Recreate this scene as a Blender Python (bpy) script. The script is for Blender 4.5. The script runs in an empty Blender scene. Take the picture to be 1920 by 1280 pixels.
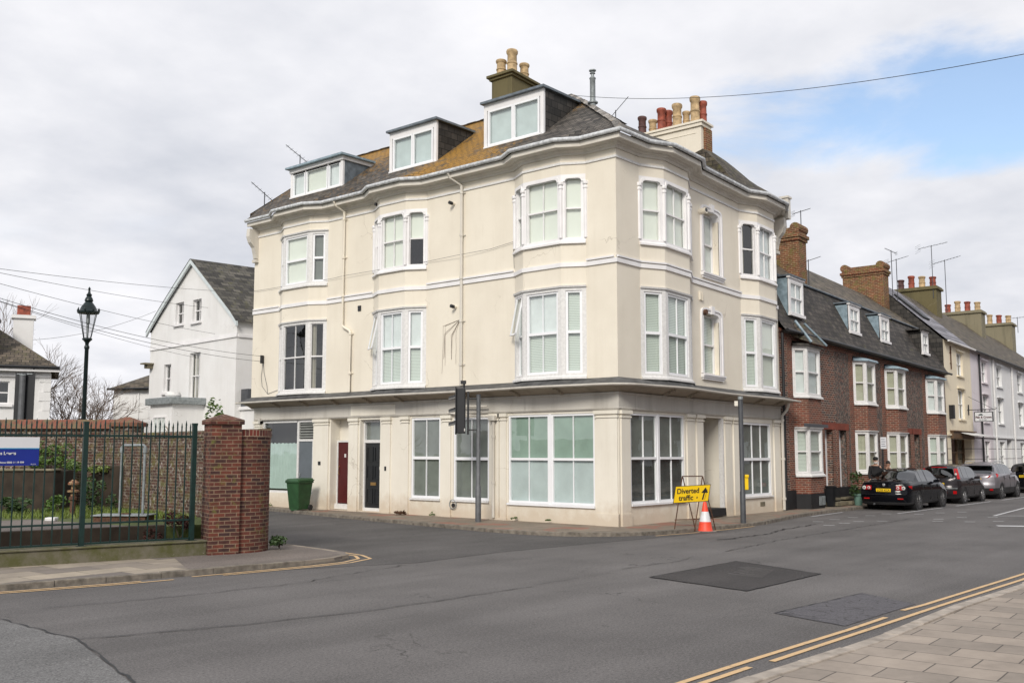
import bpy, bmesh, math, random
from mathutils import Vector, Matrix
random.seed(7)
S = bpy.context.scene
COL = S.collection
PI = math.pi
# ------------------------------------------------------------------ camera
CAM = Vector((-22.652, -15.581, 2.1))
FW = Vector((0.7602, 0.6497, 0)); RT = Vector((0.6497, -0.7602, 0))
cd = bpy.data.cameras.new('camera'); cam = bpy.data.objects.new('camera', cd); COL.objects.link(cam)
cd.sensor_width = 36; cd.lens = 36*1896/1920; cd.clip_end = 3000; cd.clip_start = .1
pitch = math.radians(6.171)
fd = Vector((FW.x*math.cos(pitch), FW.y*math.cos(pitch), math.sin(pitch)))
cam.location = CAM; cam.rotation_euler = fd.to_track_quat('-Z', 'Y').to_euler()
S.camera = cam
def cw(dep, lat, z=0): p = CAM+FW*dep+RT*lat; return Vector((p.x, p.y, z))
# ------------------------------------------------------------------ world
SUNV = Vector((-.76, -.37, .55)).normalized()
w = bpy.data.worlds.new('World'); S.world = w; w.use_nodes = True
N = w.node_tree.nodes; L = w.node_tree.links; N.clear()
def nd(t, **k):
    n = N.new(t)
    for a, b in k.items(): setattr(n, a, b)
    return n
sky = nd('ShaderNodeTexSky', sky_type='NISHITA', sun_disc=False)
sky.sun_elevation = math.asin(SUNV.z); sky.sun_rotation = math.atan2(SUNV.x, SUNV.y)
tc = nd('ShaderNodeTexCoord'); sep = nd('ShaderNodeSeparateXYZ'); L.new(tc.outputs['Generated'], sep.inputs[0])
def mth(op, a, b=None, c=None):
    m = nd('ShaderNodeMath', operation=op)
    for i, x in enumerate((a, b, c)):
        if x is None: continue
        if isinstance(x, (int, float)): m.inputs[i].default_value = x
        else: L.new(x, m.inputs[i])
    return m.outputs[0]
zz = mth('ADD', mth('MAXIMUM', sep.outputs[2], 0.0), .22)
cmb = nd('ShaderNodeCombineXYZ'); L.new(mth('DIVIDE', sep.outputs[0], zz), cmb.inputs[0]); L.new(mth('DIVIDE', sep.outputs[1], zz), cmb.inputs[1])
n1 = nd('ShaderNodeTexNoise'); n1.inputs['Scale'].default_value = 1.5; n1.inputs['Detail'].default_value = 7; n1.inputs['Roughness'].default_value = .52; n1.inputs['Distortion'].default_value = .4
L.new(cmb.outputs[0], n1.inputs['Vector'])
n2 = nd('ShaderNodeTexNoise'); n2.inputs['Scale'].default_value = .9; n2.inputs['Detail'].default_value = 5; L.new(cmb.outputs[0], n2.inputs['Vector'])
# the opening in the cloud: a stretch of sky to the right of the big house
BD = (fd*1896+RT*740+Vector((-math.sin(pitch)*FW.x, -math.sin(pitch)*FW.y, math.cos(pitch)))*430).normalized()
BT = BD.cross(Vector((0, 0, 1))).normalized(); BU = BT.cross(BD)
nrm = nd('ShaderNodeVectorMath', operation='NORMALIZE'); L.new(tc.outputs['Generated'], nrm.inputs[0])
def dotp(v):
    d = nd('ShaderNodeVectorMath', operation='DOT_PRODUCT'); d.inputs[1].default_value = v; L.new(nrm.outputs[0], d.inputs[0]); return d.outputs['Value']
hh = dotp(BT); uu = mth('SUBTRACT', dotp(BU), mth('MULTIPLY', hh, -.02)); fr_ = mth('GREATER_THAN', dotp(BD), 0.0)
n3 = nd('ShaderNodeTexNoise'); n3.inputs['Scale'].default_value = 5; n3.inputs['Detail'].default_value = 9; n3.inputs['Roughness'].default_value = .58; n3.inputs['Distortion'].default_value = .3
mp3 = nd('ShaderNodeMapping'); mp3.inputs['Scale'].default_value = (1, 1, 2.3); L.new(nrm.outputs[0], mp3.inputs[0]); L.new(mp3.outputs[0], n3.inputs['Vector'])
wob = mth('MULTIPLY', mth('SUBTRACT', n3.outputs['Fac'], .5), 4.6)
e2 = mth('ADD', mth('POWER', mth('ABSOLUTE', mth('DIVIDE', mth('SUBTRACT', hh, .04), .24)), 2), mth('POWER', mth('ABSOLUTE', mth('DIVIDE', uu, .052)), 2))
hole = mth('MULTIPLY', mth('SUBTRACT', mth('ADD', 1.75, wob), e2), fr_)
h2 = mth('ADD', mth('MULTIPLY', mth('SUBTRACT', n1.outputs['Fac'], .64), 2.2), 0)   # a few thin gaps elsewhere
cr = nd('ShaderNodeMapRange'); cr.interpolation_type = 'SMOOTHSTEP'; cr.inputs[1].default_value = -.1; cr.inputs[2].default_value = 1.35; cr.inputs[3].default_value = 1; cr.inputs[4].default_value = .10
L.new(mth('MAXIMUM', hole, h2), cr.inputs[0])
ccol = nd('ShaderNodeValToRGB'); e = ccol.color_ramp.elements
e[0].position = .36; e[0].color = (.55, .57, .625, 1); e[1].position = .60; e[1].color = (.83, .825, .85, 1)
n4 = nd('ShaderNodeTexNoise'); n4.inputs['Scale'].default_value = 3.2; n4.inputs['Detail'].default_value = 9; n4.inputs['Roughness'].default_value = .55; L.new(cmb.outputs[0], n4.inputs['Vector'])
L.new(mth('ADD', mth('MULTIPLY', n2.outputs['Fac'], .6), mth('MULTIPLY', n4.outputs['Fac'], .4)), ccol.inputs[0])
skm = nd('ShaderNodeVectorMath', operation='SCALE'); skm.inputs['Scale'].default_value = .15; L.new(sky.outputs[0], skm.inputs[0])
mx = nd('ShaderNodeMixRGB'); L.new(cr.outputs[0], mx.inputs[0]); L.new(skm.outputs[0], mx.inputs[1]); L.new(ccol.outputs[0], mx.inputs[2])
bg = nd('ShaderNodeBackground'); bg.inputs[1].default_value = 1.0; L.new(mx.outputs[0], bg.inputs[0])
wo = nd('ShaderNodeOutputWorld'); L.new(bg.outputs[0], wo.inputs[0])
sd = bpy.data.lights.new('sun', 'SUN'); sd.energy = 2.2; sd.angle = math.radians(16); sd.color = (1, .94, .84)
so = bpy.data.objects.new('sun', sd); so.rotation_euler = SUNV.to_track_quat('Z', 'Y').to_euler(); so.location = (-20, -20, 40); COL.objects.link(so)
S.view_settings.view_transform = 'Standard'; S.view_settings.look = 'None'; S.view_settings.exposure = .28; S.view_settings.gamma = 1
S.render.engine = 'CYCLES'
try: S.cycles.max_bounces = 6; S.cycles.transparent_max_bounces = 12
except Exception: pass
# ------------------------------------------------------------------ materials
MATS = {}
class NT:
    def __init__(s, name):
        m = bpy.data.materials.new(name); m.use_nodes = True; s.m = m; s.t = m.node_tree; s.N = s.t.nodes; s.L = s.t.links
        s.b = s.N['Principled BSDF']; s.out = s.N['Material Output']; MATS[name] = m
        s.tc = None
    def n(s, t, **k):
        x = s.N.new(t)
        for a, b in k.items(): setattr(x, a, b)
        return x
    def co(s, kind='Object'):
        if s.tc is None: s.tc = s.n('ShaderNodeTexCoord')
        return s.tc.outputs[kind]
    def set(s, sock, v):
        if hasattr(v, 'is_linked') or hasattr(v, 'links'): s.L.new(v, sock)
        else: sock.default_value = v
    def noise(s, scale, detail=4, rough=.55, vec=None, stretch=None, dist=0):
        x = s.n('ShaderNodeTexNoise'); x.inputs['Scale'].default_value = scale; x.inputs['Detail'].default_value = detail; x.inputs['Roughness'].default_value = rough; x.inputs['Distortion'].default_value = dist
        v = vec or s.co()
        if stretch:
            mp = s.n('ShaderNodeMapping'); mp.inputs['Scale'].default_value = stretch; s.L.new(v, mp.inputs[0]); v = mp.outputs[0]
        s.L.new(v, x.inputs['Vector']); return x.outputs['Fac']
    def ramp(s, f, stops):
        r = s.n('ShaderNodeValToRGB'); e = r.color_ramp.elements
        while len(e) < len(stops): e.new(.5)
        for i, (p, c) in enumerate(stops):
            e[i].position = p; e[i].color = (*c, 1) if len(c) == 3 else c
        s.L.new(f, r.inputs[0]); return r.outputs[0]
    def rng(s, f, a, b, c=0, d=1):
        r = s.n('ShaderNodeMapRange'); 
        for i, v in enumerate((a, b, c, d)): r.inputs[i+1].default_value = v
        s.L.new(f, r.inputs[0]); return r.outputs[0]
    def mix(s, f, a, b, mode='MIX'):
        x = s.n('ShaderNodeMixRGB', blend_type=mode)
        s.set(x.inputs[0], f)
        for i, v in ((1, a), (2, b)):
            if isinstance(v, tuple): x.inputs[i].default_value = (*v, 1)
            else: s.L.new(v, x.inputs[i])
        return x.outputs[0]
    def math(s, op, a, b=0.):
        x = s.n('ShaderNodeMath', operation=op); s.set(x.inputs[0], a); s.set(x.inputs[1], b); return x.outputs[0]
    def sep(s, v):
        x = s.n('ShaderNodeSeparateXYZ'); s.L.new(v, x.inputs[0]); return x.outputs
    def bump(s, h, st=.3, d=.02):
        x = s.n('ShaderNodeBump'); x.inputs['Strength'].default_value = st; x.inputs['Distance'].default_value = d; s.L.new(h, x.inputs['Height']); s.L.new(x.outputs[0], s.b.inputs['Normal']); return x
    def fin(s, col, rough=.8, metal=0, spec=None):
        if isinstance(col, tuple): s.b.inputs['Base Color'].default_value = (*col, 1)
        else: s.L.new(col, s.b.inputs['Base Color'])
        s.set(s.b.inputs['Roughness'], rough); s.b.inputs['Metallic'].default_value = metal
        if spec is not None: s.b.inputs['Specular IOR Level'].default_value = spec
        return s.m
def plain(name, c, rough=.7, metal=0, var=.12, sc=3., bump=.0, bsc=40):
    t = NT(name); f = t.noise(sc, 5)
    col = t.mix(1.0, c, t.ramp(f, [(.3, (1-var,)*3), (.7, (1+var*.4,)*3)]), 'MULTIPLY')
    if bump: t.bump(t.noise(bsc, 4), bump)
    return t.fin(col, rough, metal)
def brick(name, c1, c2, mortar, var=.5, flint=0, scale=1., moss=0, bw=.225, bh=.075, ms=.012, dirt=None, white=0):
    t = NT(name); uv = t.co('UV')
    # soft wobble so that courses are not ruled lines
    nz = t.n('ShaderNodeTexNoise'); nz.inputs['Scale'].default_value = 2.5; nz.inputs['Detail'].default_value = 3; t.L.new(uv, nz.inputs['Vector'])
    ad = t.n('ShaderNodeVectorMath', operation='MULTIPLY_ADD'); t.L.new(nz.outputs['Color'], ad.inputs[0]); ad.inputs[1].default_value = (.02, .02, 0); t.L.new(uv, ad.inputs[2])
    b = t.n('ShaderNodeTexBrick'); t.L.new(ad.outputs[0], b.inputs['Vector']); b.inputs['Scale'].default_value = 1
    b.inputs['Brick Width'].default_value = bw; b.inputs['Row Height'].default_value = bh; b.inputs['Mortar Size'].default_value = ms; b.inputs['Mortar Smooth'].default_value = .3
    b.inputs['Color1'].default_value = (*c1, 1); b.inputs['Color2'].default_value = (*c2, 1); b.inputs['Mortar'].default_value = (*mortar, 1); b.inputs['Bias'].default_value = -.1
    n = t.noise(5., 6, .7)
    col = t.mix(1.0, b.outputs['Color'], t.ramp(n, [(.3, (1-var,)*3), (.65, (1.1,)*3)]), 'MULTIPLY')
    if flint:
        v = t.n('ShaderNodeTexVoronoi'); v.inputs['Scale'].default_value = 21; t.L.new(uv, v.inputs['Vector'])
        fcol = t.mix(t.rng(v.outputs['Distance'], .0, .05), t.ramp(t.sep(v.outputs['Color'])[0], [(.0, (.05, .04, .038)), (.45, (.10, .078, .068)), (.7, (.17, .14, .12)), (.85, (.20, .065, .04)), (1, (.09, .035, .028))]), t.ramp(t.sep(v.outputs['Color'])[1], [(.0, (.045, .038, .036)), (.5, (.10, .082, .072)), (.75, (.20, .165, .14)), (1., (.20, .07, .045))]))
        col = t.mix(t.rng(t.noise(.9, 3), .5-flint*.35, .56-flint*.35), col, fcol)
    if moss:
        col = t.mix(t.rng(t.noise(3.5, 6, .7), .60-moss*.2, .72), col, (.13, .13, .03))
    if white:
        col = t.mix(t.rng(t.noise(9, 6, .8), .62-white*.1, .70), col, (.55, .52, .48))
    t.bump(b.outputs['Fac'], -.6, .01)
    return t.fin(col, .9)
def stucco(name, c, stain=(.33, .27, .16), dirty=.25, low=True, bottom=.12, grooves=False):
    t = NT(name); p = t.co()
    st = t.noise(1.0, 6, .6, stretch=(2.2, 2.2, .22)); bl = t.noise(.7, 5, .6)
    col = t.mix(1.0, c, t.ramp(bl, [(.3, (.93, .92, .90)), (.7, (1.03, 1.03, 1.02))]), 'MULTIPLY')
    col = t.mix(t.math('MULTIPLY', t.rng(st, .50, .80), dirty), col, stain)
    thin = t.noise(1.0, 5, .6, stretch=(11, 11, .55)); col = t.mix(t.math('MULTIPLY', t.rng(thin, .60, .78), t.math('MULTIPLY', t.rng(bl, .45, .62), dirty*1.6)), col, stain)
    fine = t.noise(14, 6, .7)
    col = t.mix(t.math('MULTIPLY', t.rng(fine, .58, .72), .10), col, (.30, .25, .17))
    if low:
        z = t.sep(p)[2]
        g = t.rng(t.math('ADD', z, t.math('MULTIPLY', t.math('SUBTRACT', t.noise(3, 5, .7), .5), .9)), bottom, bottom+.55, .42, 0)
        col = t.mix(g, col, (.40, .26, .13))
    v = t.n('ShaderNodeTexVoronoi', feature='DISTANCE_TO_EDGE'); v.inputs['Scale'].default_value = .55
    ad = t.n('ShaderNodeVectorMath', operation='MULTIPLY_ADD'); nn = t.n('ShaderNodeTexNoise'); nn.inputs['Scale'].default_value = 3; nn.inputs['Detail'].default_value = 7; t.L.new(p, nn.inputs['Vector']); t.L.new(nn.outputs['Color'], ad.inputs[0]); ad.inputs[1].default_value = (.5, .5, .5); t.L.new(p, ad.inputs[2]); t.L.new(ad.outputs[0], v.inputs['Vector'])
    col = t.mix(t.math('MULTIPLY', t.math('MULTIPLY', t.rng(v.outputs['Distance'], .002, .007, 1, 0), t.rng(t.noise(.45, 3), .56, .62)), .38), col, (.25, .2, .14))
    if grooves:
        z = t.sep(p)[2]; gr = t.math('MULTIPLY', t.rng(t.math('FRACT', t.math('MULTIPLY', z, 1.9)), .93, .95), t.rng(z, 2.9, 2.95, 1, 0)); col = t.mix(gr, col, (.12, .11, .11))
    t.bump(t.noise(30, 5, .6), .12, .01)
    return t.fin(col, .75)
def slate(name, c1, c2, lichen=0, lcol=(.42, .22, .025), rowh=.16, bw=.26, moss=0, lc=None):
    t = NT(name); uv = t.co('UV')
    b = t.n('ShaderNodeTexBrick'); t.L.new(uv, b.inputs['Vector']); b.inputs['Scale'].default_value = 1
    b.inputs['Brick Width'].default_value = bw; b.inputs['Row Height'].default_value = rowh; b.inputs['Mortar Size'].default_value = .014; b.inputs['Mortar Smooth'].default_value = .1
    c1 = tuple(v*.68 for v in c1); c2 = tuple(v*1.35 for v in c2)
    b.inputs['Color1'].default_value = (*c1, 1); b.inputs['Color2'].default_value = (*c2, 1); b.inputs['Mortar'].default_value = (c1[0]*.22, c1[1]*.22, c1[2]*.22, 1)
    n = t.noise(2.2, 6, .7)
    col = t.mix(1.0, b.outputs['Color'], t.ramp(n, [(.3, (.5,)*3), (.7, (1.4,)*3)]), 'MULTIPLY')
    f2 = t.noise(22, 5, .8); col = t.mix(t.rng(f2, .62, .70, 0, .6), col, (.20, .18, .13))
    if lichen:
        big = t.noise(.42, 3, .5) if lc is None else None
        if lc is not None:
            # lichen grows most on one stretch of the slope
            y = t.sep(t.co())[1]; xz = t.sep(t.co())[0]
            big = t.math('MAXIMUM', t.rng(t.math('ABSOLUTE', t.math('SUBTRACT', y, lc[0])), lc[1]*.25, lc[1], 1, 0), t.math('MAXIMUM', t.math('MULTIPLY', t.rng(y, 5.5, 9, 0, .75), t.rng(t.sep(t.co())[2], 11.6, 13.0, .45, 1)), t.rng(t.sep(t.co())[2], 12.0, 13.2, 0, .95)))
        sm = t.noise(7, 7, .75, stretch=(1, 1, 2.4))
        m = t.rng(t.math('ADD', sm, t.math('MULTIPLY', big, .26*lichen)), .66, .76)
        m = t.math('MULTIPLY', t.math('MULTIPLY', m, t.rng(t.noise(26, 4, .8), .34, .50, .25, 1)), t.rng(t.noise(1.6, 6, .7), .36, .48, .15, 1)); lc_ = t.mix(1.0, t.mix(t.noise(15, 3), lcol, (lcol[0]*.35, lcol[1]*.45, lcol[2])), t.ramp(b.outputs['Fac'], [(0, (1, 1, 1)), (1, (.35, .35, .35))]), 'MULTIPLY')
        col = t.mix(m, col, lc_)
    if moss:
        col = t.mix(t.rng(t.noise(3, 6, .75), .62-.1*moss, .74), col, (.10, .095, .03))
    t.bump(b.outputs['Fac'], -.5, .015)
    return t.fin(col, .75)
CREAM = stucco('cream_stucco', (.765, .712, .618), dirty=.12)
CREAMLOW = stucco('cream_shopfront_paint', (.77, .735, .66), dirty=.16)
FASC = stucco('grey_white_fascia_paint', (.53, .51, .475), stain=(.25, .23, .2), dirty=.55, low=False)
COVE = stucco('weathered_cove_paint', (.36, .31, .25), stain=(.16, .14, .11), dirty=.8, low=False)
CORN = stucco('cornice_paint', (.64, .61, .56), stain=(.30, .27, .22), dirty=.4, low=False)
WHITE = plain('white_paint', (.80, .79, .80), .5, var=.10, sc=2)
WHITED = plain('weathered_white_paint', (.70, .695, .69), .6, var=.14, sc=14)
UPVC = plain('white_window_plastic', (.83, .84, .87), .35, var=.04)
GUTT = plain('weathered_gutter_plastic', (.60, .62, .64), .5, var=.45, sc=9)
WSTUC = stucco('white_render', (.76, .76, .77), stain=(.5, .5, .5), dirty=.25, low=False)
WSTUC2 = stucco('cool_white_render', (.74, .75, .77), stain=(.35, .36, .36), dirty=.3, low=False, grooves=True)
LILAC = stucco('lilac_render', (.68, .635, .68), stain=(.35, .35, .36), dirty=.3, low=False, grooves=True)
CREAM2 = stucco('pale_cream_render', (.78, .70, .55), stain=(.4, .36, .3), dirty=.25, low=False, grooves=True)
LEAD = plain('lead_sheet', (.16, .19, .22), .55, .2, var=.45, sc=5)
LEADR = plain('dark_lead_roof', (.09, .09, .09), .7, 0, var=.6, sc=4)
LEADL = plain('pale_blue_lead', (.27, .36, .42), .5, .1, var=.35, sc=7)
DSLATE = slate('dark_slate_hanging', (.032, .03, .028), (.05, .045, .04), rowh=.22, bw=.3)
ROOF = slate('lichen_slate_roof', (.045, .040, .036), (.10, .088, .076), lichen=1.25, lc=(6.1, 3.6), lcol=(.50, .24, .02))
ROOFR = slate('weathered_slate_roof', (.055, .044, .032), (.085, .07, .052), moss=1.2)
HIPT = slate('hip_tile', (.19, .18, .17), (.28, .26, .24), lichen=.8, rowh=.3, bw=.45)
MANS = slate('mansard_slate', (.036, .031, .028), (.060, .051, .044), rowh=.2, bw=.3, moss=.3)
MANSU = slate('upper_slope_slate', (.068, .054, .040), (.115, .092, .068), rowh=.2, bw=.3, moss=.9)
LILSL = slate('new_lilac_slate', (.17, .165, .19), (.22, .215, .24), rowh=.22, bw=5.)
TERR = brick('terrace_brick', (.20, .050, .028), (.085, .034, .026), (.27, .20, .15), var=.3, flint=0)
TERRG = brick('grey_header_brick', (.060, .045, .045), (.20, .055, .030), (.36, .29, .23), flint=0, bh=.085)
TERF = brick('flint_and_brick', (.15, .048, .03), (.08, .036, .028), (.24, .19, .15), var=.25, flint=1.2)
PIERB = brick('pier_brick', (.155, .042, .026), (.040, .022, .022), (.24, .165, .11), ms=.009, moss=.1)
GARDB = brick('garden_wall_brick', (.10, .036, .024), (.04, .024, .018), (.19, .15, .11), flint=0, moss=.5, white=.8)
CHIMB = brick('chimney_brick', (.22, .062, .028), (.11, .045, .025), (.34, .25, .14), moss=.5)
STACK = stucco('mossy_stack_render', (.125, .104, .045), stain=(.05, .045, .02), dirty=1.0, low=False)
STACKG = stucco('yellow_grey_stack_render', (.22, .195, .13), stain=(.09, .08, .05), dirty=1.0, low=False)
POTY = plain('buff_chimney_pot', (.50, .36, .20), .8, var=.45, sc=7)
POTR = plain('red_chimney_pot', (.30, .07, .04), .7, var=.5, sc=7)
POTD = plain('dark_red_chimney_pot', (.10, .045, .04), .7, var=.5, sc=7)
PLINTH = plain('black_plinth_paint', (.012, .012, .014), .6, var=.4)
TERRA = plain('terracotta_lintel', (.20, .045, .025), .8, var=.3)
BLACK = plain('black_plastic', (.014, .015, .018), .45, var=.3)
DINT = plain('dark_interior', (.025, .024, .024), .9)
GREYM = plain('galvanised_grey', (.13, .135, .145), .55, .3, var=.3, sc=6)
GREYD = plain('dark_grey_post_paint', (.075, .08, .09), .5, .1, var=.25, sc=5)
GREYL = plain('grey_pipe', (.30, .33, .34), .5, .3, var=.4, sc=9)
GREENM = plain('green_railing_paint', (.004, .025, .021), .45, 0, var=.35, sc=8)
LAMPG = plain('dark_green_lamp_paint', (.005, .014, .015), .35, .2, var=.3)
BIN = plain('green_bin_plastic', (.022, .078, .026), .5, var=.35, sc=4)
REDDOOR = plain('red_door_paint', (.075, .004, .005), .5, var=.2)
BLKDOOR = plain('black_door_paint', (.013, .014, .016), .3, var=.2)
GREYDOOR = plain('grey_door_paint', (.12, .14, .16), .5, var=.15)
BRASS = plain('brass', (.45, .27, .10), .35, .8)
RUST = plain('rusty_steel', (.13, .065, .04), .8, .3, var=.6, sc=18)
YEL = plain('yellow_sign_face', (.85, .56, .005), .5, var=.06)
INK = plain('black_sign_ink', (.015, .015, .015), .5)
INK2 = plain('grey_sign_ink', (.06, .07, .12), .5)
CONER = plain('orange_red_cone', (.80, .07, .03), .5, var=.12, sc=8)
CONEW = plain('reflective_white', (.70, .70, .72), .4, var=.12, sc=8)
RUBB = plain('black_rubber', (.018, .018, .018), .8)
KERB = plain('granite_kerb', (.30, .27, .23), .85, var=.5, sc=6, bump=.3)
KERBD = plain('dirty_shaded_kerb', (.20, .175, .145), .9, var=.55, sc=7, bump=.3)  # grime and the shadow on the kerb faces both darken this even colour
KERBP = plain('pale_kerb_stone', (.40, .35, .30), .85, var=.4, sc=5, bump=.3)
YLINE = NT('yellow_line_paint'); _c = YLINE.mix(YLINE.rng(YLINE.noise(9, 7, .8), .54, .66), (.62, .42, .22), (.22, .19, .15)); YLINE = YLINE.fin(_c, .7)
WLINE = NT('white_line_paint'); _c = WLINE.mix(WLINE.rng(WLINE.noise(7, 7, .8), .55, .66), (.55, .55, .56), (.2, .2, .2)); WLINE = WLINE.fin(_c, .7)
def asphalt(name, c, speck=.35, sc=60, cracks=True, patches=.25):
    t = NT(name); n = t.noise(sc, 4, .8); m = t.noise(.35, 5, .6); g = t.noise(240, 3, .8)
    col = t.mix(1.0, c, t.ramp(n, [(.32, (1-speck*.7,)*3), (.68, (1+speck,)*3)]), 'MULTIPLY')
    col = t.mix(1.0, col, t.ramp(m, [(.3, (1-patches,)*3), (.7, (1+patches*.5,)*3)]), 'MULTIPLY')
    col = t.mix(t.rng(g, .66, .74, 0, .5), col, (.36, .34, .33))
    col = t.mix(t.rng(t.noise(1.3, 6, .75, stretch=(.25, 1.4, 1)), .62, .74, 0, .45), col, (c[0]*.5, c[1]*.48, c[2]*.48))
    if cracks:
        v = t.n('ShaderNodeTexVoronoi', feature='DISTANCE_TO_EDGE'); v.inputs['Scale'].default_value = .9
        ad = t.n('ShaderNodeVectorMath', operation='MULTIPLY_ADD'); nn = t.n('ShaderNodeTexNoise'); nn.inputs['Scale'].default_value = 2.2; nn.inputs['Detail'].default_value = 8; t.L.new(t.co(), nn.inputs['Vector'])
        t.L.new(nn.outputs['Color'], ad.inputs[0]); ad.inputs[1].default_value = (1.1, 1.1, 0); t.L.new(t.co(), ad.inputs[2]); t.L.new(ad.outputs[0], v.inputs['Vector'])
        msk = t.math('MULTIPLY', t.rng(v.outputs['Distance'], .003, .016, 1, 0), t.rng(t.noise(.5, 4, .6), .56, .66))
        col = t.mix(t.math('MULTIPLY', msk, .85), col, (.03, .028, .027))
    col = t.mix(1.0, col, t.ramp(t.noise(19, 5, .85, stretch=(1, 1.5, 1)), [(.36, (.74,)*3), (.64, (1.28,)*3)]), 'MULTIPLY')
    st2 = t.noise(75, 2, .6); col = t.mix(t.rng(st2, .66, .70, 0, .55), col, (.34, .33, .32)); col = t.mix(t.rng(t.noise(62, 2, .6, stretch=(1.1, .9, 1)), .66, .70, 0, .6), col, (c[0]*.35,)*3)
    lane = t.noise(.8, 3, .5, stretch=(.10, 1.5, 1)); col = t.mix(1.0, col, t.ramp(lane, [(.38, (.90,)*3), (.62, (1.07,)*3)]), 'MULTIPLY')
    t.bump(t.noise(140, 4, .8), .5, .012)
    return t.fin(col, .82, spec=.35)
ASPH = asphalt('worn_asphalt', (.121, .114, .112), .62, sc=42)
ASPH2 = asphalt('side_street_asphalt', (.088, .083, .082), .5, sc=42, patches=.3)
ASPHD = asphalt('fresh_dark_asphalt', (.046, .042, .042), .5, sc=30, cracks=False)
ASPHP = NT('crazed_asphalt'); _v = ASPHP.n('ShaderNodeTexVoronoi', feature='DISTANCE_TO_EDGE'); _v.inputs['Scale'].default_value = 4.5; _m = ASPHP.n('ShaderNodeMapping'); _m.inputs['Scale'].default_value = (1.6, .8, 1); ASPHP.L.new(ASPHP.co(), _m.inputs[0]); ASPHP.L.new(_m.outputs[0], _v.inputs['Vector'])
_c = ASPHP.mix(1.0, (.098, .094, .104), ASPHP.ramp(ASPHP.noise(40, 5, .8), [(.35, (.55,)*3), (.65, (1.5,)*3)]), 'MULTIPLY'); _c = ASPHP.mix(ASPHP.math('MULTIPLY', ASPHP.rng(_v.outputs['Distance'], .01, .05, 1, 0), ASPHP.rng(ASPHP.noise(3, 4), .35, .6)), _c, (.025, .022, .024)); ASPHP.bump(ASPHP.noise(60, 4, .8), .5, .02); ASPHP = ASPHP.fin(_c, .85)
ASPHL = asphalt('coarse_pale_asphalt', (.148, .146, .145), .9, sc=45, cracks=False)
TARM = asphalt('pavement_tarmac', (.17, .145, .13), .3, cracks=False)
def slabs(name, c1, c2, bw, bh, mortar, ms=.008, red=False, moss=.3, var=.25):
    t = NT(name); uv = t.co('UV')
    nz = t.n('ShaderNodeTexNoise'); nz.inputs['Scale'].default_value = 1.2; t.L.new(uv, nz.inputs['Vector'])
    ad = t.n('ShaderNodeVectorMath', operation='MULTIPLY_ADD'); t.L.new(nz.outputs['Color'], ad.inputs[0]); ad.inputs[1].default_value = (.03, .03, 0); t.L.new(uv, ad.inputs[2])
    b = t.n('ShaderNodeTexBrick'); t.L.new(ad.outputs[0], b.inputs['Vector']); b.inputs['Scale'].default_value = 1
    b.inputs['Brick Width'].default_value = bw; b.inputs['Row Height'].default_value = bh; b.inputs['Mortar Size'].default_value = ms; b.inputs['Mortar Smooth'].default_value = .2
    b.inputs['Color1'].default_value = (*c1, 1); b.inputs['Color2'].default_value = (*c2, 1); b.inputs['Mortar'].default_value = (*mortar, 1)
    col = t.mix(1.0, b.outputs['Color'], t.ramp(t.noise(1.7, 6, .7), [(.3, (1-var,)*3), (.7, (1+var*.5,)*3)]), 'MULTIPLY')
    col = t.mix(t.rng(t.noise(90, 4, .8), .55, .75, 0, .35), col, (c1[0]*.5, c1[1]*.5, c1[2]*.5))
    if red:
        col = t.mix(t.rng(t.noise(.8, 3, .5), .56, .60, 0, .7), col, (.27, .11, .075))
    if moss: col = t.mix(t.rng(t.noise(5, 6, .8), .66, .74, 0, moss), col, (.10, .12, .035))
    t.bump(b.outputs['Fac'], -.5, .01)
    return t.fin(col, .85)
SLABN = slabs('near_paving_slabs', (.355, .30, .25), (.27, .232, .196), .62, .46, (.09, .075, .065), moss=.0)
SLABC = slabs('corner_paving_stone', (.25, .20, .155), (.20, .165, .125), .7, .5, (.07, .06, .04), red=True, moss=.6)
SLABL = slabs('left_paving_slabs', (.40, .34, .265), (.15, .13, .12), .95, .62, (.09, .08, .06), moss=.4)
def glassm(name, tint=(1, 1, 1), refl=1.0, base=.13, bumpy=.06):
    m = bpy.data.materials.new(name); m.use_nodes = True; t = m.node_tree; t.nodes.clear(); MATS[name] = m
    o = t.nodes.new('ShaderNodeOutputMaterial'); mx = t.nodes.new('ShaderNodeMixShader'); tr = t.nodes.new('ShaderNodeBsdfTransparent'); gl = t.nodes.new('ShaderNodeBsdfGlossy'); lw = t.nodes.new('ShaderNodeLayerWeight'); fr = t.nodes.new('ShaderNodeMath'); fr.operation = 'POWER'; fr.inputs[1].default_value = 4; t.links.new(lw.outputs['Facing'], fr.inputs[0]); lw.inputs[0].default_value = .5; gl.inputs['Roughness'].default_value = .02; tr.inputs[0].default_value = (*tint, 1)
    a = t.nodes.new('ShaderNodeMath'); a.operation = 'MULTIPLY_ADD'; a.inputs[1].default_value = refl*.8; a.inputs[2].default_value = base
    nz = t.nodes.new('ShaderNodeTexNoise'); nz.inputs['Scale'].default_value = 1.3; bp = t.nodes.new('ShaderNodeBump'); bp.inputs['Strength'].default_value = bumpy; bp.inputs['Distance'].default_value = .05
    tcn = t.nodes.new('ShaderNodeTexCoord'); t.links.new(tcn.outputs['Object'], nz.inputs['Vector']); t.links.new(nz.outputs['Fac'], bp.inputs['Height']); t.links.new(bp.outputs[0], gl.inputs['Normal'])
    t.links.new(fr.outputs[0], a.inputs[0]); t.links.new(a.outputs[0], mx.inputs[0]); t.links.new(tr.outputs[0], mx.inputs[1]); t.links.new(gl.outputs[0], mx.inputs[2]); t.links.new(mx.outputs[0], o.inputs[0])
    return m
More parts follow.
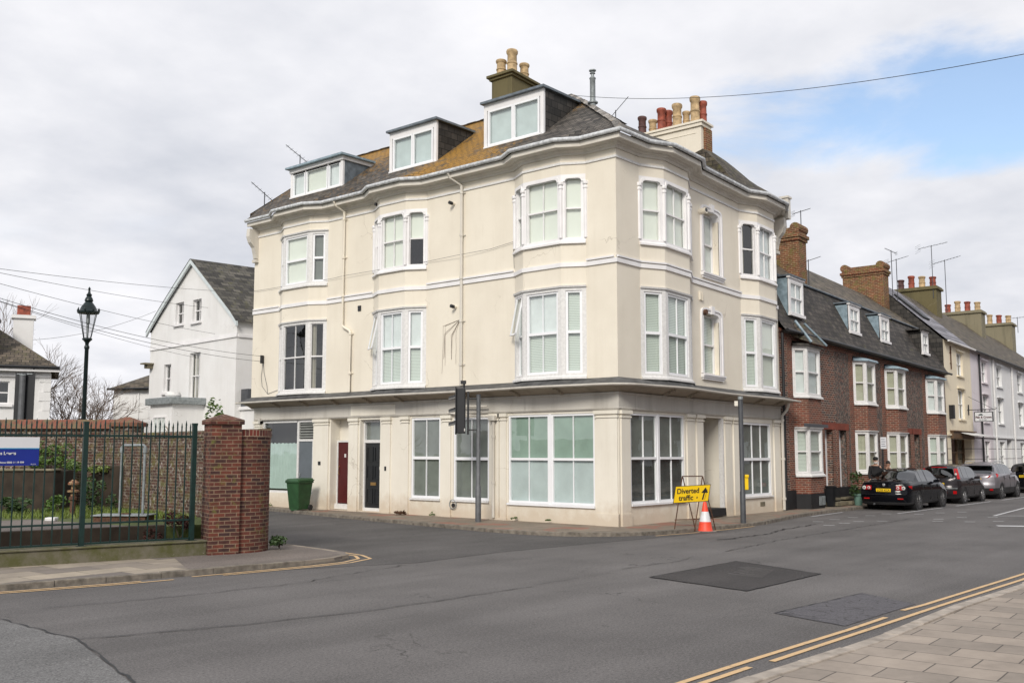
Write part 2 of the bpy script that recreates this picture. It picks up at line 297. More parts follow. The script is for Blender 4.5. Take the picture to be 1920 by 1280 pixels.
GLASS = glassm('window_glass', (.93, .97, .95), base=.12)
GLASSD = glassm('tinted_car_glass', (.10, .13, .13), 1.1, .17, bumpy=0)
GLASSC = glassm('lantern_glass', (.9, .9, .9), .6, .02)
BLIND = plain('roller_blind', (.86, .86, .80), .8, var=.06, sc=.8)
BLINDG = plain('green_tinted_blind', (.33, .43, .375), .8, var=.15, sc=2)
SHADE = plain('dark_grey_blind', (.085, .09, .09), .8, var=.5, sc=3)
BLINDL = plain('frosted_film', (.60, .66, .68), .7, var=.12, sc=2)
BLINDD = plain('dark_roller_blind', (.22, .23, .22), .8, var=.25, sc=2)
def venet(name, c, d):
    t = NT(name); z = t.sep(t.co())[2]
    wv = t.math('FRACT', t.math('MULTIPLY', z, 21.)); col = t.mix(t.rng(wv, .70, .9), c, d)
    return t.fin(col, .6)
VENET = venet('venetian_blind', (.70, .74, .70), (.25, .28, .26))
SHUT = venet('wooden_shutter', (.58, .56, .44), (.07, .07, .05))
NET = plain('net_curtain', (.78, .80, .82), .9, var=.1, sc=3)
CURT = plain('curtain_cloth', (.62, .57, .50), .9, var=.15, sc=4)
CURTG = plain('pale_green_curtain', (.50, .60, .58), .9, var=.1, sc=4)
CARB = NT('black_car_paint'); CARB.b.inputs['Coat Weight'].default_value = .0; CARB.b.inputs['Coat Roughness'].default_value = .05; CARB = CARB.fin((.004, .0045, .007), .08, spec=.22)
CARG = NT('dark_grey_car_paint'); CARG.b.inputs['Coat Weight'].default_value = .0; CARG = CARG.fin((.030, .027, .030), .16, .3, spec=.25)
CARS = NT('silver_grey_car_paint'); CARS.b.inputs['Coat Weight'].default_value = .5; CARS = CARS.fin((.20, .19, .21), .35, .4)
CARTR = plain('dark_car_trim', (.02, .02, .022), .6)
LAMPR = plain('red_tail_lens', (.42, .008, .010), .2, var=.1)
LAMPW = plain('clear_lens', (.68, .66, .64), .2, var=.1)
ALLOY = plain('alloy_wheel', (.42, .42, .43), .35, .6, var=.2)
ALLOYD = plain('dull_alloy_wheel', (.16, .16, .165), .4, .5, var=.2)
CHROME = plain('chrome_badge', (.65, .66, .68), .2, .9, var=.05)
SKIN = plain('skin', (.45, .26, .18), .6, var=.15, sc=9)
COAT = plain('black_coat_cloth', (.012, .012, .014), .9)
COAT2 = plain('dark_brown_coat_cloth', (.035, .022, .02), .9)
HAIRD = plain('dark_hair', (.02, .013, .01), .7)
HAIRW = plain('grey_beard_hair', (.50, .48, .46), .9)
JEAN = plain('dark_trouser_cloth', (.02, .022, .03), .9)
BARK = plain('bark', (.11, .085, .065), .9, var=.5, sc=9)
TWIG = plain('brown_twig', (.19, .14, .11), .9, var=.4, sc=9)
def leafm(name, a, b):
    t = NT(name); return t.fin(t.mix(t.rng(t.noise(4, 4, .7), .3, .7), a, b), .55)
LEAF = leafm('green_leaf', (.045, .10, .018), (.12, .19, .03))
LEAFD = leafm('dark_leaf', (.02, .05, .012), (.05, .09, .02))
GRASS = leafm('grass_blade', (.09, .13, .02), (.17, .22, .04))
SOIL = plain('garden_soil_and_turf', (.085, .11, .028), .95, var=.5, sc=5)
CONC = plain('mossy_concrete', (.20, .175, .12), .9, var=.5, sc=4, bump=.3)
CONC2 = NT('green_stained_coping'); _c = CONC2.mix(CONC2.rng(CONC2.noise(1.6, 6, .75), .42, .62), (.15, .135, .10), (.085, .085, .03)); _c = CONC2.mix(CONC2.rng(CONC2.noise(9, 6, .8), .64, .7), _c, (.35, .33, .29)); CONC2 = CONC2.fin(_c, .95)
DARKW = plain('dark_render', (.045, .032, .022), .95, var=.5, sc=3)  # near-black render; on the upstand this tone carries its shade
SIGNW = plain('white_sign_face', (.62, .63, .66), .5, var=.04)
SIGNB = plain('dark_blue_sign_face', (.004, .018, .22), .4, var=.08)
SIGNC = plain('light_blue_stripe', (.02, .25, .48), .4)
COPR = NT('red_tile_coping'); _x = COPR.sep(COPR.co('UV'))[0]; _c = COPR.mix(COPR.rng(COPR.math('FRACT', COPR.math('MULTIPLY', _x, 9.)), .75, .95), (.20, .07, .045), (.10, .05, .035)); _c = COPR.mix(COPR.rng(COPR.noise(4, 6, .7), .45, .60), _c, (.14, .11, .06)); COPR = COPR.fin(_c, .9)
BROWNM = plain('brown_shop_fascia', (.12, .07, .035), .6)
# ------------------------------------------------------------------ mesh helpers
ORG = {}
def warp(v):
    x, y, z = v
    return (x, y, z-.0048*max(0, x-2)*z*min(1, max(0, z)/6.))
class Fr:
    """a wall frame: u along the wall, n out of it, z up"""
    def __init__(s, o, d, n=None):
        s.o = Vector((o[0], o[1])); s.d = Vector((d[0], d[1])).normalized()
        s.n = Vector((n[0], n[1])).normalized() if n else Vector((s.d.y, -s.d.x))
    def p(s, u, n, z):
        q = s.o+s.d*u+s.n*n; return (q.x, q.y, z)
FL = Fr((0, 0), (0, 1), (-1, 0)); FR = Fr((0, 0), (1, 0), (0, -1))
ID = None
class MB:
    def __init__(s, F=None): s.v = []; s.f = []; s.F = F; s.uvs = {}
    def P(s, p): return s.F.p(*p) if s.F else tuple(p)
    def add(s, vs, fs, raw=False):
        b = len(s.v); s.v += [tuple(p) if raw else s.P(p) for p in vs]; s.f += [tuple(b+i for i in f) for f in fs]; return s
    def box(s, a, b):
        (x0, y0, z0), (x1, y1, z1) = a, b
        s.add([(x0, y0, z0), (x1, y0, z0), (x1, y1, z0), (x0, y1, z0), (x0, y0, z1), (x1, y0, z1), (x1, y1, z1), (x0, y1, z1)],
              [(0, 3, 2, 1), (4, 5, 6, 7), (0, 1, 5, 4), (1, 2, 6, 5), (2, 3, 7, 6), (3, 0, 4, 7)]); return s
    def hexa(s, b4, t4):
        s.add(list(b4)+list(t4), [(0, 3, 2, 1), (4, 5, 6, 7), (0, 1, 5, 4), (1, 2, 6, 5), (2, 3, 7, 6), (3, 0, 4, 7)]); return s
    def poly(s, pts): s.add(pts, [tuple(range(len(pts)))]); return s
    def prism(s, pts, z0, z1):
        n = len(pts); s.add([(p[0], p[1], z0) for p in pts]+[(p[0], p[1], z1) for p in pts], [tuple(range(n))[::-1], tuple(range(n, 2*n))]+[(i, (i+1) % n, n+(i+1) % n, n+i) for i in range(n)]); return s
    def extr(s, pts, n0, n1):   # outline in (u,z) given depth in n
        n = len(pts); s.add([(p[0], n0, p[1]) for p in pts]+[(p[0], n1, p[1]) for p in pts], [tuple(range(n))[::-1], tuple(range(n, 2*n))]+[(i, (i+1) % n, n+(i+1) % n, n+i) for i in range(n)]); return s
    def ring(s, inn, out, n0, n1):
        k = len(inn); vs = [(p[0], n1, p[1]) for p in inn]+[(p[0], n1, p[1]) for p in out]+[(p[0], n0, p[1]) for p in inn]+[(p[0], n0, p[1]) for p in out]
        fs = []
        for i in range(k-1):
            fs += [(i, i+1, k+i+1, k+i), (i, i+1, 2*k+i+1, 2*k+i), (k+i, k+i+1, 3*k+i+1, 3*k+i)]
        s.add(vs, fs); return s
    def tube(s, pts, r, n=8, cap=True):
        pts = [Vector(s.P(p)) for p in pts]; rs = r if isinstance(r, (list, tuple)) else [r]*len(pts)
        vs = []; up = None
        for i, p in enumerate(pts):
            d = (pts[min(i+1, len(pts)-1)]-pts[max(i-1, 0)]).normalized()
            if up is None: up = Vector((0, 0, 1)) if abs(d.z) < .9 else Vector((1, 0, 0))
            a = d.cross(up).normalized(); b = d.cross(a).normalized()
            if a.length < .5: a = Vector((1, 0, 0)); b = Vector((0, 1, 0))
            up = -b if False else up
            for k in range(n):
                t = 2*PI*k/n; vs.append(tuple(p+a*math.cos(t)*rs[i]+b*math.sin(t)*rs[i]))
        fs = [(i*n+k, i*n+(k+1) % n, (i+1)*n+(k+1) % n, (i+1)*n+k) for i in range(len(pts)-1) for k in range(n)]
        if cap: fs += [tuple(range(n))[::-1], tuple(range((len(pts)-1)*n, len(pts)*n))]
        s.add(vs, fs, raw=True); return s
    def lathe(s, prof, c=(0, 0, 0), n=20, ax='z'):
        c = s.P(c) if s.F else c; vs = []
        for (r, h) in prof:
            for k in range(n):
                t = 2*PI*k/n; a, b = r*math.cos(t), r*math.sin(t)
                vs.append((c[0]+a, c[1]+b, c[2]+h) if ax == 'z' else ((c[0]+h, c[1]+a, c[2]+b) if ax == 'x' else (c[0]+a, c[1]+h, c[2]+b)))
        m = len(prof); fs = [(i*n+k, i*n+(k+1) % n, (i+1)*n+(k+1) % n, (i+1)*n+k) for i in range(m-1) for k in range(n)]
        if prof[0][0] > 1e-4: fs.append(tuple(range(n))[::-1])
        if prof[-1][0] > 1e-4: fs.append(tuple(range((m-1)*n, m*n)))
        s.add(vs, fs, raw=True); return s
    def sweep(s, path, prof, closed=True, capends=True):
        """sweep a profile (offset to the right of travel, z) along a plan path with mitres"""
        m = len(prof); vs = []
        for i, p in enumerate(path):
            p = Vector(p[:2]); ds = []
            if i > 0: ds.append((p-Vector(path[i-1][:2])).normalized())
            if i < len(path)-1: ds.append((Vector(path[i+1][:2])-p).normalized())
            ns = [Vector((d.y, -d.x)) for d in ds]
            mn = sum(ns, Vector((0, 0))).normalized(); mn = mn/max(.35, mn.dot(ns[0]))
            for (o, z) in prof: q = p+mn*o; vs.append((q.x, q.y, z))
        kk = m if closed else m-1
        fs = [(i*m+k, i*m+(k+1) % m, (i+1)*m+(k+1) % m, (i+1)*m+k) for i in range(len(path)-1) for k in range(kk)]
        if capends and closed: fs += [tuple(range(m))[::-1], tuple(range((len(path)-1)*m, len(path)*m))]
        s.add(vs, fs, raw=True); return s
    def build(s, name, mat, parent=None, smooth=False, wp=False, bevel=0, recalc=True, local=False, uvf=None):
        o0 = ORG.get(parent, Vector((0, 0, 0))) if parent else Vector((0, 0, 0))
        vs = [warp(v) for v in s.v] if wp else s.v
        if not local: vs = [(v[0]-o0.x, v[1]-o0.y, v[2]-o0.z) for v in vs]
        me = bpy.data.meshes.new(name); me.from_pydata(vs, [], s.f); me.validate()
        bm = bmesh.new(); bm.from_mesh(me)
        if recalc: bmesh.ops.recalc_face_normals(bm, faces=bm.faces)
        uvl = bm.loops.layers.uv.new('UVMap')
        for f in bm.faces:
            n = f.normal
            if abs(n.z) > .93 or n.length < .1: tx, ty = Vector((1, 0, 0)), Vector((0, 1, 0))
            else:
                tx = Vector((-n.y, n.x, 0)).normalized()
                if tx.x+tx.y*1.3 < 0: tx = -tx
                ty = n.cross(tx); ty = -ty if ty.z < 0 else ty
            for lp in f.loops:
                c = lp.vert.co+o0
                lp[uvl].uv = uvf(c) if uvf else (c.dot(tx), c.dot(ty))
            f.smooth = smooth
        bm.to_mesh(me); bm.free(); me.materials.append(mat)
        if smooth:
            try: me.set_sharp_from_angle(angle=math.radians(38))
            except Exception: pass
        ob = bpy.data.objects.new(name, me); COL.objects.link(ob)
        if parent: ob.parent = parent; ORG[ob] = o0
        if bevel:
            md = ob.modifiers.new('bevel', 'BEVEL'); md.width = bevel; md.segments = 2; md.limit_method = 'ANGLE'
        return ob
def thing(name, label, cat, loc=(0, 0, 0), rz=0, group=None):
    o = bpy.data.objects.new(name, None); COL.objects.link(o); o.location = loc; o.rotation_euler = (0, 0, rz); o.empty_display_size = .3
    o['label'] = label; o['category'] = cat
    if group: o['group'] = group
    ORG[o] = Vector(loc); return o
def tag(o, label, cat, group=None):
    o['label'] = label; o['category'] = cat
    if group: o['group'] = group
    return o
def struct(o): o['kind'] = 'structure'; return o
def stuff(o, label=None, cat=None):
    o['kind'] = 'stuff'
    if label: o['label'] = label; o['category'] = cat
    return o
def text(name, s, size, mat, parent, M, extrude=.002, align='LEFT', shear=0, local=True, bold=0):
    c = bpy.data.curves.new(name, 'FONT'); c.body = s; c.size = size; c.extrude = extrude; c.align_x = align; c.shear = shear; c.offset = bold
    t = bpy.data.objects.new('tmp', c); COL.objects.link(t)
    bpy.context.view_layer.update()
    me = bpy.data.meshes.new_from_object(t.evaluated_get(bpy.context.evaluated_depsgraph_get()))
    bpy.data.objects.remove(t); me.transform(M); me.materials.clear(); me.materials.append(mat)
    if parent is not None and not local: me.transform(Matrix.Translation(-ORG[parent]))
    o = bpy.data.objects.new(name, me); COL.objects.link(o)
    if parent: o.parent = parent; ORG[o] = ORG[parent]
    return o
def wall(mb, u0, u1, z0, z1, holes, dep=.12, n=0):
    us = sorted({u0, u1, *[h[0] for h in holes], *[h[1] for h in holes]}); zs = sorted({z0, z1, *[h[2] for h in holes], *[h[3] for h in holes]})
    us = [u for u in us if u0 <= u <= u1]; zs = [z for z in zs if z0 <= z <= z1]
    for i in range(len(us)-1):
        for j in range(len(zs)-1):
            a, b, c, d = us[i], us[i+1], zs[j], zs[j+1]; mu, mz = (a+b)/2, (c+d)/2
            if any(h[0] < mu < h[1] and h[2] < mz < h[3] for h in holes): continue
            k = max(1, int((b-a)/2.5)) 
            for q in range(k):
                aa, bb = a+(b-a)*q/k, a+(b-a)*(q+1)/k
                mb.add([(aa, n, c), (bb, n, c), (bb, n, d), (aa, n, d)], [(0, 1, 2, 3)])
    for h in holes:
        dd = h[4] if len(h) > 4 else dep; a, b, c, d = h[:4]
        for (p, q) in (((a, c), (a, d)), ((a, d), (b, d)), ((b, d), (b, c)), ((b, c), (a, c))):
            mb.add([(p[0], n, p[1]), (q[0], n, q[1]), (q[0], n-dd, q[1]), (p[0], n-dd, p[1])], [(0, 1, 2, 3)])
def fillmat(f): return {'blind': BLIND, 'venet': VENET, 'shut': SHUT, 'dark': DINT, 'net': NET, 'green': BLINDG, 'frost': BLINDL, 'dblind': BLINDD, 'shade': SHADE, 'curt': CURT}[f]
def sash(par, F, u0, u1, z0, z1, n=-.03, cols=2, colsb=None, mid=.5, fw=.06, fill='blind', fillb=None, frame=UPVC, name='window', wp=True, bars=.022, gap=.10, pn='pane', rowsb=1, sub=None, midw=.05, cast=0):
    """a sash window: frame with meeting rail and bars; pane and blind under it (or under `par` when it is itself a part)"""
    m = MB(F); d0, d1 = n-.05, n+.02
    m.box((u0, d0, z0), (u0+fw, d1, z1)); m.box((u1-fw, d0, z0), (u1, d1, z1)); m.box((u0+fw, d0, z1-fw), (u1-fw, d1, z1)); m.box((u0+fw, d0, z0), (u1-fw, d1, z0+fw*1.25))
    zm = z0+(z1-z0)*(mid or .5)
    if mid: m.box((u0+fw, d0, zm-midw/2), (u1-fw, d1+.012, zm+midw/2))
    cb = colsb if colsb is not None else cols
    def vb(k, za, zb):
        for i in range(1, k):
            uu = u0+fw+(u1-u0-2*fw)*i/k; m.box((uu-bars/2, d0+.012, za), (uu+bars/2, d1-.012, zb))
    if mid: vb(cols, zm+midw/2, z1-fw); vb(cb, z0+fw*1.25, zm-midw/2)
    else: vb(cols, z0+fw*1.25, z1-fw)
    if rowsb > 1:
        zz_ = z0+(zm-z0)*.5; m.box((u0+fw, d0+.014, zz_-bars/2), (u1-fw, d1-.014, zz_+bars/2))
    fr = m.build(name, frame, par, wp=wp)
    tgt = sub or fr
    g = MB(F); g.add([(u0+fw*.5, n-.02, z0+fw*.5), (u1-fw*.5, n-.02, z0+fw*.5), (u1-fw*.5, n-.02, z1-fw*.5), (u0+fw*.5, n-.02, z1-fw*.5)], [(0, 1, 2, 3)])
    g.build(pn, GLASS, tgt, wp=wp)
    def sheet(f, za, zb, nm='blind'):
        b = MB(F); nn = n-gap; b.box((u0+.02, nn-.01, za), (u1-.02, nn, zb)); b.build(nm, fillmat(f), tgt, wp=wp)
    if fill == 'curtL' or fill == 'curtR' or fill == 'curtLR':
        for sd_ in ('L', 'R'):
            if sd_ not in fill[4:]: continue
            a, b_ = (u0+.02, u0+(u1-u0)*.34) if sd_ == 'L' else (u1-(u1-u0)*.34, u1-.02)
            c = MB(F); k = 16; pts = [(a+(b_-a)*i/k, n-gap-.03+.025*math.sin(i*1.9)) for i in range(k+1)]
            for i in range(k): c.add([(pts[i][0], pts[i][1], z0+.03), (pts[i+1][0], pts[i+1][1], z0+.03), (pts[i+1][0], pts[i+1][1], z1-.03), (pts[i][0], pts[i][1], z1-.03)], [(0, 1, 2, 3)])
            c.build('curtain', CURT, tgt, wp=wp)
    elif fill == 'dark': pass
    elif fillb is None: sheet(fill, z0+.03, z1-.03)
    else:
        sheet(fill, zm, z1-.03)
        if fillb != 'dark': sheet(fillb, z0+.03, zm)
    return fr
def box_part(F, a, b, name, mat, par, wp=True, bevel=0): return MB(F).box(a, b).build(name, mat, par, wp=wp, bevel=bevel)
# ================================================================== the cream corner building
G0 = .12
B = thing('corner_building', 'big three storey cream building on the street corner with bay windows and three dormers', 'building', (0, 0, G0))
ORG[B] = Vector((0, 0, G0))
LS = [(0, 0), (1.04, 0), (1.66, .35), (3.05, .35), (3.67, 0), (7.39, 0), (8.03, .35), (9.29, .35), (9.93, 0), (12.37, 0), (12.99, .35), (14.49, .35), (15.1, 0), (16.75, 0)]
RS = [(0, 0), (1.15, 0), (1.92, .35), (3.28, .35), (3.95, 0), (7.08, 0), (7.71, .35), (8.92, .35), (9.55, 0), (9.75, 0)]
PATH = [(-p, s) for s, p in reversed(LS)]+[(s, -p) for s, p in RS[1:]]
ZL = 4.0; ZT = 10.56
LOW = (4.16, 6.70); UPP = (7.98, 9.92)
segs = []   # (frame, length, is_bay)
def mkseg(a, b, pa, pb): return Fr(a, (b[0]-a[0], b[1]-a[1])), math.hypot(b[0]-a[0], b[1]-a[1]), (pa > 0 or pb > 0)
wallm = MB(); baysegs = []
def segwall(F, ln, holes, z0=ZL, z1=ZT):
    m = MB(F); wall(m, 0, ln, z0, z1, holes, .15); wallm.add(m.v, m.f, raw=True)
for i in range(len(PATH)-1):
    a, b = PATH[i], PATH[i+1]; F, ln, _ = mkseg(a, b, 0, 0)
    pa = abs(a[0]) if a[1] > 0 and a[0] <= 0 else abs(a[1]); pb = abs(b[0]) if b[1] > 0 and b[0] <= 0 else abs(b[1])
    isbay = (pa > .1 or pb > .1) and ln < 2
    holes = []
    if isbay: holes = [(-.01, ln+.01, *LOW, .0), (-.01, ln+.01, *UPP, .0)]; baysegs.append((F, ln, i))
    if not isbay and b[0] > 7 and a[0] > 3 and a[1] == 0 and ln > 2.5:  # straight wall with the two narrow windows on the right hand side
        x0 = a[0]; holes = [(4.72-x0, 5.72-x0, 7.72, 9.72, .32), (4.62-x0, 5.62-x0, 4.50, 6.42, .28)]
    segwall(F, ln, holes)
# ground floor
GL = [(12.99, 16.0, .60, 3.2, .12), (11.1, 12.03, G0, 3.2, .0), (9.5, 10.5, G0, 3.14, .28), (6.72, 8.02, .62, 3.15, .1), (4.68, 6.15, .62, 3.12, .1), (.80, 3.92, .60, 3.14, .1)]
m = MB(FL); wall(m, 0, 16.5, -.1, 3.25, GL); wl = m
GR = [(.57, 3.40, .66, 3.14, .1), (4.50, 5.72, G0, 3.14, .0), (7.02, 8.98, .64, 3.06, .1)]
m2 = MB(FR); wall(m2, 0, 9.68, -.1, 3.25, GR)
low = MB(); low.add(wl.v, wl.f, raw=True); low.add(m2.v, m2.f, raw=True)
# recesses of the two doorways
for F, (a, b, c, d), dp in ((FL, (11.1, 12.03, G0, 3.2), .42), (FR, (4.5, 5.72, G0, 3.14), .95)):
    r = MB(F); r.add([(a, 0, c), (a, -dp, c), (a, -dp, d), (a, 0, d)], [(0, 1, 2, 3)]); r.add([(b, 0, c), (b, -dp, c), (b, -dp, d), (b, 0, d)], [(0, 1, 2, 3)])
    r.add([(a, 0, d), (b, 0, d), (b, -dp, d), (a, -dp, d)], [(0, 1, 2, 3)]); r.add([(a, -dp, c), (b, -dp, c), (b, -dp, d), (a, -dp, d)], [(0, 1, 2, 3)])
    r.add([(a, 0, c+.01), (b, 0, c+.01), (b, -dp, c+.01), (a, -dp, c+.01)], [(0, 1, 2, 3)]); low.add(r.v, r.f, raw=True)
low.build('shopfront_wall', CREAMLOW, B, wp=True, recalc=False)
# end walls and back
ew = MB(); ew.poly([(0, 16.75, ZL), (7.5, 16.75, ZL), (7.5, 16.75, ZT), (0, 16.75, ZT)]); ew.poly([(0, 16.5, -.1), (7.5, 16.5, -.1), (7.5, 16.5, 4.0), (0, 16.5, 4.0)])
ew.poly([(0, 16.75, ZT), (7.5, 16.75, ZT), (3.55, 16.75, 14.0)]); ew.poly([(9.75, 0, ZL), (9.75, 7, ZL), (9.75, 7, ZT), (9.75, 0, ZT)]); ew.poly([(9.68, 0, -.1), (9.68, 7, -.1), (9.68, 7, 4), (9.68, 0, 4)])
ew.poly([(7.5, 16.75, -.1), (7.5, 7, -.1), (7.5, 7, ZT), (7.5, 16.75, ZT)]); ew.poly([(7.5, 7, -.1), (9.75, 7, -.1), (9.75, 7, ZT), (7.5, 7, ZT)])
ew.poly([(9.75, 0, ZT), (9.75, 5.5, ZT), (9.75, .25, 11.42)])
wallm.add(ew.v, ew.f, raw=True)
wallm.build('wall', CREAM, B, wp=True, recalc=False)
# dark rooms behind the glass
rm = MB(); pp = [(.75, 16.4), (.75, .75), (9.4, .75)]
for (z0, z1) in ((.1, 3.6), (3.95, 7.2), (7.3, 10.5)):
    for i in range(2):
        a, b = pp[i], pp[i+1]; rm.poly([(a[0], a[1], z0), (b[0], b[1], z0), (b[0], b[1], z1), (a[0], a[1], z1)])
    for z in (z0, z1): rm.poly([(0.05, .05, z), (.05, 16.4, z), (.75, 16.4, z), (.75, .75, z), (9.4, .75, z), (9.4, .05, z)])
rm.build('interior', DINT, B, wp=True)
def off(path, o):
    out = []
    for i, p in enumerate(path):
        p = Vector(p); ds = []
        if i > 0: ds.append((p-Vector(path[i-1])).normalized())
        if i < len(path)-1: ds.append((Vector(path[i+1])-p).normalized())
        ns = [Vector((d.y, -d.x)) for d in ds]; mn = sum(ns, Vector((0, 0))).normalized(); mn = mn/max(.35, mn.dot(ns[0])); q = p+mn*o; out.append((q.x, q.y))
    return out
MB().sweep(PATH, [(-.03, 10.46), (.05, 10.46), (.07, 10.53), (.13, 10.55), (.16, 10.60), (.24, 10.61), (.30, 10.645), (.33, 10.60), (.40, 10.60), (.40, 10.745), (-.03, 10.76)]).build('cornice', CORN, B, wp=True)
MB().sweep(PATH, [(-.02, 10.20), (.035, 10.20), (.035, 10.265), (-.02, 10.28)]).build('string_course', WHITED, B, wp=True)
MB().sweep(PATH, [(-.02, 7.25), (.045, 7.25), (.045, 7.37), (-.02, 7.38)]).build('string_course', WHITE, B, wp=True)
for a, b in ((0.07, 1.0), (3.7, 7.36), (9.96, 12.34), (15.13, 16.72)): box_part(FL, (a, -.01, 7.40), (b, .065, 7.45), 'string_ledge', WHITE, B)
MB().sweep([(s, -p) for s, p in RS[:6]], [(-.01, 7.40), (.065, 7.40), (.065, 7.45), (-.01, 7.45)]).build('string_ledge', WHITE, B, wp=True)
# gutters
gp = off(PATH, .475); g = MB(); g.tube([(x, y, 10.80) for x, y in gp], .062, 10); g.build('gutter', GUTT, B, wp=True, smooth=True)
# ---- bay windows of the two upper floors
def arc_frame(F, ln, z0, z1, rr, top, wside, par, arch):
    """white timber face of one bay light, its head rounded at both ends when arch"""
    m = MB(F); a, b = wside, ln-wside; zt = z1-top
    if arch:
        inn = [(a, z0+.10)]+[(a, zt-rr)]+[(a+rr-rr*math.cos(t*PI/10), zt-rr+rr*math.sin(t*PI/10)) for t in range(1, 6)]+[(b-rr+rr*math.sin(t*PI/10), zt-rr+rr*math.cos(t*PI/10)) for t in range(0, 5)]+[(b, zt-rr), (b, z0+.10)]
    else: inn = [(a, z0+.10), (a, zt), (b, zt), (b, z0+.10)]
    if arch: out = [(0, z0+.10), (0, zt-rr)]+[(0, z1)]*2+[(a, z1)]*3+[(b, z1)]*3+[(ln, z1)]*2+[(ln, zt-rr), (ln, z0+.10)]
    else: out = [(0, z0+.10), (0, z1), (ln, z1), (ln, z0+.10)]
    m.ring(inn, out, -.10, .0)
    if arch:  # raised hood moulding
        i2 = [(p[0], p[1]) for p in inn[1:-1]]; cx, cz = (a+b)/2, zt-rr
        o2 = [(p[0]+(.055 if p[0] > cx else -.055)*(1 if abs(p[0]-cx) > (b-a)/2-rr-.01 else 0), p[1]+(.055 if p[1] > zt-rr*.6 else .0)) for p in i2]
        m.ring(i2, o2, -.02, .03)
    m.box((-.01, -.12, z0+.0), (ln+.01, .0, z0+.10))
    return m
GRP = {}
def bay(F3, lns, z, arch, label, fills, cols, casement=False, par=B, top=.12, sidew=.12, swing=None, sillz=None):
    z0, z1 = z; m = MB(); allm = MB()
    for F, ln in zip(F3, lns):
        q = arc_frame(F, ln, z0, z1, .095 if arch else 0, top, min(sidew, ln*.18), par, arch); allm.add(q.v, q.f, raw=True)
    pts = [F3[0].p(0, 0, 0)[:2]]+[F.p(l, 0, 0)[:2] for F, l in zip(F3, lns)]
    allm.sweep(pts, [(-.05, z0-.07), (.075, z0-.07), (.075, z0-.015), (.02, z0+.03), (-.05, z0+.03)])
    if not arch: allm.sweep(pts, [(-.05, z1-.03), (.045, z1-.03), (.06, z1+.02), (-.05, z1+.03)])
    if arch:   # capitals on the posts
        for i, p in enumerate(pts):
            for zc, h, r in ((z1-top-.14, .05, .085), (z1-top-.27, .035, .075)):
                allm.lathe([(r*.9, zc-h), (r, zc-h*.5), (r, zc+h*.5), (r*.8, zc+h)], (p[0], p[1], 0), 8)
            allm.lathe([(.055, z0+.1), (.055, z1-top-.2)], (p[0], p[1], 0), 8)
    w_ = allm.build('bay_window', WHITE if arch else WHITED, par, wp=True)
    if label: w_['label'] = label
    for k, (F, ln) in enumerate(zip(F3, lns)):
        sw = min(sidew, ln*.18)
        f, fb = fills[k] if isinstance(fills[k], tuple) else (fills[k], None)
        if swing == k:
            sash(par, F, sw+.01, ln-sw-.01, z0+.10, z1-top, n=-.10, cols=1, mid=.5, fw=.035, fill=f, fillb=fb, name='sash', sub=w_).parent = w_
            th = .20; h_ = (z1-top-z0-.1)*.5; q = MB(F)
            za = z1-top
            def P(u, t, d): return (u, -.06+math.sin(th)*t+math.cos(th)*d, za-math.cos(th)*t+math.sin(th)*d)
            for (ua, ub, ta, tb) in ((sw, sw+.05, 0, h_), (ln-sw-.05, ln-sw, 0, h_), (sw, ln-sw, 0, .05), (sw, ln-sw, h_-.05, h_)):
                q.hexa([P(ua, ta, 0), P(ub, ta, 0), P(ub, tb, 0), P(ua, tb, 0)], [P(ua, ta, .04), P(ub, ta, .04), P(ub, tb, .04), P(ua, tb, .04)])
            q.build('open_sash', UPVC, w_, wp=True)
            q = MB(F); q.poly([P(sw+.03, .03, .02), P(ln-sw-.03, .03, .02), P(ln-sw-.03, h_-.03, .02), P(sw+.03, h_-.03, .02)]); q.build('pane', GLASS, w_, wp=True)
            continue
        o = sash(par, F, sw-.005 if casement else sw-.02, ln-sw+.005 if casement else ln-sw+.02, z0+.07, z1-top+.02 if not arch else z1-top+.05, n=-.085 if arch else -.05, cols=cols[k], mid=.5, fw=.075 if casement else .045, fill=f, fillb=fb, name='sash', sub=w_, frame=UPVC if casement else WHITE, midw=.08 if casement else .045, gap=.08)
        o.parent = w_
    return w_
def reparent_fix(): pass
bs = {}
for F, ln, i in baysegs: bs[i] = (F, ln)
idx = sorted(bs); groups = []
cur = []
for i in idx:
    if cur and (i != cur[-1]+1 or len(cur) == 3): groups.append(cur); cur = []
    cur.append(i)
groups.append(cur)
# order along the path: leftmost bay of the long side first ... then the two of the right side
NM = ['bay at the far left end', 'middle bay of the long side', 'bay next to the corner', 'first bay right of the corner', 'last bay at the right end']
bspec = [
    dict(up=dict(fills=['net', 'blind', 'dblind'], cols=[1, 1, 1], arch=False, casement=True), lo=dict(fills=['dark', 'dark', 'curtL'], cols=[1, 2, 1], arch=False, casement=False)),
    dict(up=dict(fills=['blind', 'blind', ('blind', 'dark')], cols=[1, 2, 1], arch=True), lo=dict(fills=['venet', ('net', 'venet'), ('net', 'venet')], cols=[1, 2, 1], arch=False, casement=True, swing=0)),
    dict(up=dict(fills=['blind', 'blind', 'blind'], cols=[1, 2, 1], arch=True), lo=dict(fills=['venet', ('net', 'venet'), 'venet'], cols=[1, 2, 1], arch=False, casement=True, swing=0)),
    dict(up=dict(fills=['blind', 'blind', 'blind'], cols=[1, 2, 1], arch=True), lo=dict(fills=['venet', 'venet', 'venet'], cols=[1, 2, 1], arch=False, casement=True)),
    dict(up=dict(fills=['curtL', 'net', 'net'], cols=[1, 2, 1], arch=True), lo=dict(fills=['venet', 'blind', 'venet'], cols=[1, 1, 1], arch=False, casement=True)),
]
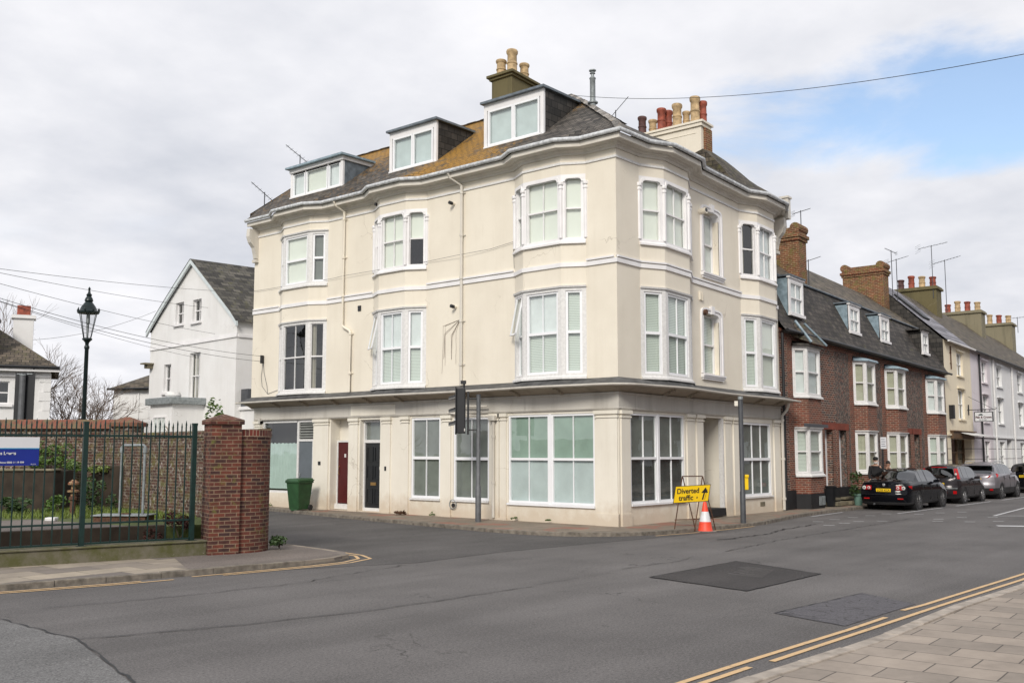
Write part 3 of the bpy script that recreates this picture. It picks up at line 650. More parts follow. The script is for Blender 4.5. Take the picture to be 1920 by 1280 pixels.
for gi, gidx in enumerate(groups):
    F3 = [bs[i][0] for i in gidx]; lns = [bs[i][1] for i in gidx]
    sp = bspec[gi]
    bay(F3, lns, UPP, sp['up']['arch'], 'upper window of the '+NM[gi], sp['up']['fills'], sp['up']['cols'], casement=sp['up'].get('casement', False))
    bay(F3, lns, LOW, False, 'lower window of the '+NM[gi], sp['lo']['fills'], sp['lo']['cols'], casement=sp['lo'].get('casement', False), swing=sp['lo'].get('swing'))
# ---- narrow windows on the right side with arched surrounds
for (a, b, z0, z1, fl_, dp, key) in ((4.72, 5.72, 7.72, 9.72, ('net', None), .30, True), (4.62, 5.62, 4.50, 6.42, ('venet', None), .26, True)):
    m = MB(FR); rr = .2; inn = [(a, z0), (a, z1-rr)]+[(a+rr-rr*math.cos(t*PI/10), z1-rr+rr*math.sin(t*PI/10)) for t in range(1, 6)]+[(b-rr+rr*math.sin(t*PI/10), z1-rr+rr*math.cos(t*PI/10)) for t in range(0, 5)]+[(b, z1-rr), (b, z0)]
    def grow(k): return [(p[0]+(-k if p[0] < (a+b)/2 else k)*(1 if (abs(p[0]-(a+b)/2) > (b-a)/2-rr*.5) else .6), p[1]+(k if p[1] > z1-rr*.7 else (k*.5 if p[1] > z1-rr+.001 else 0))) for p in inn]
    m.ring([(p[0], p[1]) for p in inn], grow(.10), -.02, .03); m.ring(grow(.10), grow(.16), -.02, .06)
    m.extr([(a+.001, z1-rr), (a+rr-rr*math.cos(PI/4), z1-rr+rr*math.sin(PI/4)), (a+rr, z1-.001), (a+.001, z1-.001)], -dp+.01, -.005); m.extr([(b-.001, z1-rr), (b-.001, z1-.001), (b-rr, z1-.001), (b-rr+rr*math.sin(PI/4), z1-rr+rr*math.sin(PI/4))], -dp+.01, -.005)
    m.extr([((a+b)/2-.07, z1-.01), ((a+b)/2+.07, z1-.01), ((a+b)/2+.11, z1+.24), ((a+b)/2-.11, z1+.24)], -.01, .09)
    m.box((a-.18, -.02, z0-.13), (b+.18, .10, z0-.075)); m.box((a-.14, -.02, z0-.19), (b+.14, .07, z0-.132)); m.box((a-.18, -.02, z0-.073), (b+.18, .13, z0-.02))
    m.build('window_surround', WHITE, B, wp=True)
    f = sash(B, FR, a+.0, b-.0, z0, z1-.02, n=-dp+.06, cols=2 if z0 > 7 else 1, fill=fl_[0], fillb=fl_[1], frame=WHITE, fw=.05, gap=.06)
    f['label'] = 'narrow sash window deep in a white arched surround'
# ---- ground floor windows and doors
def gwin(F, a, b, z0, z1, cols, fu, fb, mull=False, label=None):
    o = MB(F)
    o.box((a-.02, -.03, z0-.055), (b+.02, .06, z0-.0)); 
    if not mull:
        f = sash(B, F, a+.005, b-.005, z0, z1-.005, n=-.04, cols=cols, fill=fu, fillb=fb, fw=.065, midw=.09, gap=.06)
        sl = o.build('sill', WHITED, f, wp=True)
    else:
        mid_ = (a+b)/2; o.box((mid_-.045, -.07, z0), (mid_+.045, .0, z1)); f = o.build('window', UPVC, B, wp=True)
        for (p, q) in ((a+.005, mid_-.045), (mid_+.045, b-.005)):
            s_ = sash(B, F, p, q, z0, z1-.005, n=-.04, cols=cols, fill=fu, fillb=fb, fw=.055, midw=.07, gap=.06, name='sash', sub=f); s_.parent = f
    if label: f['label'] = label
gwin(FL, .80, 3.92, .60, 3.14, 2, 'green', 'frost', True, 'wide eight pane shop window with green and frosted glass')
gwin(FL, 4.68, 6.15, .62, 3.12, 2, 'dblind', 'dblind', False, 'four pane window behind the traffic light pole')
gwin(FL, 6.72, 8.02, .62, 3.15, 2, 'dblind', 'dblind', False, 'four pane window right of the black door')
gwin(FR, .57, 3.40, .66, 3.14, 2, 'dblind', 'shade', True, 'wide dark eight pane window right of the corner')
f = sash(B, FR, 7.025, 8.975, .64, 3.055, n=-.04, cols=3, fill='dblind', fillb='dblind', fw=.065, midw=.09, gap=.06); f['label'] = 'six pane window at the right end of the shopfront'
box_part(FR, (7.0, -.03, .585), (9.0, .06, .638), 'sill', WHITED, f)
# old shop window at the left end with half curtain, louvre and grey door
m = MB(FL)
for a, b, z0, z1 in ((13.9, 15.97, .6, .68), (13.9, 15.97, 3.12, 3.19), (15.9, 15.97, .68, 3.12), (13.84, 13.94, .2, 3.19), (13.0, 13.84, 2.44, 2.52), (13.0, 13.07, .2, 2.44), (13.0, 13.84, 3.12, 3.19)): m.box((a, -.10, z0), (b, -.03, z1))
sw_ = m.build('shop_window', WHITED, B, wp=True); sw_['label'] = 'old shop window with half height pale curtain at the left end'
m = MB(FL); m.poly([(13.92, -.07, .66), (15.92, -.07, .66), (15.92, -.07, 3.14), (13.92, -.07, 3.14)]); m.build('pane', GLASS, sw_, wp=True)
m = MB(FL); pts = [(13.96+1.94*i/60, -.16+.02*math.sin(i*1.7)+.01*math.sin(i*.6)) for i in range(61)]
for i in range(60): m.add([(pts[i][0], pts[i][1], .74), (pts[i+1][0], pts[i+1][1], .74), (pts[i+1][0], pts[i+1][1], 2.38+.02*math.sin(i*.9)), (pts[i][0], pts[i][1], 2.38+.02*math.sin((i-1)*.9))], [(0, 1, 2, 3)])
m.build('half_curtain', CURTG, sw_, wp=True)
m = MB(FL)
for k in range(6): z = 2.56+k*.095; m.hexa([(13.07, -.06, z), (13.84, -.06, z), (13.84, -.13, z+.07), (13.07, -.13, z+.07)], [(13.07, -.05, z+.01), (13.84, -.05, z+.01), (13.84, -.12, z+.08), (13.07, -.12, z+.08)])
m.build('louvre', BLINDD, sw_, wp=True)
d = box_part(FL, (13.07, -.10, .22), (13.84, -.06, 2.44), 'door', GREYDOOR, B); d['label'] = 'flat grey door beside the old shop window'
box_part(FL, (13.74, -.06, 1.2), (13.79, -.03, 1.32), 'handle', GREYL, d)
box_part(FL, (13.0, -.11, .10), (13.9, .02, .20), 'doorstep', CONC, B)
# red door in its recess
m = MB(FL); m.box((11.16, -.36, .32), (11.96, -.30, 2.40)); rd = m.build('door', REDDOOR, B, wp=True); rd['label'] = 'plain dark red door set back in a recess'
m = MB(FL); m.box((11.96, -.37, .24), (12.02, -.27, 2.46)); m.box((11.11, -.37, 2.40), (11.96, -.27, 2.46)); m.box((11.11, -.40, .13), (12.02, -.20, .30)); m.build('door_frame', WHITED, rd, wp=True)
MB(FL).tube([(11.90, -.30, 1.30), (11.90, -.26, 1.33), (11.90, -.26, 1.55), (11.90, -.30, 1.58)], .013, 8).build('handle', BRASS, rd, wp=True)
box_part(FL, (11.55, -.30, 1.88), (11.63, -.285, 2.0), 'house_number', LAMPW, rd)
# black panelled door
m = MB(FL); m.box((9.60, -.26, .22), (10.44, -.21, 2.37)); bd = m.build('door', BLKDOOR, B, wp=True); bd['label'] = 'black panelled door with brass letterbox and transom light'
for (a, b) in ((9.68, 9.98), (10.06, 10.36)):
    for (z0, z1) in ((.36, .86), (1.16, 1.62), (1.74, 2.24)):
        MB(FL).ring([(a+.03, z0+.03), (b-.03, z0+.03), (b-.03, z1-.03), (a+.03, z1-.03), (a+.03, z0+.03)], [(a, z0), (b, z0), (b, z1), (a, z1), (a, z0)], -.215, -.19).build('door_panel', BLKDOOR, bd, wp=True)
box_part(FL, (9.90, -.21, .96), (10.16, -.19, 1.06), 'letterbox', BRASS, bd)
box_part(FL, (9.62, -.21, 1.48), (9.74, -.20, 1.62), 'notice', LAMPW, bd)
m = MB(FL)
for a, b, z0, z1 in ((9.5, 9.60, .12, 3.13), (10.44, 10.5, .12, 3.13), (9.60, 10.44, 2.37, 2.47), (9.60, 10.44, 3.06, 3.13), (9.60, 10.44, .12, .22)): m.box((a, -.27, z0), (b, -.16, z1))
m.build('door_frame', WHITED, bd, wp=True)
m = MB(FL); m.poly([(9.58, -.23, 2.46), (10.45, -.23, 2.46), (10.45, -.23, 3.08), (9.58, -.23, 3.08)]); m.build('transom_pane', GLASS, bd, wp=True)
box_part(FL, (9.58, -.30, 2.47), (10.45, -.29, 3.06), 'blind', BLINDD, bd)
# meter box and step in the right hand recess
box_part(FR, (4.52, -.45, 1.38), (4.62, -.06, 2.05), 'meter_box', CREAMLOW, B, bevel=.01)
box_part(FR, (4.6, -.9, .13), (5.6, .12, .36), 'doorstep', PLINTH, B)
box_part(FR, (5.64, -.12, .13), (5.715, .02, 3.13), 'door_frame', WHITED, B)
# pilasters
def pilaster(F, a, b):
    p = MB(F); p.box((a, -.03, .42 if b-a < .8 and b < 1 else .16), (b, .045, 3.0)); p.box((a-.02, -.03, -.05), (b+.02, .065, .42 if b < 1 else .16)); p.box((a-.03, -.03, 3.0), (b+.03, .075, 3.04)); p.box((a, -.03, 3.04), (b, .045, 3.10)); p.box((a-.05, -.03, 3.10), (b+.05, .10, 3.20)); p.build('pilaster', CREAMLOW, B, wp=True)
for a, b in ((.02, .72), (3.98, 4.22), (4.26, 4.58), (6.24, 6.60), (8.12, 8.46), (8.98, 9.36), (10.58, 11.0), (12.12, 12.9), (16.05, 16.42)): pilaster(FL, a, b)
for a, b in ((.08, .50), (3.5, 3.86), (4.06, 4.44), (5.78, 6.14), (6.34, 6.72), (9.16, 9.62)): pilaster(FR, a, b)
# fascia, coving, canopy
P0 = [(0, 16.45), (0, 0), (9.7, 0)]
MB().sweep(P0, [(-.03, 3.22), (.05, 3.22), (.07, 3.26), (.04, 3.28), (.04, 3.62), (.07, 3.64), (.07, 3.69), (-.03, 3.70)]).build('fascia', FASC, B, wp=True)
box_part(FL, (8.75, .03, 3.29), (10.95, .046, 3.61), 'fascia_patch', CREAMLOW, B)
def bump_(s, c, wd, h): t = (s-c)/wd; return h*math.exp(-t*t*1.4)
def oL(s): return .50+bump_(s, 2.3, 1.9, .22)+bump_(s, 8.7, 1.9, .18)+bump_(s, 13.8, 1.9, .12)
def oR(s): return .50+bump_(s, 2.6, 1.9, .22)+bump_(s, 8.3, 1.7, .20)
cpath = []; K = 34
for k in range(K+1): s_ = 16.95-(16.95-.6)*k/K; cpath.append((-oL(s_), s_))
c0 = (-oL(.6), .6); c1 = (.6, -oR(.6)); cc = (-.66, -.66)
for k in range(1, 8): t = k/8; cpath.append(((1-t)**2*c0[0]+2*t*(1-t)*cc[0]+t*t*c1[0], (1-t)**2*c0[1]+2*t*(1-t)*cc[1]+t*t*c1[1]))
for k in range(24): s_ = .6+(10.15-.6)*k/23; cpath.append((s_, -oR(s_)))
def wallpt(p):
    x, y = p
    if x < 0 and y > 0: return (0, min(y, 16.7))
    if y < 0 and x > 0: return (min(x, 9.7), 0)
    return (0, 0)
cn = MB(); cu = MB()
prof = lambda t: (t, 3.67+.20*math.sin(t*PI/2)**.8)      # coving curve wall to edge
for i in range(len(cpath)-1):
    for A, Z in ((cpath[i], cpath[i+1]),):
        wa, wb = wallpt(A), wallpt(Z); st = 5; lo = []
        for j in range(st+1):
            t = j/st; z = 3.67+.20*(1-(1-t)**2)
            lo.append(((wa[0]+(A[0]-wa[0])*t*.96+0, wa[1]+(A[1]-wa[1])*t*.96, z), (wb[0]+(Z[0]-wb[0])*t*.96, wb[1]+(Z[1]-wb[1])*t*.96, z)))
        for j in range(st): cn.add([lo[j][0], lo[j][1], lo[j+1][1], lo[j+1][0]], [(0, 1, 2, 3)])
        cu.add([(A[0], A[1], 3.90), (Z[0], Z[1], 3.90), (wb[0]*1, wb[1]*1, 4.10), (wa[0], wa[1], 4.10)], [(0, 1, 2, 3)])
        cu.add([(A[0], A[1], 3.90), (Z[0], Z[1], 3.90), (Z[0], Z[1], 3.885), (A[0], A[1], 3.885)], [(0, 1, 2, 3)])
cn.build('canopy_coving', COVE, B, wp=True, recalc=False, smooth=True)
cu.build('canopy_roof', LEADR, B, wp=True, recalc=False)
g = MB(); g.sweep(cpath, [(-.03, 3.845), (.03, 3.845), (.055, 3.87), (.055, 3.905), (.04, 3.905), (-.03, 3.885)]); g.build('canopy_gutter', CORN, B, wp=True)
# lead upstand below the bays
m = MB(); m.sweep([(-p, s) for s, p in reversed(LS)]+[(s, -p) for s, p in RS[1:]], [(0, 3.9), (.10, 3.97), (.03, 4.06), (0, 4.10)]); m.build('lead_flashing', LEADR, B, wp=True)
br = MB(FL)
def bracket(s, F):
    b = MB(F); o = .07
    for k, (n_, z_, r_) in enumerate(((.10, 3.72, .05), (.20, 3.74, .055), (.31, 3.79, .05), (.40, 3.81, .035))):
        c = F.p(s, n_, z_); 
        b.add([], []); 
        for dz in (0,): b.tube([(s-.05, n_, z_), (s+.05, n_, z_)], r_, 8)
    return b
for s in (14.9, 13.25, 9.9, 8.35, 3.45, 1.85, 5.4, 11.6):
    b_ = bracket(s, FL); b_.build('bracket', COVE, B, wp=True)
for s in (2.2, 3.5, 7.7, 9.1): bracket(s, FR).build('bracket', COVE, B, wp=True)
# end consoles under the eaves and the little parapet at the right end
for F, u, lab in ((FL, 16.62, 'left'), (FR, 9.66, 'right')):
    pr_ = [(0, 10.5), (.42, 10.5), (.44, 10.2), (.36, 9.98), (.20, 9.80), (.13, 9.55), (.11, 9.40), (0, 9.36)]
    m = MB(F); n = len(pr_); m.add([(u-.1, a, z) for a, z in pr_]+[(u+.1, a, z) for a, z in pr_], [tuple(range(n))[::-1], tuple(range(n, 2*n))]+[(i, (i+1) % n, n+(i+1) % n, n+i) for i in range(n)])
    m.box((u-.12, -.02, 9.24), (u+.12, .14, 9.35)); m.build('console', CORN, B, wp=True)
m = MB(); m.box((9.70, -.52, 10.5), (9.92, 3.0, 11.25)); m.box((9.66, -.56, 11.25), (9.96, 3.0, 11.32)); m.build('end_parapet', CORN, B, wp=True)
# downpipes
def pipe(F, pts, name, mat, r=.045, col=True, lab=None):
    m = MB(F); m.tube(pts, r, 10)
    if col:
        za = max(p[2] for p in pts); zb = min(p[2] for p in pts); z = za-.6
        while z > zb+.3:
            for i in range(len(pts)-1):
                p, q = pts[i], pts[i+1]
                if min(p[2], q[2]) <= z <= max(p[2], q[2]) and abs(p[0]-q[0]) < .05: m.tube([(p[0], p[1], z-.04), (p[0], p[1], z+.04)], r*1.35, 10); m.box((p[0]-.11, 0, z-.02), (p[0]+.11, .03, z+.02))
            z -= 1.35
    return m.build(name, mat, B, wp=True, smooth=True)
pipe(FL, [(6.02, .46, 10.74), (6.02, .40, 10.62), (5.78, .09, 10.36), (5.78, .08, 4.1)], 'downpipe', CORN)
pipe(FL, [(11.55, .46, 10.74), (11.55, .40, 10.62), (11.42, .09, 10.4), (11.42, .08, 6.42), (11.38, .08, 6.36), (11.05, .08, 6.2), (11.0, .08, 6.12), (11.0, .08, 4.1)], 'downpipe', CREAM)
pipe(FL, [(4.42, .10, 3.12), (4.42, .10, .15)], 'downpipe', CORN)
m = MB(FL); m.box((4.30, .02, 3.0), (4.54, .20, 3.14)); m.tube([(4.46, .14, 3.10), (5.2, .14, 3.16), (6.3, .12, 3.27)], .03, 8); m.tube([(4.6, .18, 3.42), (5.9, .18, 3.46)], .03, 8); m.build('waste_pipe', CORN, B, wp=True)
pipe(FR, [(9.62, .38, 3.80), (9.62, .30, 3.55), (9.62, .12, 3.35), (9.62, .11, .12)], 'downpipe', CORN, .05)
pipe(FR, [(9.2, .03, 4.25), (9.5, .06, 4.2), (9.62, .10, 3.95)], 'overflow_pipe', CORN, .035, False)
# small things fixed to the walls
def flue(F, s, z, name='wall_vent', mat=BLACK, base=True):
    b = MB(F)
    if base: b.tube([(s, -.02, z), (s, .10, z)], .05, 10); b.build('vent_collar', CREAM, B, wp=True)
    b = MB(F); b.tube([(s, .10 if base else 0, z), (s+.02, .22, z+.02)], .055, 10); b.build(name, mat, B, wp=True)
flue(FL, 6.18, 9.86); flue(FL, 6.08, 6.56); flue(FL, 9.65, 10.36, base=False)
MB(FR).tube([(4.62, 0, 6.42), (4.62, .14, 6.42)], .085, 12).build('wall_vent', RUST, B, wp=True)
MB(FR).tube([(4.58, 0, 9.60), (4.58, .22, 9.62)], .10, 12).build('wall_vent', CREAM, B, wp=True)
MB(FR).tube([(4.58, .22, 9.62), (4.58, .225, 9.62)], .075, 12).build('wall_vent', BLACK, B, wp=True)
box_part(FL, (10.55, 0, 6.85), (10.70, .03, 7.03), 'air_brick', BLACK, B)
box_part(FR, (4.40, 0, 6.78), (4.46, .06, 7.05), 'wall_box', CREAM, B); box_part(FR, (4.52, 0, 6.78), (4.58, .06, 7.05), 'wall_box', CREAM, B)
box_part(FL, (12.5, .045, 1.62), (12.62, .07, 1.74), 'number_plate', BLACK, B)
box_part(FL, (9.14, .045, 1.46), (9.22, .06, 1.60), "bell_push", BLACK, B)
MB(FL).tube([(6.12+.14*math.cos(t*PI/8), .05, .48+.14*math.sin(t*PI/8)) for t in range(17)], .014, 6).build('flue_guard', GREYL, B, wp=True)
MB(FL).tube([(6.12, 0, .45), (6.12, .05, .45)], .06, 10).build('flue_outlet', BLACK, B, wp=True)
box_part(FR, (8.1, 0, .30), (8.42, .012, .44), 'air_brick', CONC, B)
# dead creeper stems and hairline cracks on the wall
m = MB(FL); rnd = random.Random(3)
for k in range(8):
    s_ = 5.88+rnd.uniform(0, .75); z = 6.05-rnd.uniform(0, .5); pts = [(5.9, .012, 6.15)]
    pts.append((s_, .012, z))
    while z > 4.4+rnd.uniform(-.2, 1.0): z -= .25; s_ += rnd.uniform(-.015, .02); pts.append((s_, .012, z))
    m.tube(pts, .0035, 4)
m.build('dead_creeper', RUST, B, wp=True)
m = MB(FL); m.tube([(16.0, .03, 5.55), (16.0, .12, 5.55)], .03, 8); m.box((15.97, .03, 5.35), (16.05, .14, 5.65)); m.build('wire_bracket', BLACK, B, wp=True)
m = MB(FL); m.tube([(16.0, .03, 5.4), (15.95, .02, 5.0), (15.75, .02, 4.5), (15.7, .02, 4.2)], .008, 5); m.tube([(16.0, .03, 5.4), (16.12, .02, 4.9), (16.05, .02, 4.5), (15.7, .02, 4.2), (15.1, .02, 4.32)], .007, 5); m.build('loose_cable', GREYD, B, wp=True)
m = MB(FL); m.tube([(16.7, .05, 8.15), (12.0, .06, 8.12), (11.4, .10, 8.14), (7.4, .05, 8.15), (5.9, .12, 8.17), (4.6, .05, 8.2), (3.7, .05, 8.3)], .006, 5); m.tube([(3.7, .04, 8.3), (3.66, .04, 7.5)], .006, 5); m.build('cable', GREYD, B, wp=True)
box_part(FL, (16.0, 0, 3.1), (16.1, .12, 3.3), 'wall_box', FASC, B)
# ---- roof
eo = off(PATH, .45); RZ = 10.86
rf = MB()
inner = []
for (x, y), (a, b) in zip(PATH, eo):
    inner.append((x, y))
def inpt(p, q):
    i = PATH.index(p)
    if p[1] > 0.001 and p[0] <= 0: return (0.0, q[1], 11.24)
    if abs(p[0]) < 1e-6 and abs(p[1]) < 1e-6: return (0, 0, 11.24)
    return (q[0], 0.0, 11.24)
NX = 20
bell = MB()
for i in range(len(PATH)-1):
    if PATH[i+1][0] > 9.7: continue
    a, b = eo[i], eo[i+1]; ia, ib = inpt(PATH[i], a), inpt(PATH[i+1], b)
    bell.add([(a[0], a[1], RZ), (b[0], b[1], RZ), ib, ia], [(0, 1, 2, 3)])
    bell.add([(a[0], a[1], RZ), (b[0], b[1], RZ), (b[0], b[1], RZ-.04), (a[0], a[1], RZ-.04)], [(0, 1, 2, 3)])
APX = (3.55, 4.20, 14.03)
rf.add(bell.v, bell.f, raw=True)
rf.poly([(0, 0, 11.24), APX, (3.55, 16.9, 14.0), (0, 16.9, 11.24)])
rf.poly([(3.55, 16.9, 14.0), APX, (3.55+3.5, 7.6, 11.4), (7.4, 16.9, 11.2)])
rf.poly([(0, 17.15, 11.24), (3.55, 16.95, 14.0), (3.55, 16.95, 13.9), (0, 17.15, 11.1)])
rf.build('roof', ROOF, B, wp=True, recalc=False)
rr = MB(); rr.poly([(0, 0, 11.24), (6.75, 0, 11.24), (6.75, 4.20, 14.03), APX]); rr.poly([APX, (6.75, 4.2, 14.03), (6.75, 7.6, 11.4), (7.05, 7.6, 11.4)])
rr.build('roof', ROOFR, B, wp=True, recalc=False)
# lower roof to the right of the party stack, sagging towards the end parapet
rr = MB(); tops = [(6.6, 1.0, 12.44), (7.1, 0.9, 12.43), (7.85, 0.85, 12.35), (8.32, 0.8, 12.25), (8.6, 0.65, 12.06), (8.89, 0.5, 11.86), (9.18, 0.35, 11.71), (9.68, 0.1, 11.53), (9.7, 0.1, 11.53)]
for i in range(len(tops)-1):
    a, b = tops[i], tops[i+1]
    for j in range(5):
        t0, t1 = j/5, (j+1)/5
        def q(p, t): s0 = (p[0], 0.02, 11.25); return (p[0], s0[1]+(p[1]-s0[1])*t, s0[2]+(p[2]-s0[2])*(t**.85))
        rr.add([q(a, t0), q(b, t0), q(b, t1), q(a, t1)], [(0, 1, 2, 3)])
    rr.add([a, b, (b[0], 5.5, b[2]-1.2), (a[0], 5.5, a[2]-1.2)], [(0, 1, 2, 3)])
rr.poly([(6.6, 0.0, 11.0)]+[q(tops[0], k/5) for k in range(6)]+[(6.6, 4.0, 11.6), (6.6, 4.0, 11.0)])
rr.build('roof', ROOFR, B, wp=True, recalc=False, smooth=False)
# hip and ridge tiles
m = MB()
def tiles(a, b, n, w=.13, h=.05):
    a, b = Vector(a), Vector(b); d = (b-a).normalized(); sdv = d.cross(Vector((0, 0, 1))).normalized()
    for k in range(n):
        p = a+(b-a)*k/n; q = a+(b-a)*(k+1.06)/n; lift = Vector((0, 0, .03+.012*(k % 2)))
        m.add([tuple(p-sdv*w+lift-Vector((0, 0, h))), tuple(p+lift+Vector((0, 0, h*.6))), tuple(p+sdv*w+lift-Vector((0, 0, h))), tuple(q-sdv*w+lift-Vector((0, 0, h))), tuple(q+lift+Vector((0, 0, h*.6))), tuple(q+sdv*w+lift-Vector((0, 0, h)))], [(0, 1, 4, 3), (1, 2, 5, 4), (0, 2, 1), (3, 4, 5), (0, 3, 5, 2)], raw=True)
tiles((-.42, -.42, 10.88), (0, 0, 11.24), 2); tiles((0, 0, 11.24), APX, 15); tiles(APX, (3.55, 16.9, 14.0), 38, .11, .04); tiles(APX, (6.7, 4.2, 14.03), 9, .11, .04)
m.build('ridge_tile', HIPT, B, wp=True)
# ---- dormers
def dormer(u0, u1, zt, cheek, lab, three=False, roofo=.10):
    q0 = -.5; zb = 11.60; FD = FL
    back = -(zt-11.24)/.789-.05
    m = MB(FD); a = zb
    # front frame
    m.box((u0, q0-.08, zb-.06), (u0+.13, q0, zt)); m.box((u1-.13, q0-.08, zb-.06), (u1, q0, zt)); m.box((u0+.13, q0-.08, zt-.22), (u1-.13, q0, zt)); m.box((u0+.13, q0-.08, zb-.06), (u1-.13, q0+.0, zb+.03)); m.box((u0+.05, q0, zb-.02), (u1-.05, q0+.08, zb+.03))
    d = m.build('dormer', WHITE, B, wp=True); d['label'] = lab
    for u in (u0, u1-.05):
        bx = lambda y: -(y-11.24)/.789
        pr = [(q0-.08, zb-.1), (q0-.08, zt), (back, zt)]
        MB(FD).add([(u, a_, z_) for a_, z_ in pr]+[(u+.05, a_, z_) for a_, z_ in pr], [(0, 1, 2), (3, 5, 4), (0, 3, 4, 1), (1, 4, 5, 2), (0, 2, 5, 3)])
        m = MB(FD); m.add([(u, a_, z_) for a_, z_ in pr]+[(u+.05, a_, z_) for a_, z_ in pr], [(0, 1, 2), (3, 5, 4), (0, 3, 4, 1), (1, 4, 5, 2), (0, 2, 5, 3)]); m.build('cheek', cheek, d, wp=True)
    m = MB(FD); m.box((u0-roofo, back, zt), (u1+roofo*.6, q0+roofo*1.3, zt+.07)); m.build('dormer_roof', LEADL if three else LEAD, d, wp=True)
    if three: m = MB(FD); m.box((u0-.05, back, zt-.14), (u1+.03, q0+.05, zt-.002)); m.build('fascia_board', WHITE, d, wp=True)
    z0, z1 = zb+.03, zt-(.22 if not three else .16)
    if three: parts = [(u0+.14, u0+.82, 'net'), (u0+.86, u1-.92, 'blind'), (u1-.88, u1-.14, 'net')]
    else:
        md = (u0+u1)/2; parts = [(u0+.17, md-.005, 'frost'), (md+.005, u1-.17, 'frost')]
    for a_, b_, fi in parts:
        o = sash(B, FD, a_, b_, z0, z1, n=q0-.02, cols=1, mid=None, fw=.065, fill=fi if fi != 'curt' else 'curtLR', name='casement', sub=d); o.parent = d
    m = MB(FD); m.box((u0+.15, q0-1.3, z0), (u1-.15, q0-1.25, z1)); m.build('interior', BLINDL if not three else BLINDL, d, wp=True)
dormer(2.95, 5.38, 13.03, DSLATE, 'dormer nearest the corner below the mossy chimney')
dormer(7.5, 9.78, 13.02, DSLATE, 'middle dormer with a dark slate side')
dormer(12.25, 15.3, 12.72, LEAD, 'wide left dormer with a grey lead side', three=True, roofo=.16)
# ---- chimneys
def pot(c, h, r, mat, par, wp=True, cap=True):
    m = MB(); p = [(r*1.02, 0), (r*.98, h*.05), (r*.88, h*.12), (r*.86, h*.40), (r*.96, h*.42), (r*.96, h*.47), (r*.84, h*.50), (r*.82, h*.80), (r*1.0, h*.86), (r*1.04, h*.96), (r*.95, h), (r*.72, h), (r*.70, h*.8)]
    m.lathe(p, c, 14); return m.build('chimney_pot', mat, par, wp=wp, smooth=True)
m = MB(); m.box((3.0, 6.35, 13.2), (4.28, 7.28, 15.12)); m.box((2.93, 6.28, 15.06), (4.35, 7.35, 15.14)); m.box((2.86, 6.21, 15.142), (4.42, 7.42, 15.24)); m.box((2.985, 6.335, 14.25), (4.295, 7.295, 14.28))
ch = m.build('chimney', STACK, B, wp=True, bevel=.02); ch['label'] = 'mossy green chimney with three pots'
pot((3.25, 7.05, 15.24), .62, .19, POTY, ch); pot((3.25, 6.55, 15.24), .86, .20, POTY, ch); pot((4.0, 6.62, 15.24), .66, .18, POTY, ch)
m = MB(); m.box((6.70, 1.12, 11.4), (7.18, 3.9, 13.30)); m.box((6.64, 1.06, 13.30), (7.3, 3.98, 13.42)); m.box((6.60, 1.0, 13.42), (7.36, 4.05, 13.50)); m.box((6.685, 1.30, 13.08), (6.70, 3.9, 13.10))
ch = m.build('chimney', CREAM, B, wp=True, bevel=.015); ch['label'] = 'long cream rendered stack with seven mixed pots'
box_part(ID, (6.86, 1.03, 11.5), (7.3, 1.115, 13.29), 'brick_face', CHIMB, ch)
for (x, y, h, r, mt) in ((6.85, 3.55, .68, .16, POTD), (7.15, 3.3, .60, .16, POTY), (6.85, 2.75, .80, .17, POTR), (7.15, 2.65, .80, .15, POTR), (6.85, 2.12, .82, .18, POTY), (7.18, 1.95, .62, .14, POTY), (6.86, 1.42, .92, .18, POTY), (7.18, 1.3, .84, .15, POTR)):
    pot((x, y, 13.52), h, r, mt, ch)
m = MB(); m.lathe([(.10, 0), (.10, .18), (.16, .20), (.16, .24), (.085, .26), (.085, .95), (.10, .97), (.10, 1.0), (.05, 1.05), (.05, 1.12), (.09, 1.14), (.05, 1.2), (.11, 1.22), (.11, 1.25), (0, 1.25)], (1.72, 2.0, 12.45), 12)
m.build('flue_pipe', GREYL, B, wp=True, smooth=True)
# aerials
def aerial(base, h, az, size, par, wp=True, mat=GREYD, n=7, tilt=.42, mast=.02, fold=True):
    m = MB(); x, y, z = base; m.tube([(x, y, z), (x, y, z+h)], mast, 6); dx, dy = math.cos(az), math.sin(az); ex, ey = -dy, dx; t = Vector((x, y, z+h-.05))
    d = Vector((dx, dy, tilt)); a = t-d*size*.45; b = t+d*size*.55; m.tube([tuple(a), tuple(b)], .014, 6)
    for k in range(n):
        p = a+(b-a)*(k+.5)/n; l = size*.22*(1-.4*k/n); m.tube([tuple(p-Vector((ex, ey, 0))*l), tuple(p+Vector((ex, ey, 0))*l)], .006, 4)
    for s_ in (-1, 1):
        for zz_ in (.06, .13): m.tube([tuple(a+Vector((-ex*size*.2, -ey*size*.2, s_*zz_*size))), tuple(a+Vector((ex*size*.2, ey*size*.2, s_*zz_*size)))], .006, 4)
    return m.build('aerial', mat, par, wp=wp)
aerial((7.6, 5.2, 12.9), 2.2, -.7, .9, B, tilt=1.3); aerial((1.6, 16.2, 12.3), 1.45, 2.9, 1.1, B, tilt=.6); aerial((.4, 16.8, 11.45), .65, 2.9, 1.0, B, tilt=.7)
# ================================================================== ground
MB().add([(-400, -400, -.06), (600, -400, -.06), (600, 600, -.06), (-400, 600, -.06)], [(0, 1, 2, 3)]).build('ground', SOIL); struct(bpy.data.objects['ground'])
def sheet(name, pts, z, mat, uvf=None):
    m = MB(); m.poly([(p[0], p[1], z) for p in pts]); return struct(m.build(name, mat, uvf=uvf, recalc=False))
sheet('road', [(-90, -11.35), (160, -11.35), (160, 2), (-90, 30)], 0, ASPH)
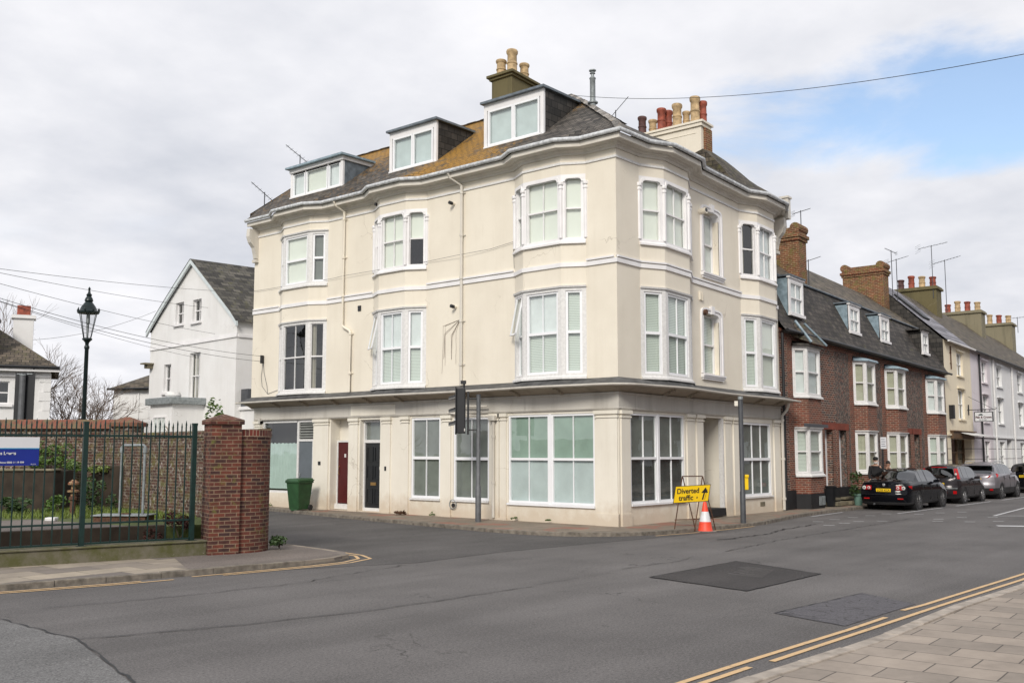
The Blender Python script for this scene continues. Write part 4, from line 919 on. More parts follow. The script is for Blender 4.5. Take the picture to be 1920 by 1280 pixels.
# the side street is laid in a darker surfacing that ends in a slanting seam
sheet('side_street', [(-12.5, -.2), (-9.0, -1.6), (-6.5, -1.45), (-3.5, -1.75), (-1.2, -2.05), (1.5, -2.4), (0, 3), (0, 70), (-9, 70), (-9.5, 3)], .004, ASPH2)
def pave(name, pts, z, mat, kerb, kpath, kw=.14, kmat=KERB, uvf=None):
    m = MB(); m.prism([(p[0], p[1]) for p in pts], z-.14, z); o = struct(m.build(name, mat, uvf=uvf))
    return o
KL = [(-60, 12.0), (-30, 4.4), (-22, 2.2), (-15.83, .43), (-14.32, .09), (-12.52, -.16), (-10.7, -.36), (-10.0, -.33), (-9.45, -.10), (-9.15, .4), (-9.0, 1.2), (-8.75, 3.5), (-8.6, 8), (-8.3, 60)]
pave('left_pavement', KL+[(-9.3, 60), (-9.3, 4), (-10.5, 2.2), (-14.8, 3.2), (-30, 7.2), (-60, 15)], .09, SLABL, None, None)
sheet('pavement_tarmac_corner', [(-12.9, .0), (-10.7, -.22), (-10.0, -.19), (-9.57, 0), (-9.30, .45), (-9.15, 1.2), (-8.9, 3.5), (-9.7, 4), (-10.5, 2.0), (-12.0, 1.95)], .094, TARM)
KC = [(-.55, 60), (-.6, 20), (-.78, 14.5), (-1.98, 7.56), (-2.55, 3.6), (-2.75, 2.3), (-2.78, .9), (-2.62, .15), (-2.35, -.45), (-1.76, -1.12), (-1.0, -1.5), (-.07, -1.72), (1.6, -1.93), (3.4, -2.03), (4.6, -1.95), (6.5, -1.6), (8.3, -1.32), (10.5, -1.12), (120, -1.1)]
pave('corner_pavement', KC+[(120, 3), (2, 3), (2, 60)], .09, SLABC, None, None)
KN = [(-80, -10.9), (-20, -11.2), (-14.35, -11.22), (-12.55, -11.30), (-11.44, -11.33), (-8.83, -11.27), (-5.93, -11.36), (100, -11.5)]
ca, sa = math.cos(.06), math.sin(.06)
pave('near_pavement', KN+[(100, -19), (-80, -19)], .12, SLABN, None, None, uvf=lambda c: (-c.x*sa+c.y*ca, c.x*ca+c.y*sa))
def kerbs(name, path, z, wd, mat, side, ln=.95, drops=None):
    """kerb stones laid end to end along a path"""
    m = MB(); pts = [Vector(p) for p in path]; rnd = random.Random(5)
    out = []
    for a, b in zip(pts, pts[1:]):
        L_ = (b-a).length
        if L_ > 60: b = a+(b-a)*(60/L_); L_ = 60
        k = max(1, round(L_/ln)); d = (b-a)/k; nn = Vector((d.y, -d.x)).normalized()*side
        for i in range(k):
            p = a+d*i+d*.006; q = a+d*(i+1)-d*.006; zt = z+rnd.uniform(-.008, .008)
            if drops:
                for (c, r, dz) in drops: 
                    t = ((p+q)/2-Vector(c)).length
                    if t < r: zt -= dz*(1-(t/r)**4)
            o0 = nn*.012+nn*rnd.uniform(-.006, .006)
            m.add([(p.x+o0.x, p.y+o0.y, -.02), (q.x+o0.x, q.y+o0.y, -.02), (q.x-nn.x*wd, q.y-nn.y*wd, -.02), (p.x-nn.x*wd, p.y-nn.y*wd, -.02), (p.x+o0.x, p.y+o0.y, zt), (q.x+o0.x, q.y+o0.y, zt), (q.x-nn.x*wd, q.y-nn.y*wd, zt+.0), (p.x-nn.x*wd, p.y-nn.y*wd, zt)], [(4, 5, 6, 7), (0, 1, 5, 4), (1, 2, 6, 5), (2, 3, 7, 6), (3, 0, 4, 7)])
    return struct(m.build(name, mat, bevel=.012))
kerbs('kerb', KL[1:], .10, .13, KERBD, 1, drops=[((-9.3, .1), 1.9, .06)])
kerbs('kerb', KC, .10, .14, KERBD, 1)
kerbs('kerb', KN[1:], .137, .15, KERBP, -1)
def line(name, pts, wd, z, mat, gaps=()):
    m = MB(); P_ = [Vector(p) for p in pts]; dist = 0; rnd = random.Random(len(pts))
    dense = []
    for a, b in zip(P_, P_[1:]):
        k = max(1, int((b-a).length/.35))
        for i in range(k): dense.append(a+(b-a)*i/k)
    dense.append(P_[-1]); acc = 0
    for a, b in zip(dense, dense[1:]):
        l = (b-a).length; mid_ = acc+l/2; acc += l
        if any(g0 < mid_ < g1 for g0, g1 in gaps): continue
        d = (b-a).normalized(); nn = Vector((d.y, -d.x))*wd/2
        m.add([(a.x-nn.x, a.y-nn.y, z), (b.x-nn.x, b.y-nn.y, z), (b.x+nn.x, b.y+nn.y, z), (a.x+nn.x, a.y+nn.y, z)], [(0, 1, 2, 3)])
    return struct(m.build(name, mat, recalc=False))
line('road_marking', [(-60, -10.45), (-20, -10.55), (-13.2, -10.60), (-10.69, -10.66), (-9.6, -10.66), (-8.9, -10.62), (-8.24, -10.67), (-3.59, -10.77), (60, -11.0)], .072, .008, YLINE, gaps=((50.4, 51.2),))
line('road_marking', [(-60, -10.62), (-20, -10.72), (-13.43, -10.75), (-13.04, -10.79), (-10.49, -10.83), (-8.25, -10.86), (-4.4, -10.96), (60, -11.2)], .072, .008, YLINE, gaps=((46.75, 46.88),))
yl = [(-60, 11.6), (-22, 1.95), (-15.72, .20), (-14.3, -.12), (-12.57, -.33), (-10.7, -.50), (-9.9, -.48), (-9.3, -.22), (-8.98, .25), (-8.82, 1.2), (-8.6, 3.0)]
line('road_marking', yl, .07, .008, YLINE, gaps=((47.7, 48.6),))
line('road_marking', [(x+(.17 if i > 6 else .03), y-(.16 if i < 8 else 0)) for i, (x, y) in enumerate(yl)], .07, .008, YLINE, gaps=((47.9, 48.8),))
line('road_marking', [(3.5, -2.12), (2.3, -2.12), (0.4, -1.98), (-1.0, -1.75)], .07, .010, YLINE)
line('road_marking', [(8.6, -1.52), (11.5, -1.35)], .07, .008, WLINE)
for k in range(7): x = 12+k*6.2; line('road_marking', [(x, -3.05), (x+4.6, -3.05)], .08, .008, WLINE)
line('road_marking', [(12.78, -5.87), (13.6, -6.9), (15.0, -8.6)], .1, .008, WLINE); line('road_marking', [(12.78, -5.87), (22, -5.1)], .1, .008, WLINE)
for px_, py_ in ((6.4, -2.55), (7.6, -2.55), (8.9, -2.6), (10.2, -2.65), (11.5, -2.7), (5.2, -3.4), (6.3, -3.4), (7.3, -3.42), (12.0, -3.6), (13.2, -3.9), (14.2, -4.3), (9.9, -4.9), (11.2, -5.2), (12.0, -5.9), (8.9, -5.2), (9.3, -6.0), (10.0, -6.6), (7.9, -3.9)):
    line('road_marking', [(px_, py_), (px_+.16, py_-.26)], .10, .009, WLINE)
line('road_marking', [(8.2, -7.2), (8.9, -8.6)], .4, .007, WLINE)
for zz_ in ():
    pass
sheet('road_patch', [(-8.07, -6.14), (-4.90, -6.05), (-5.78, -8.13), (-8.54, -8.17)], .009, ASPHD)
m = MB(); rnd = random.Random(2)
for k in range(19):
    t = k/18; a = Vector((-7.2+2.0*t*.55, -7.45+.0*t)); x0, y0 = -6.95+t*1.15, -7.62+t*.35
    l = .62+rnd.uniform(-.12, .1); m.add([(x0, y0, .012), (x0+.03, y0, .012), (x0+.03+.12, y0+l, .012), (x0+.12, y0+l, .012)], [(0, 1, 2, 3)])
struct(m.build('road_patch_scoring', ASPH, recalc=False))
sheet('road_patch', [(-10.2, -9.43), (-7.62, -9.58), (-8.20, -10.55), (-10.55, -10.52)], .006, ASPHP)
def crack(pts, wd=.018, amp=.05, seed=1):
    wd *= .55; rnd = random.Random(seed); out = []; P_ = [Vector(p) for p in pts]
    for a, b in zip(P_, P_[1:]):
        k = max(2, int((b-a).length/.16)); d = (b-a).normalized(); nn = Vector((-d.y, d.x))
        for i in range(k): out.append(a+(b-a)*i/k+nn*rnd.uniform(-amp, amp))
    out.append(P_[-1]); m = MB(); ws = [wd*rnd.uniform(.25, 1.2) for _ in out]
    for i in range(len(out)-1):
        a, b = out[i], out[i+1]; d = (b-a).normalized(); nn = Vector((-d.y, d.x))
        m.add([(a.x-nn.x*ws[i]/2, a.y-nn.y*ws[i]/2, .012), (b.x-nn.x*ws[i+1]/2, b.y-nn.y*ws[i+1]/2, .012), (b.x+nn.x*ws[i+1]/2, b.y+nn.y*ws[i+1]/2, .012), (a.x+nn.x*ws[i]/2, a.y+nn.y*ws[i]/2, .012)], [(0, 1, 2, 3)])
    return struct(m.build('road_crack', PLINTH, recalc=False))
crack([(-18.5, -1.0), (-17.6, -1.9), (-16.94, -2.3), (-16.98, -3.3), (-16.98, -4.35), (-17.2, -5.2), (-17.68, -6.8), (-18.2, -7.6)], .055, .03, 1)
crack([(-16.98, -4.35), (-15.2, -4.95), (-13.3, -5.3), (-11.6, -5.35), (-10.26, -5.4)], .045, .025, 2)
crack([(-10.1, -5.3), (-8.9, -5.3)], .03, .02, 9)
crack([(-16.2, -1.8), (-14.3, -2.2), (-12.4, -2.3), (-10.6, -1.9), (-9.4, -1.7)], .035, .05, 3)
crack([(-7.4, -5.1), (-5.6, -5.2), (-4.7, -5.0)], .035, .03, 4)
crack([(-3.4, -5.0), (0, -4.6), (3.5, -4.5), (6.8, -4.4), (9.5, -4.3)], .045, .04, 5)
crack([(-1.0, -3.5), (1.4, -3.6), (3.2, -3.2), (5.4, -3.1)], .12, .07, 6)
crack([(-8.07, -6.14), (-4.90, -6.05), (-5.78, -8.13), (-8.54, -8.17), (-8.07, -6.14)], .05, .015, 21)
crack([(-10.2, -9.43), (-7.62, -9.58)], .04, .01, 7); crack([(-7.62, -9.58), (-7.9, -10.1), (-8.20, -10.55)], .015, .01, 8); crack([(-10.2, -9.43), (-10.55, -10.5)], .015, .01, 8)
crack([(-11.9, -7.0), (-11.6, -8.0), (-11.9, -9.4), (-12.3, -10.2)], .008, .04, 10)
crack([(-6.5, -1.45), (-3.5, -1.75), (-1.2, -2.1), (1.5, -2.5), (3.2, -2.6)], .012, .03, 12); crack([(-12.5, -.62), (-9.0, -1.6), (-6.5, -1.45)], .010, .03, 13)
sheet('road_old_surface', [(-18.5, -1.0), (-17.6, -1.9), (-16.96, -2.3), (-17.0, -4.35), (-17.7, -6.8), (-18.8, -9), (-23, -9), (-23, -1)], .005, ASPHL)
# ================================================================== brick terrace
def vwall(name, F, u0, u1, z0, z1, holes, mat, par, dep=.1): m = MB(F); wall(m, u0, u1, z0, z1, holes, dep); return m.build(name, mat, par, wp=True, recalc=False)
TG = 'brick and flint terraced houses along the right hand street'
def thouse(x0, x1, a, fw_, dx, dz, label, dormer_=None, doorx=None, brickmix=0, fills=('venet', 'shut'), darkcheek=False, doorc=WHITED, bayroof=False):
    H = thing('terraced_house', label, 'house', ((x0+x1)/2, 0, .12), group=TG); ORG[H] = Vector(((x0+x1)/2, 0, .12))
    b = [(a, 0), (a+.35, .40), (a+.35+fw_, .40), (a+.70+fw_, 0)]
    holes = [(b[0][0], b[3][0], -.1, 6.35, 0)]
    dh = (doorx, doorx+.72, .38, 2.98, .38); holes.append(dh)
    segs_ = [(x0, a), (a+.7+fw_, x1)]
    m = MB(FR); wall(m, x0, x1, .75, 6.6, [h if h is dh else (h[0], h[1], .75, 6.35, 0) for h in holes], .38); m.build('wall', TERRG if brickmix else TERF, H, wp=True, recalc=False)
    # red brick dressings
    for (u, v, z0, z1) in ((x0, x1, 6.25, 6.6), (a-.42, a-.02, .75, 6.25), (a+.72+fw_, a+1.05+fw_, .75, 6.25), (doorx-.22, doorx, .75, 2.98), (doorx+.72, doorx+.94, .75, 2.98)):
        box_part(FR, (u, -.02, z0), (min(v, x1), .012, z1), 'brick_dressing', TERR, H)
    box_part(FR, (doorx-.25, -.02, 2.98), (doorx+.97, .02, 3.25), 'lintel', TERRA, H)
    for ua, ub, hh in ((x0, a, []), (a+.7+fw_, x1, [(doorx, doorx+.72, .38, .75, .4)])):
        m = MB(FR); wall(m, ua, ub, -.1, .74, hh, .4, .02); m.build('plinth', PLINTH, H, wp=True, recalc=False)
    # canted brick bay with two white windows
    F3 = []; lns = []
    for p, q in zip(b, b[1:]):
        P_, Q_ = (p[0], -p[1]), (q[0], -q[1]); F = Fr(P_, (Q_[0]-P_[0], Q_[1]-P_[1])); F3.append(F); lns.append((Vector(Q_)-Vector(P_)).length)
    m = MB(); pm = MB()
    for F, ln in zip(F3, lns):
        q = MB(F); wall(q, 0, ln, .62, 6.12, [(-.01, ln+.01, 1.28, 2.98, 0), (-.01, ln+.01, 4.14, 6.02, 0)], 0); m.add(q.v, q.f, raw=True)
        q = MB(F); wall(q, 0, ln, -.1, .62, [], 0, .015); pm.add(q.v, q.f, raw=True)
    m.build('bay_wall', TERR, H, wp=True, recalc=False); pm.build('plinth', PLINTH, H, wp=True, recalc=False)
    mm = [dict(fills=[fills[0]]*3, cols=[1, 1, 1]), dict(fills=[fills[1]]*3, cols=[1, 1, 1])]
    bay(F3, lns, (4.14, 6.02), False, 'upper bay window of the terraced house', [fills[0]]*3, [1, 1, 1], par=H, sidew=.09)
    bay(F3, lns, (1.28, 2.98), False, 'ground floor bay window of the terraced house', [fills[1]]*3, [1, 1, 1], par=H, sidew=.09)
    pts = [F3[0].p(0, 0, 0)[:2]]+[F.p(l, 0, 0)[:2] for F, l in zip(F3, lns)]
    m = MB(); m.sweep(pts, [(-.5, 6.30), (.08, 6.13), (.12, 6.07), (.12, 6.03), (-.5, 6.02)]); m.build('bay_roof', MANS if bayroof else LEADL, H, wp=True)
    # door
    dr = MB(FR).box((doorx+.08, -.37, .46), (doorx+.64, -.31, 2.35)).build('door', doorc, H, wp=True)
    m = MB(FR); m.box((doorx, -.37, .42), (doorx+.08, -.24, 2.97)); m.box((doorx+.64, -.37, .42), (doorx+.72, -.24, 2.97)); m.box((doorx+.08, -.36, 2.35), (doorx+.64, -.24, 2.42)); m.build('door_frame', UPVC, dr, wp=True)
    MB(FR).box((doorx+.08, -.35, 2.42), (doorx+.64, -.34, 2.97)).build('fanlight', GLASS, dr, wp=True)
    box_part(FR, (doorx-.05, -.37, .30), (doorx+.77, .22, .38), 'doorstep', CONC, H); box_part(FR, (doorx-.12, -.1, .12), (doorx+.85, .48, .24), 'doorstep', CONC, H)
    # mansard roof
    m = MB(); ys = [(-.28, 6.50), (-.10, 6.72), (.95, 8.95)]
    for (ya, za), (yb, zb_) in zip(ys, ys[1:]):
        m.poly([(x0, ya, za), (x1, ya, za), (x1, yb, zb_), (x0, yb, zb_)])
    m.poly([(x0, -.28, 6.50), (x1, -.28, 6.50), (x1, 0, 6.45), (x0, 0, 6.45)])
    rf_ = m.build('roof', MANS, H, wp=True, recalc=False)
    m = MB(); m.poly([(x0, .92, 8.96), (x1, .92, 8.96), (x1, 3.3, 11.05), (x0, 3.3, 11.05)]); m.poly([(x0, 3.3, 11.05), (x1, 3.3, 11.05), (x1, 7, 7.5), (x0, 7, 7.5)]); m.build('upper_roof_slope', MANSU, rf_, wp=True, recalc=False)
    MB().tube([(x0, .9, 8.97), (x1, .9, 8.97)], .045, 6).build('roof_roll', LEAD, rf_, wp=True)
    MB().tube([(x0, -.33, 6.50), (x1, -.33, 6.50)], .06, 8).build('gutter', BLACK, H, wp=True)
    m = MB(); m.poly([(x0, 0, -.1), (x0, 7, -.1), (x0, 7, 7.5), (x0, 3.3, 11.04), (x0, .95, 8.94), (x0, 0, 6.6)]); m.poly([(x1, 0, -.1), (x1, 7, -.1), (x1, 7, 7.5), (x1, 3.3, 11.04), (x1, .95, 8.94), (x1, 0, 6.6)]); m.poly([(x0, 7, -.1), (x1, 7, -.1), (x1, 7, 7.5), (x0, 7, 7.5)]); m.build('side_wall', TERR, H, wp=True, recalc=False)
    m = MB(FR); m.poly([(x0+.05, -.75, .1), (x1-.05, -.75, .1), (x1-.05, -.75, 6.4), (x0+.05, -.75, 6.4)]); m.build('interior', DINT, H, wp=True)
    # dormer
    d0, d1, z0, z1, yf = dormer_
    m = MB(FR); n_ = -yf
    m.box((d0, n_-.08, z0), (d0+.10, n_, z1)); m.box((d1-.10, n_-.08, z0), (d1, n_, z1)); m.box((d0+.10, n_-.08, z1-.14), (d1-.10, n_, z1)); m.box((d0-.03, n_-.06, z0-.05), (d1+.03, n_+.06, z0+.06)); m.box((d0-.05, n_-.08, z1), (d1+.05, n_+.05, z1+.06))
    d = m.build('dormer', WHITE, H, wp=True)
    bk = lambda z: -( -.10+(z-6.72)*1.05/2.23)
    for u in (d0, d1-.04):
        pr = [(n_-.06, z0-.05), (n_-.06, z1), (bk(z1)-.02, z1), (bk(z0)-.02, z0-.05)]
        m = MB(FR); m.add([(u, p, z) for p, z in pr]+[(u+.04, p, z) for p, z in pr], [(0, 1, 2, 3), (7, 6, 5, 4), (0, 4, 5, 1), (1, 5, 6, 2), (2, 6, 7, 3), (3, 7, 4, 0)]); m.build('cheek', DSLATE if darkcheek else LEADL, d, wp=True)
    ov = .22 if darkcheek else .06
    m = MB(FR); m.box((d0-ov, bk(z1)-.2, z1+.06), (d1+ov, n_+.05+ov*.6, z1+.12)); m.build('dormer_roof', DSLATE if darkcheek else LEAD, d, wp=True)
    o = sash(H, FR, d0+.10, d1-.10, z0+.06, z1-.14, n=n_-.03, cols=2, fill='net', fw=.04, midw=.05, name='sash', sub=d, frame=WHITE, gap=.08); o.parent = d
    return H
hA = thouse(9.78, 14.42, 10.79, 1.08, 13.3, 0, 'nearest brick terraced house, squeezed against the cream corner building', (10.85, 12.0, 7.25, 8.62, .05), 13.34, 1, ('net', 'venet'), bayroof=True)
hB = thouse(14.42, 18.9, 16.2, .95, 14.5, 0, 'second brick terraced house from the cream building, behind the parked black saloon', (16.45, 17.5, 7.3, 8.5, .15), 14.62, 0, ('shut', 'shut'))
hC = thouse(18.9, 22.5, 19.55, 1.0, 21.7, 0, 'third brick terraced house, its grey door left of the brown one', (19.85, 20.85, 7.35, 8.55, .18), 21.62, 0, ('shut', 'shut'), doorc=GREYDOOR)
hD = thouse(22.5, 27.3, 24.55, .98, 22.7, 0, 'last brick terraced house with the dark hooded dormer beside the pale cream shop', (24.75, 25.55, 7.35, 8.5, .1), 22.78, 0, ('net', 'venet'), darkcheek=True, doorc=BROWNM)
def stack_brick(par, x0, x1, y0, y1, zb, zt, lab, humps=True):
    m = MB(); m.box((x0, y0, zb), (x1, y1, zt-.55)); m.box((x0-.05, y0-.05, zt-.55), (x1+.05, y1+.05, zt-.42)); m.box((x0-.10, y0-.10, zt-.42), (x1+.10, y1+.10, zt-.28)); m.box((x0-.03, y0-.03, zt-.28), (x1+.03, y1+.03, zt))
    c = m.build('chimney', CHIMB, par, wp=True); c['label'] = lab
    if humps:
        for yy in (y0+.12, y1-.12):
            m = MB(); m.tube([(x0-.045, yy, zt-.02), (x1+.045, yy, zt-.02)], .22, 12); m.build('rounded_cap', CHIMB, c, wp=True)
    return c
stack_brick(hA, 14.35, 15.05, 1.25, 4.2, 8.4, 11.55, 'tall brick chimney rising behind the cream building')
stack_brick(hD, 26.55, 27.25, 2.45, 4.5, 10.0, 12.75, 'long brick chimney with a rounded cap at each end')
aerial((15.2, 1.5, 10.6), 1.9, -.6, .8, hA); aerial((15.1, 1.2, 9.2), 1.1, -.6, 1.0, hA); aerial((27.35, 2.3, 10.4), 3.3, 2.4, .6, hD); aerial((27.45, 2.1, 10.3), 2.9, -.7, 1.2, hD)
MB(FR).tube([(9.86, .10, 6.4), (9.86, .08, .15)], .05, 8).build('downpipe', BLACK, hA, wp=True)
box_part(FR, (10.62, .45, 3.0), (12.6, .47, 3.12), 'render_strip', GREYD, hA)
# lead hips down to the first bay
m = MB(); m.poly([(11.0, -.05, 6.95), (11.75, -.05, 6.95), (12.35, -.58, 6.16), (11.1, -.58, 6.16)]); m.poly([(11.0, -.05, 6.95), (11.1, -.58, 6.16), (10.75, -.02, 6.4)]); m.build('bay_hip', MANSU, hA, wp=True, recalc=False)
MB().tube([(11.0, -.06, 7.0), (11.1, -.6, 6.18)], .05, 6).build('lead_hip', LEADL, hA, wp=True); MB().tube([(11.75, -.06, 7.0), (12.4, -.6, 6.18)], .04, 6).build('lead_hip', LEADL, hA, wp=True)
# ================================================================== pale row further along
WG = 'pale rendered houses beyond the brick terrace'
def rhouse(x0, x1, mat, label, wins, ez, roofm, ch=None, shop=False, door=None, ridge=12.3, pipes=()):
    H = thing('rendered_house', label, 'house', ((x0+x1)/2, 0, .12), group=WG); ORG[H] = Vector(((x0+x1)/2, 0, .12))
    holes = []
    for (u, w_) in wins:
        holes += [(u, u+w_, 6.68, 7.98, .16), (u, u+w_, 4.02, 5.85, .16)]
        if not shop: holes.append((u, u+w_, 1.1, 2.8, .16))
    if door: holes.append((door, door+.95, .12, 2.95, .3))
    if shop: holes.append((x0+.55, x1-.4, .12, 2.85, .5))
    m = MB(FR); wall(m, x0, x1, -.1, ez, holes, .16); m.build('wall', mat, H, wp=True, recalc=False)
    for (u, w_) in wins:
        for (z0, z1) in ((6.68, 7.98), (4.02, 5.85))+(() if shop else ((1.1, 2.8),)):
            f = sash(H, FR, u, u+w_, z0, z1, n=-.12, cols=2, fill='venet' if z0 < 6 else 'net', fw=.05, frame=WHITE)
            MB(FR).box((u-.08, -.02, z0-.10), (u+w_+.08, .09, z0-.01)).build('sill', mat, f, wp=True)
            if z0 > 3: MB(FR).box((u-.1, 0, z1+.06), (u+w_+.1, .10, z1+.14)).build('hood', mat, f, wp=True)
    m = MB(); m.poly([(x0, -.22, ez-.08), (x1, -.22, ez-.08), (x1, 3.5, ridge), (x0, 3.5, ridge)]); m.poly([(x0, 3.5, ridge), (x1, 3.5, ridge), (x1, 8, 8.0), (x0, 8, 8.0)]); m.build('roof', roofm, H, wp=True, recalc=False)
    m = MB(); m.poly([(x0, 0, -.1), (x0, 8, -.1), (x0, 8, 8.), (x0, 3.5, ridge-.02), (x0, 0, ez)]); m.build('side_wall', DSLATE if shop else mat, H, wp=True, recalc=False)
    m = MB(); m.poly([(x1, 0, -.1), (x1, 8, -.1), (x1, 8, 8.), (x1, 3.5, ridge-.02), (x1, 0, ez)]); m.poly([(x0, 8, -.1), (x1, 8, -.1), (x1, 8, 8), (x0, 8, 8)]); m.build('back_wall', mat, H, wp=True, recalc=False)
    MB().tube([(x0, -.27, ez-.10), (x1, -.27, ez-.10)], .055, 8).build('gutter', WHITE if shop else BLACK, H, wp=True)
    box_part(FR, (x0, -.01, 3.02), (x1, .07, 3.12), 'string_course', mat, H)
    MB(FR).poly([(x0+.05, -.75, .1), (x1-.05, -.75, .1), (x1-.05, -.75, 8.2), (x0+.05, -.75, 8.2)]).build('interior', DINT, H, wp=True)
    if door:
        d = MB(FR).box((door+.06, -.29, .2), (door+.89, -.23, 2.3)).build('door', GREYDOOR, H, wp=True); MB(FR).box((door+.06, -.29, 2.34), (door+.89, -.28, 2.9)).build('fanlight', GLASS, d, wp=True)
    for u, mt in pipes: MB(FR).tube([(u, .07, ez-.15), (u, .07, .15)], .05, 8).build('downpipe', mt, H, wp=True)
    if ch:
        cx, cy, zt, np_, mt = ch; zt -= .3; m = MB(); m.box((cx-.42, cy, ridge-2.2), (cx+.42, cy+2.3, zt)); m.box((cx-.52, cy-.1, zt), (cx+.52, cy+2.4, zt+.14)); m.box((cx-.47, cy-.05, zt+.14), (cx+.47, cy+2.35, zt+.22)); c = m.build('chimney', mt, H, wp=True)
        for k in range(np_): pot((cx-.05, cy+.28+k*(1.75/(np_-1)), zt+.22), .68+.1*((k*7) % 3), .19, (POTR, POTY, POTR, POTD)[(k+np_) % 4] if mt != STACKG else (POTY, POTR)[k % 2], c)
        return H, c
    return H, None
r1, _ = rhouse(27.3, 31.45, CREAM2, 'pale cream house with the small shop at street level and a new slate roof', [(29.25, .95)], 8.45, LILSL, shop=True, pipes=())
r2, c2 = rhouse(31.45, 34.85, LILAC, 'narrow lilac house with a black downpipe next to the cream shop', [(33.3, .95)], 8.45, MANSU, ch=(34.85, 2.45, 13.3, 4, STACK), pipes=((32.75, BLACK),))
r3, c3 = rhouse(34.85, 38.7, WSTUC2, 'cool white house between the lilac house and the next white one', [(36.0, 1.0)], 8.45, MANSU, door=37.4, pipes=((35.2, WHITED),))
r4, c4 = rhouse(38.7, 43.0, WSTUC2, 'last white house in view behind the black hatchback', [(40.1, 1.0)], 8.45, MANSU, ch=(43.0, 2.45, 13.35, 4, STACKG), door=41.9, pipes=((38.8, WHITED),))
r5, c5 = rhouse(43.0, 50.6, WSTUC2, 'far white house whose roof shows over its neighbours', [(45, 1.0), (48, 1.0)], 8.45, MANSU, ch=(50.4, 2.6, 13.9, 4, STACKG))
aerial((34.4, 2.6, 12.4), 3.5, -.8, 1.7, r2, n=5, tilt=.35); aerial((36.6, 2.6, 11.8), 3.7, -.8, 1.7, r3, n=9); aerial((51.5, 2.6, 13.2), 1.4, -.8, 1.6, r5, tilt=.2)
MB().box((28.5, 1.1, 9.75), (29.6, 2.5, 11.25)).build('roof_window', BLACK, r1, wp=True) if False else None
m = MB(); q = lambda y, o: 8.37+(y+.22)*1.0565+o
m.hexa([(28.3, 1.2, q(1.2, .01)), (29.2, 1.2, q(1.2, .01)), (29.2, 2.6, q(2.6, .01)), (28.3, 2.6, q(2.6, .01))], [(28.3, 1.15, q(1.2, .09)), (29.2, 1.15, q(1.2, .09)), (29.2, 2.55, q(2.6, .09)), (28.3, 2.55, q(2.6, .09))]); m.build('roof_window', BLACK, r1, wp=True)
# shop in the cream house
m = MB(FR); m.box((27.8, -.02, 2.87), (31.1, .14, 3.25)); m.box((27.75, -.02, 3.25), (31.2, .22, 3.31)); sf = m.build('shop_fascia', BROWNM, r1, wp=True)
m = MB(FR)
for a_, b_ in ((27.85, 27.95), (28.75, 28.85), (29.85, 29.93), (30.95, 31.05)): m.box((a_, -.45, .12), (b_, -.35, 2.85))
m.box((28.85, -.45, .12), (30.95, -.36, .7)); m.box((28.85, -.45, 2.1), (30.95, -.38, 2.16)); m.build('shopfront', BROWNM, r1, wp=True)
MB(FR).poly([(28.8, -.41, .7), (31.0, -.41, .7), (31.0, -.41, 2.85), (28.8, -.41, 2.85)]).build('pane', GLASS, r1, wp=True)
m = MB(FR); m.hexa([(28.9, .1, 3.20), (31.9, .1, 3.20), (31.9, .75, 3.02), (28.9, .75, 3.02)], [(28.9, .1, 3.24), (31.9, .1, 3.24), (31.9, .75, 3.06), (28.9, .75, 3.06)]); m.build('awning', WHITED, r1, wp=True)
MB(FR).box((27.75, .0, 3.95), (27.95, .22, 4.75)).build('burglar_alarm', BLACK, r1, wp=True)
m = MB(FR); m.tube([(28.3, .03, 6.9), (28.3, .03, 8.2)], .03, 6); m.box((28.2, .0, 7.2), (28.4, .04, 7.24)); m.box((28.2, .0, 7.8), (28.4, .04, 7.84)); m.build('wall_tie', RUST, r1, wp=True)
# hanging sign
hs = thing('hanging_sign', 'white hanging shop sign with red lettering on an iron bracket above the little shop', 'sign', (31.3, -.9, 4.3)); ORG[hs] = Vector((31.3, -.9, 4.3))
SX = 30.6
m = MB(); m.tube([(SX, 0, 4.62), (SX, -1.30, 4.62)], .025, 6); m.tube([(SX, -.06, 4.3), (SX, -.06, 4.95)], .03, 6); m.tube([(SX, -.05, 5.5), (SX, -1.2, 4.66)], .012, 5); m.tube([(SX, -1.30, 4.62), (SX, -1.38, 4.70), (SX, -1.28, 4.75)], .02, 6); m.tube([(SX, -.5, 4.6), (SX, -.5, 4.48)], .012, 5); m.tube([(SX, -1.05, 4.6), (SX, -1.05, 4.48)], .012, 5); m.build('bracket', BLACK, hs, wp=True)
m = MB(); m.box((SX-.035, -1.20, 3.88), (SX+.035, -.32, 4.48)); sb = m.build('sign_board', BLACK, hs, wp=True)
m = MB(); m.box((SX-.042, -1.16, 3.92), (SX-.0355, -.36, 4.44)); m.build('sign_face', SIGNW, sb, wp=True)
Z0 = warp((SX, 0, 4.0))[2]
def signM(x, y, z): return Matrix(((0, 0, -1, x), (-1, 0, 0, y), (0, 1, 0, z), (0, 0, 0, 1)))
text('lettering', 'Fish & Crown', .135, REDDOOR, hs, signM(SX-.05, -.38, Z0+.08), local=False, bold=.004); text('lettering', 'Fish & Chips', .07, INK, hs, signM(SX-.05, -.55, Z0-.02), local=False)
MB().add([(SX-.05, -.5, Z0+.22), (SX-.05, -.75, Z0+.22), (SX-.05, -.68, Z0+.3), (SX-.05, -.58, Z0+.28)], [(0, 1, 2, 3)]).build('emblem', GREENM, hs)
# ================================================================== garden behind the green railings
GZ = .62
def line2(p, e, t, o=0): n = Vector((e.y, -e.x)); q = Vector(p)+e*t+n*o; return (q.x, q.y)
E1 = Vector((-.973, .229)).normalized(); F2 = (-11.52, 2.06)
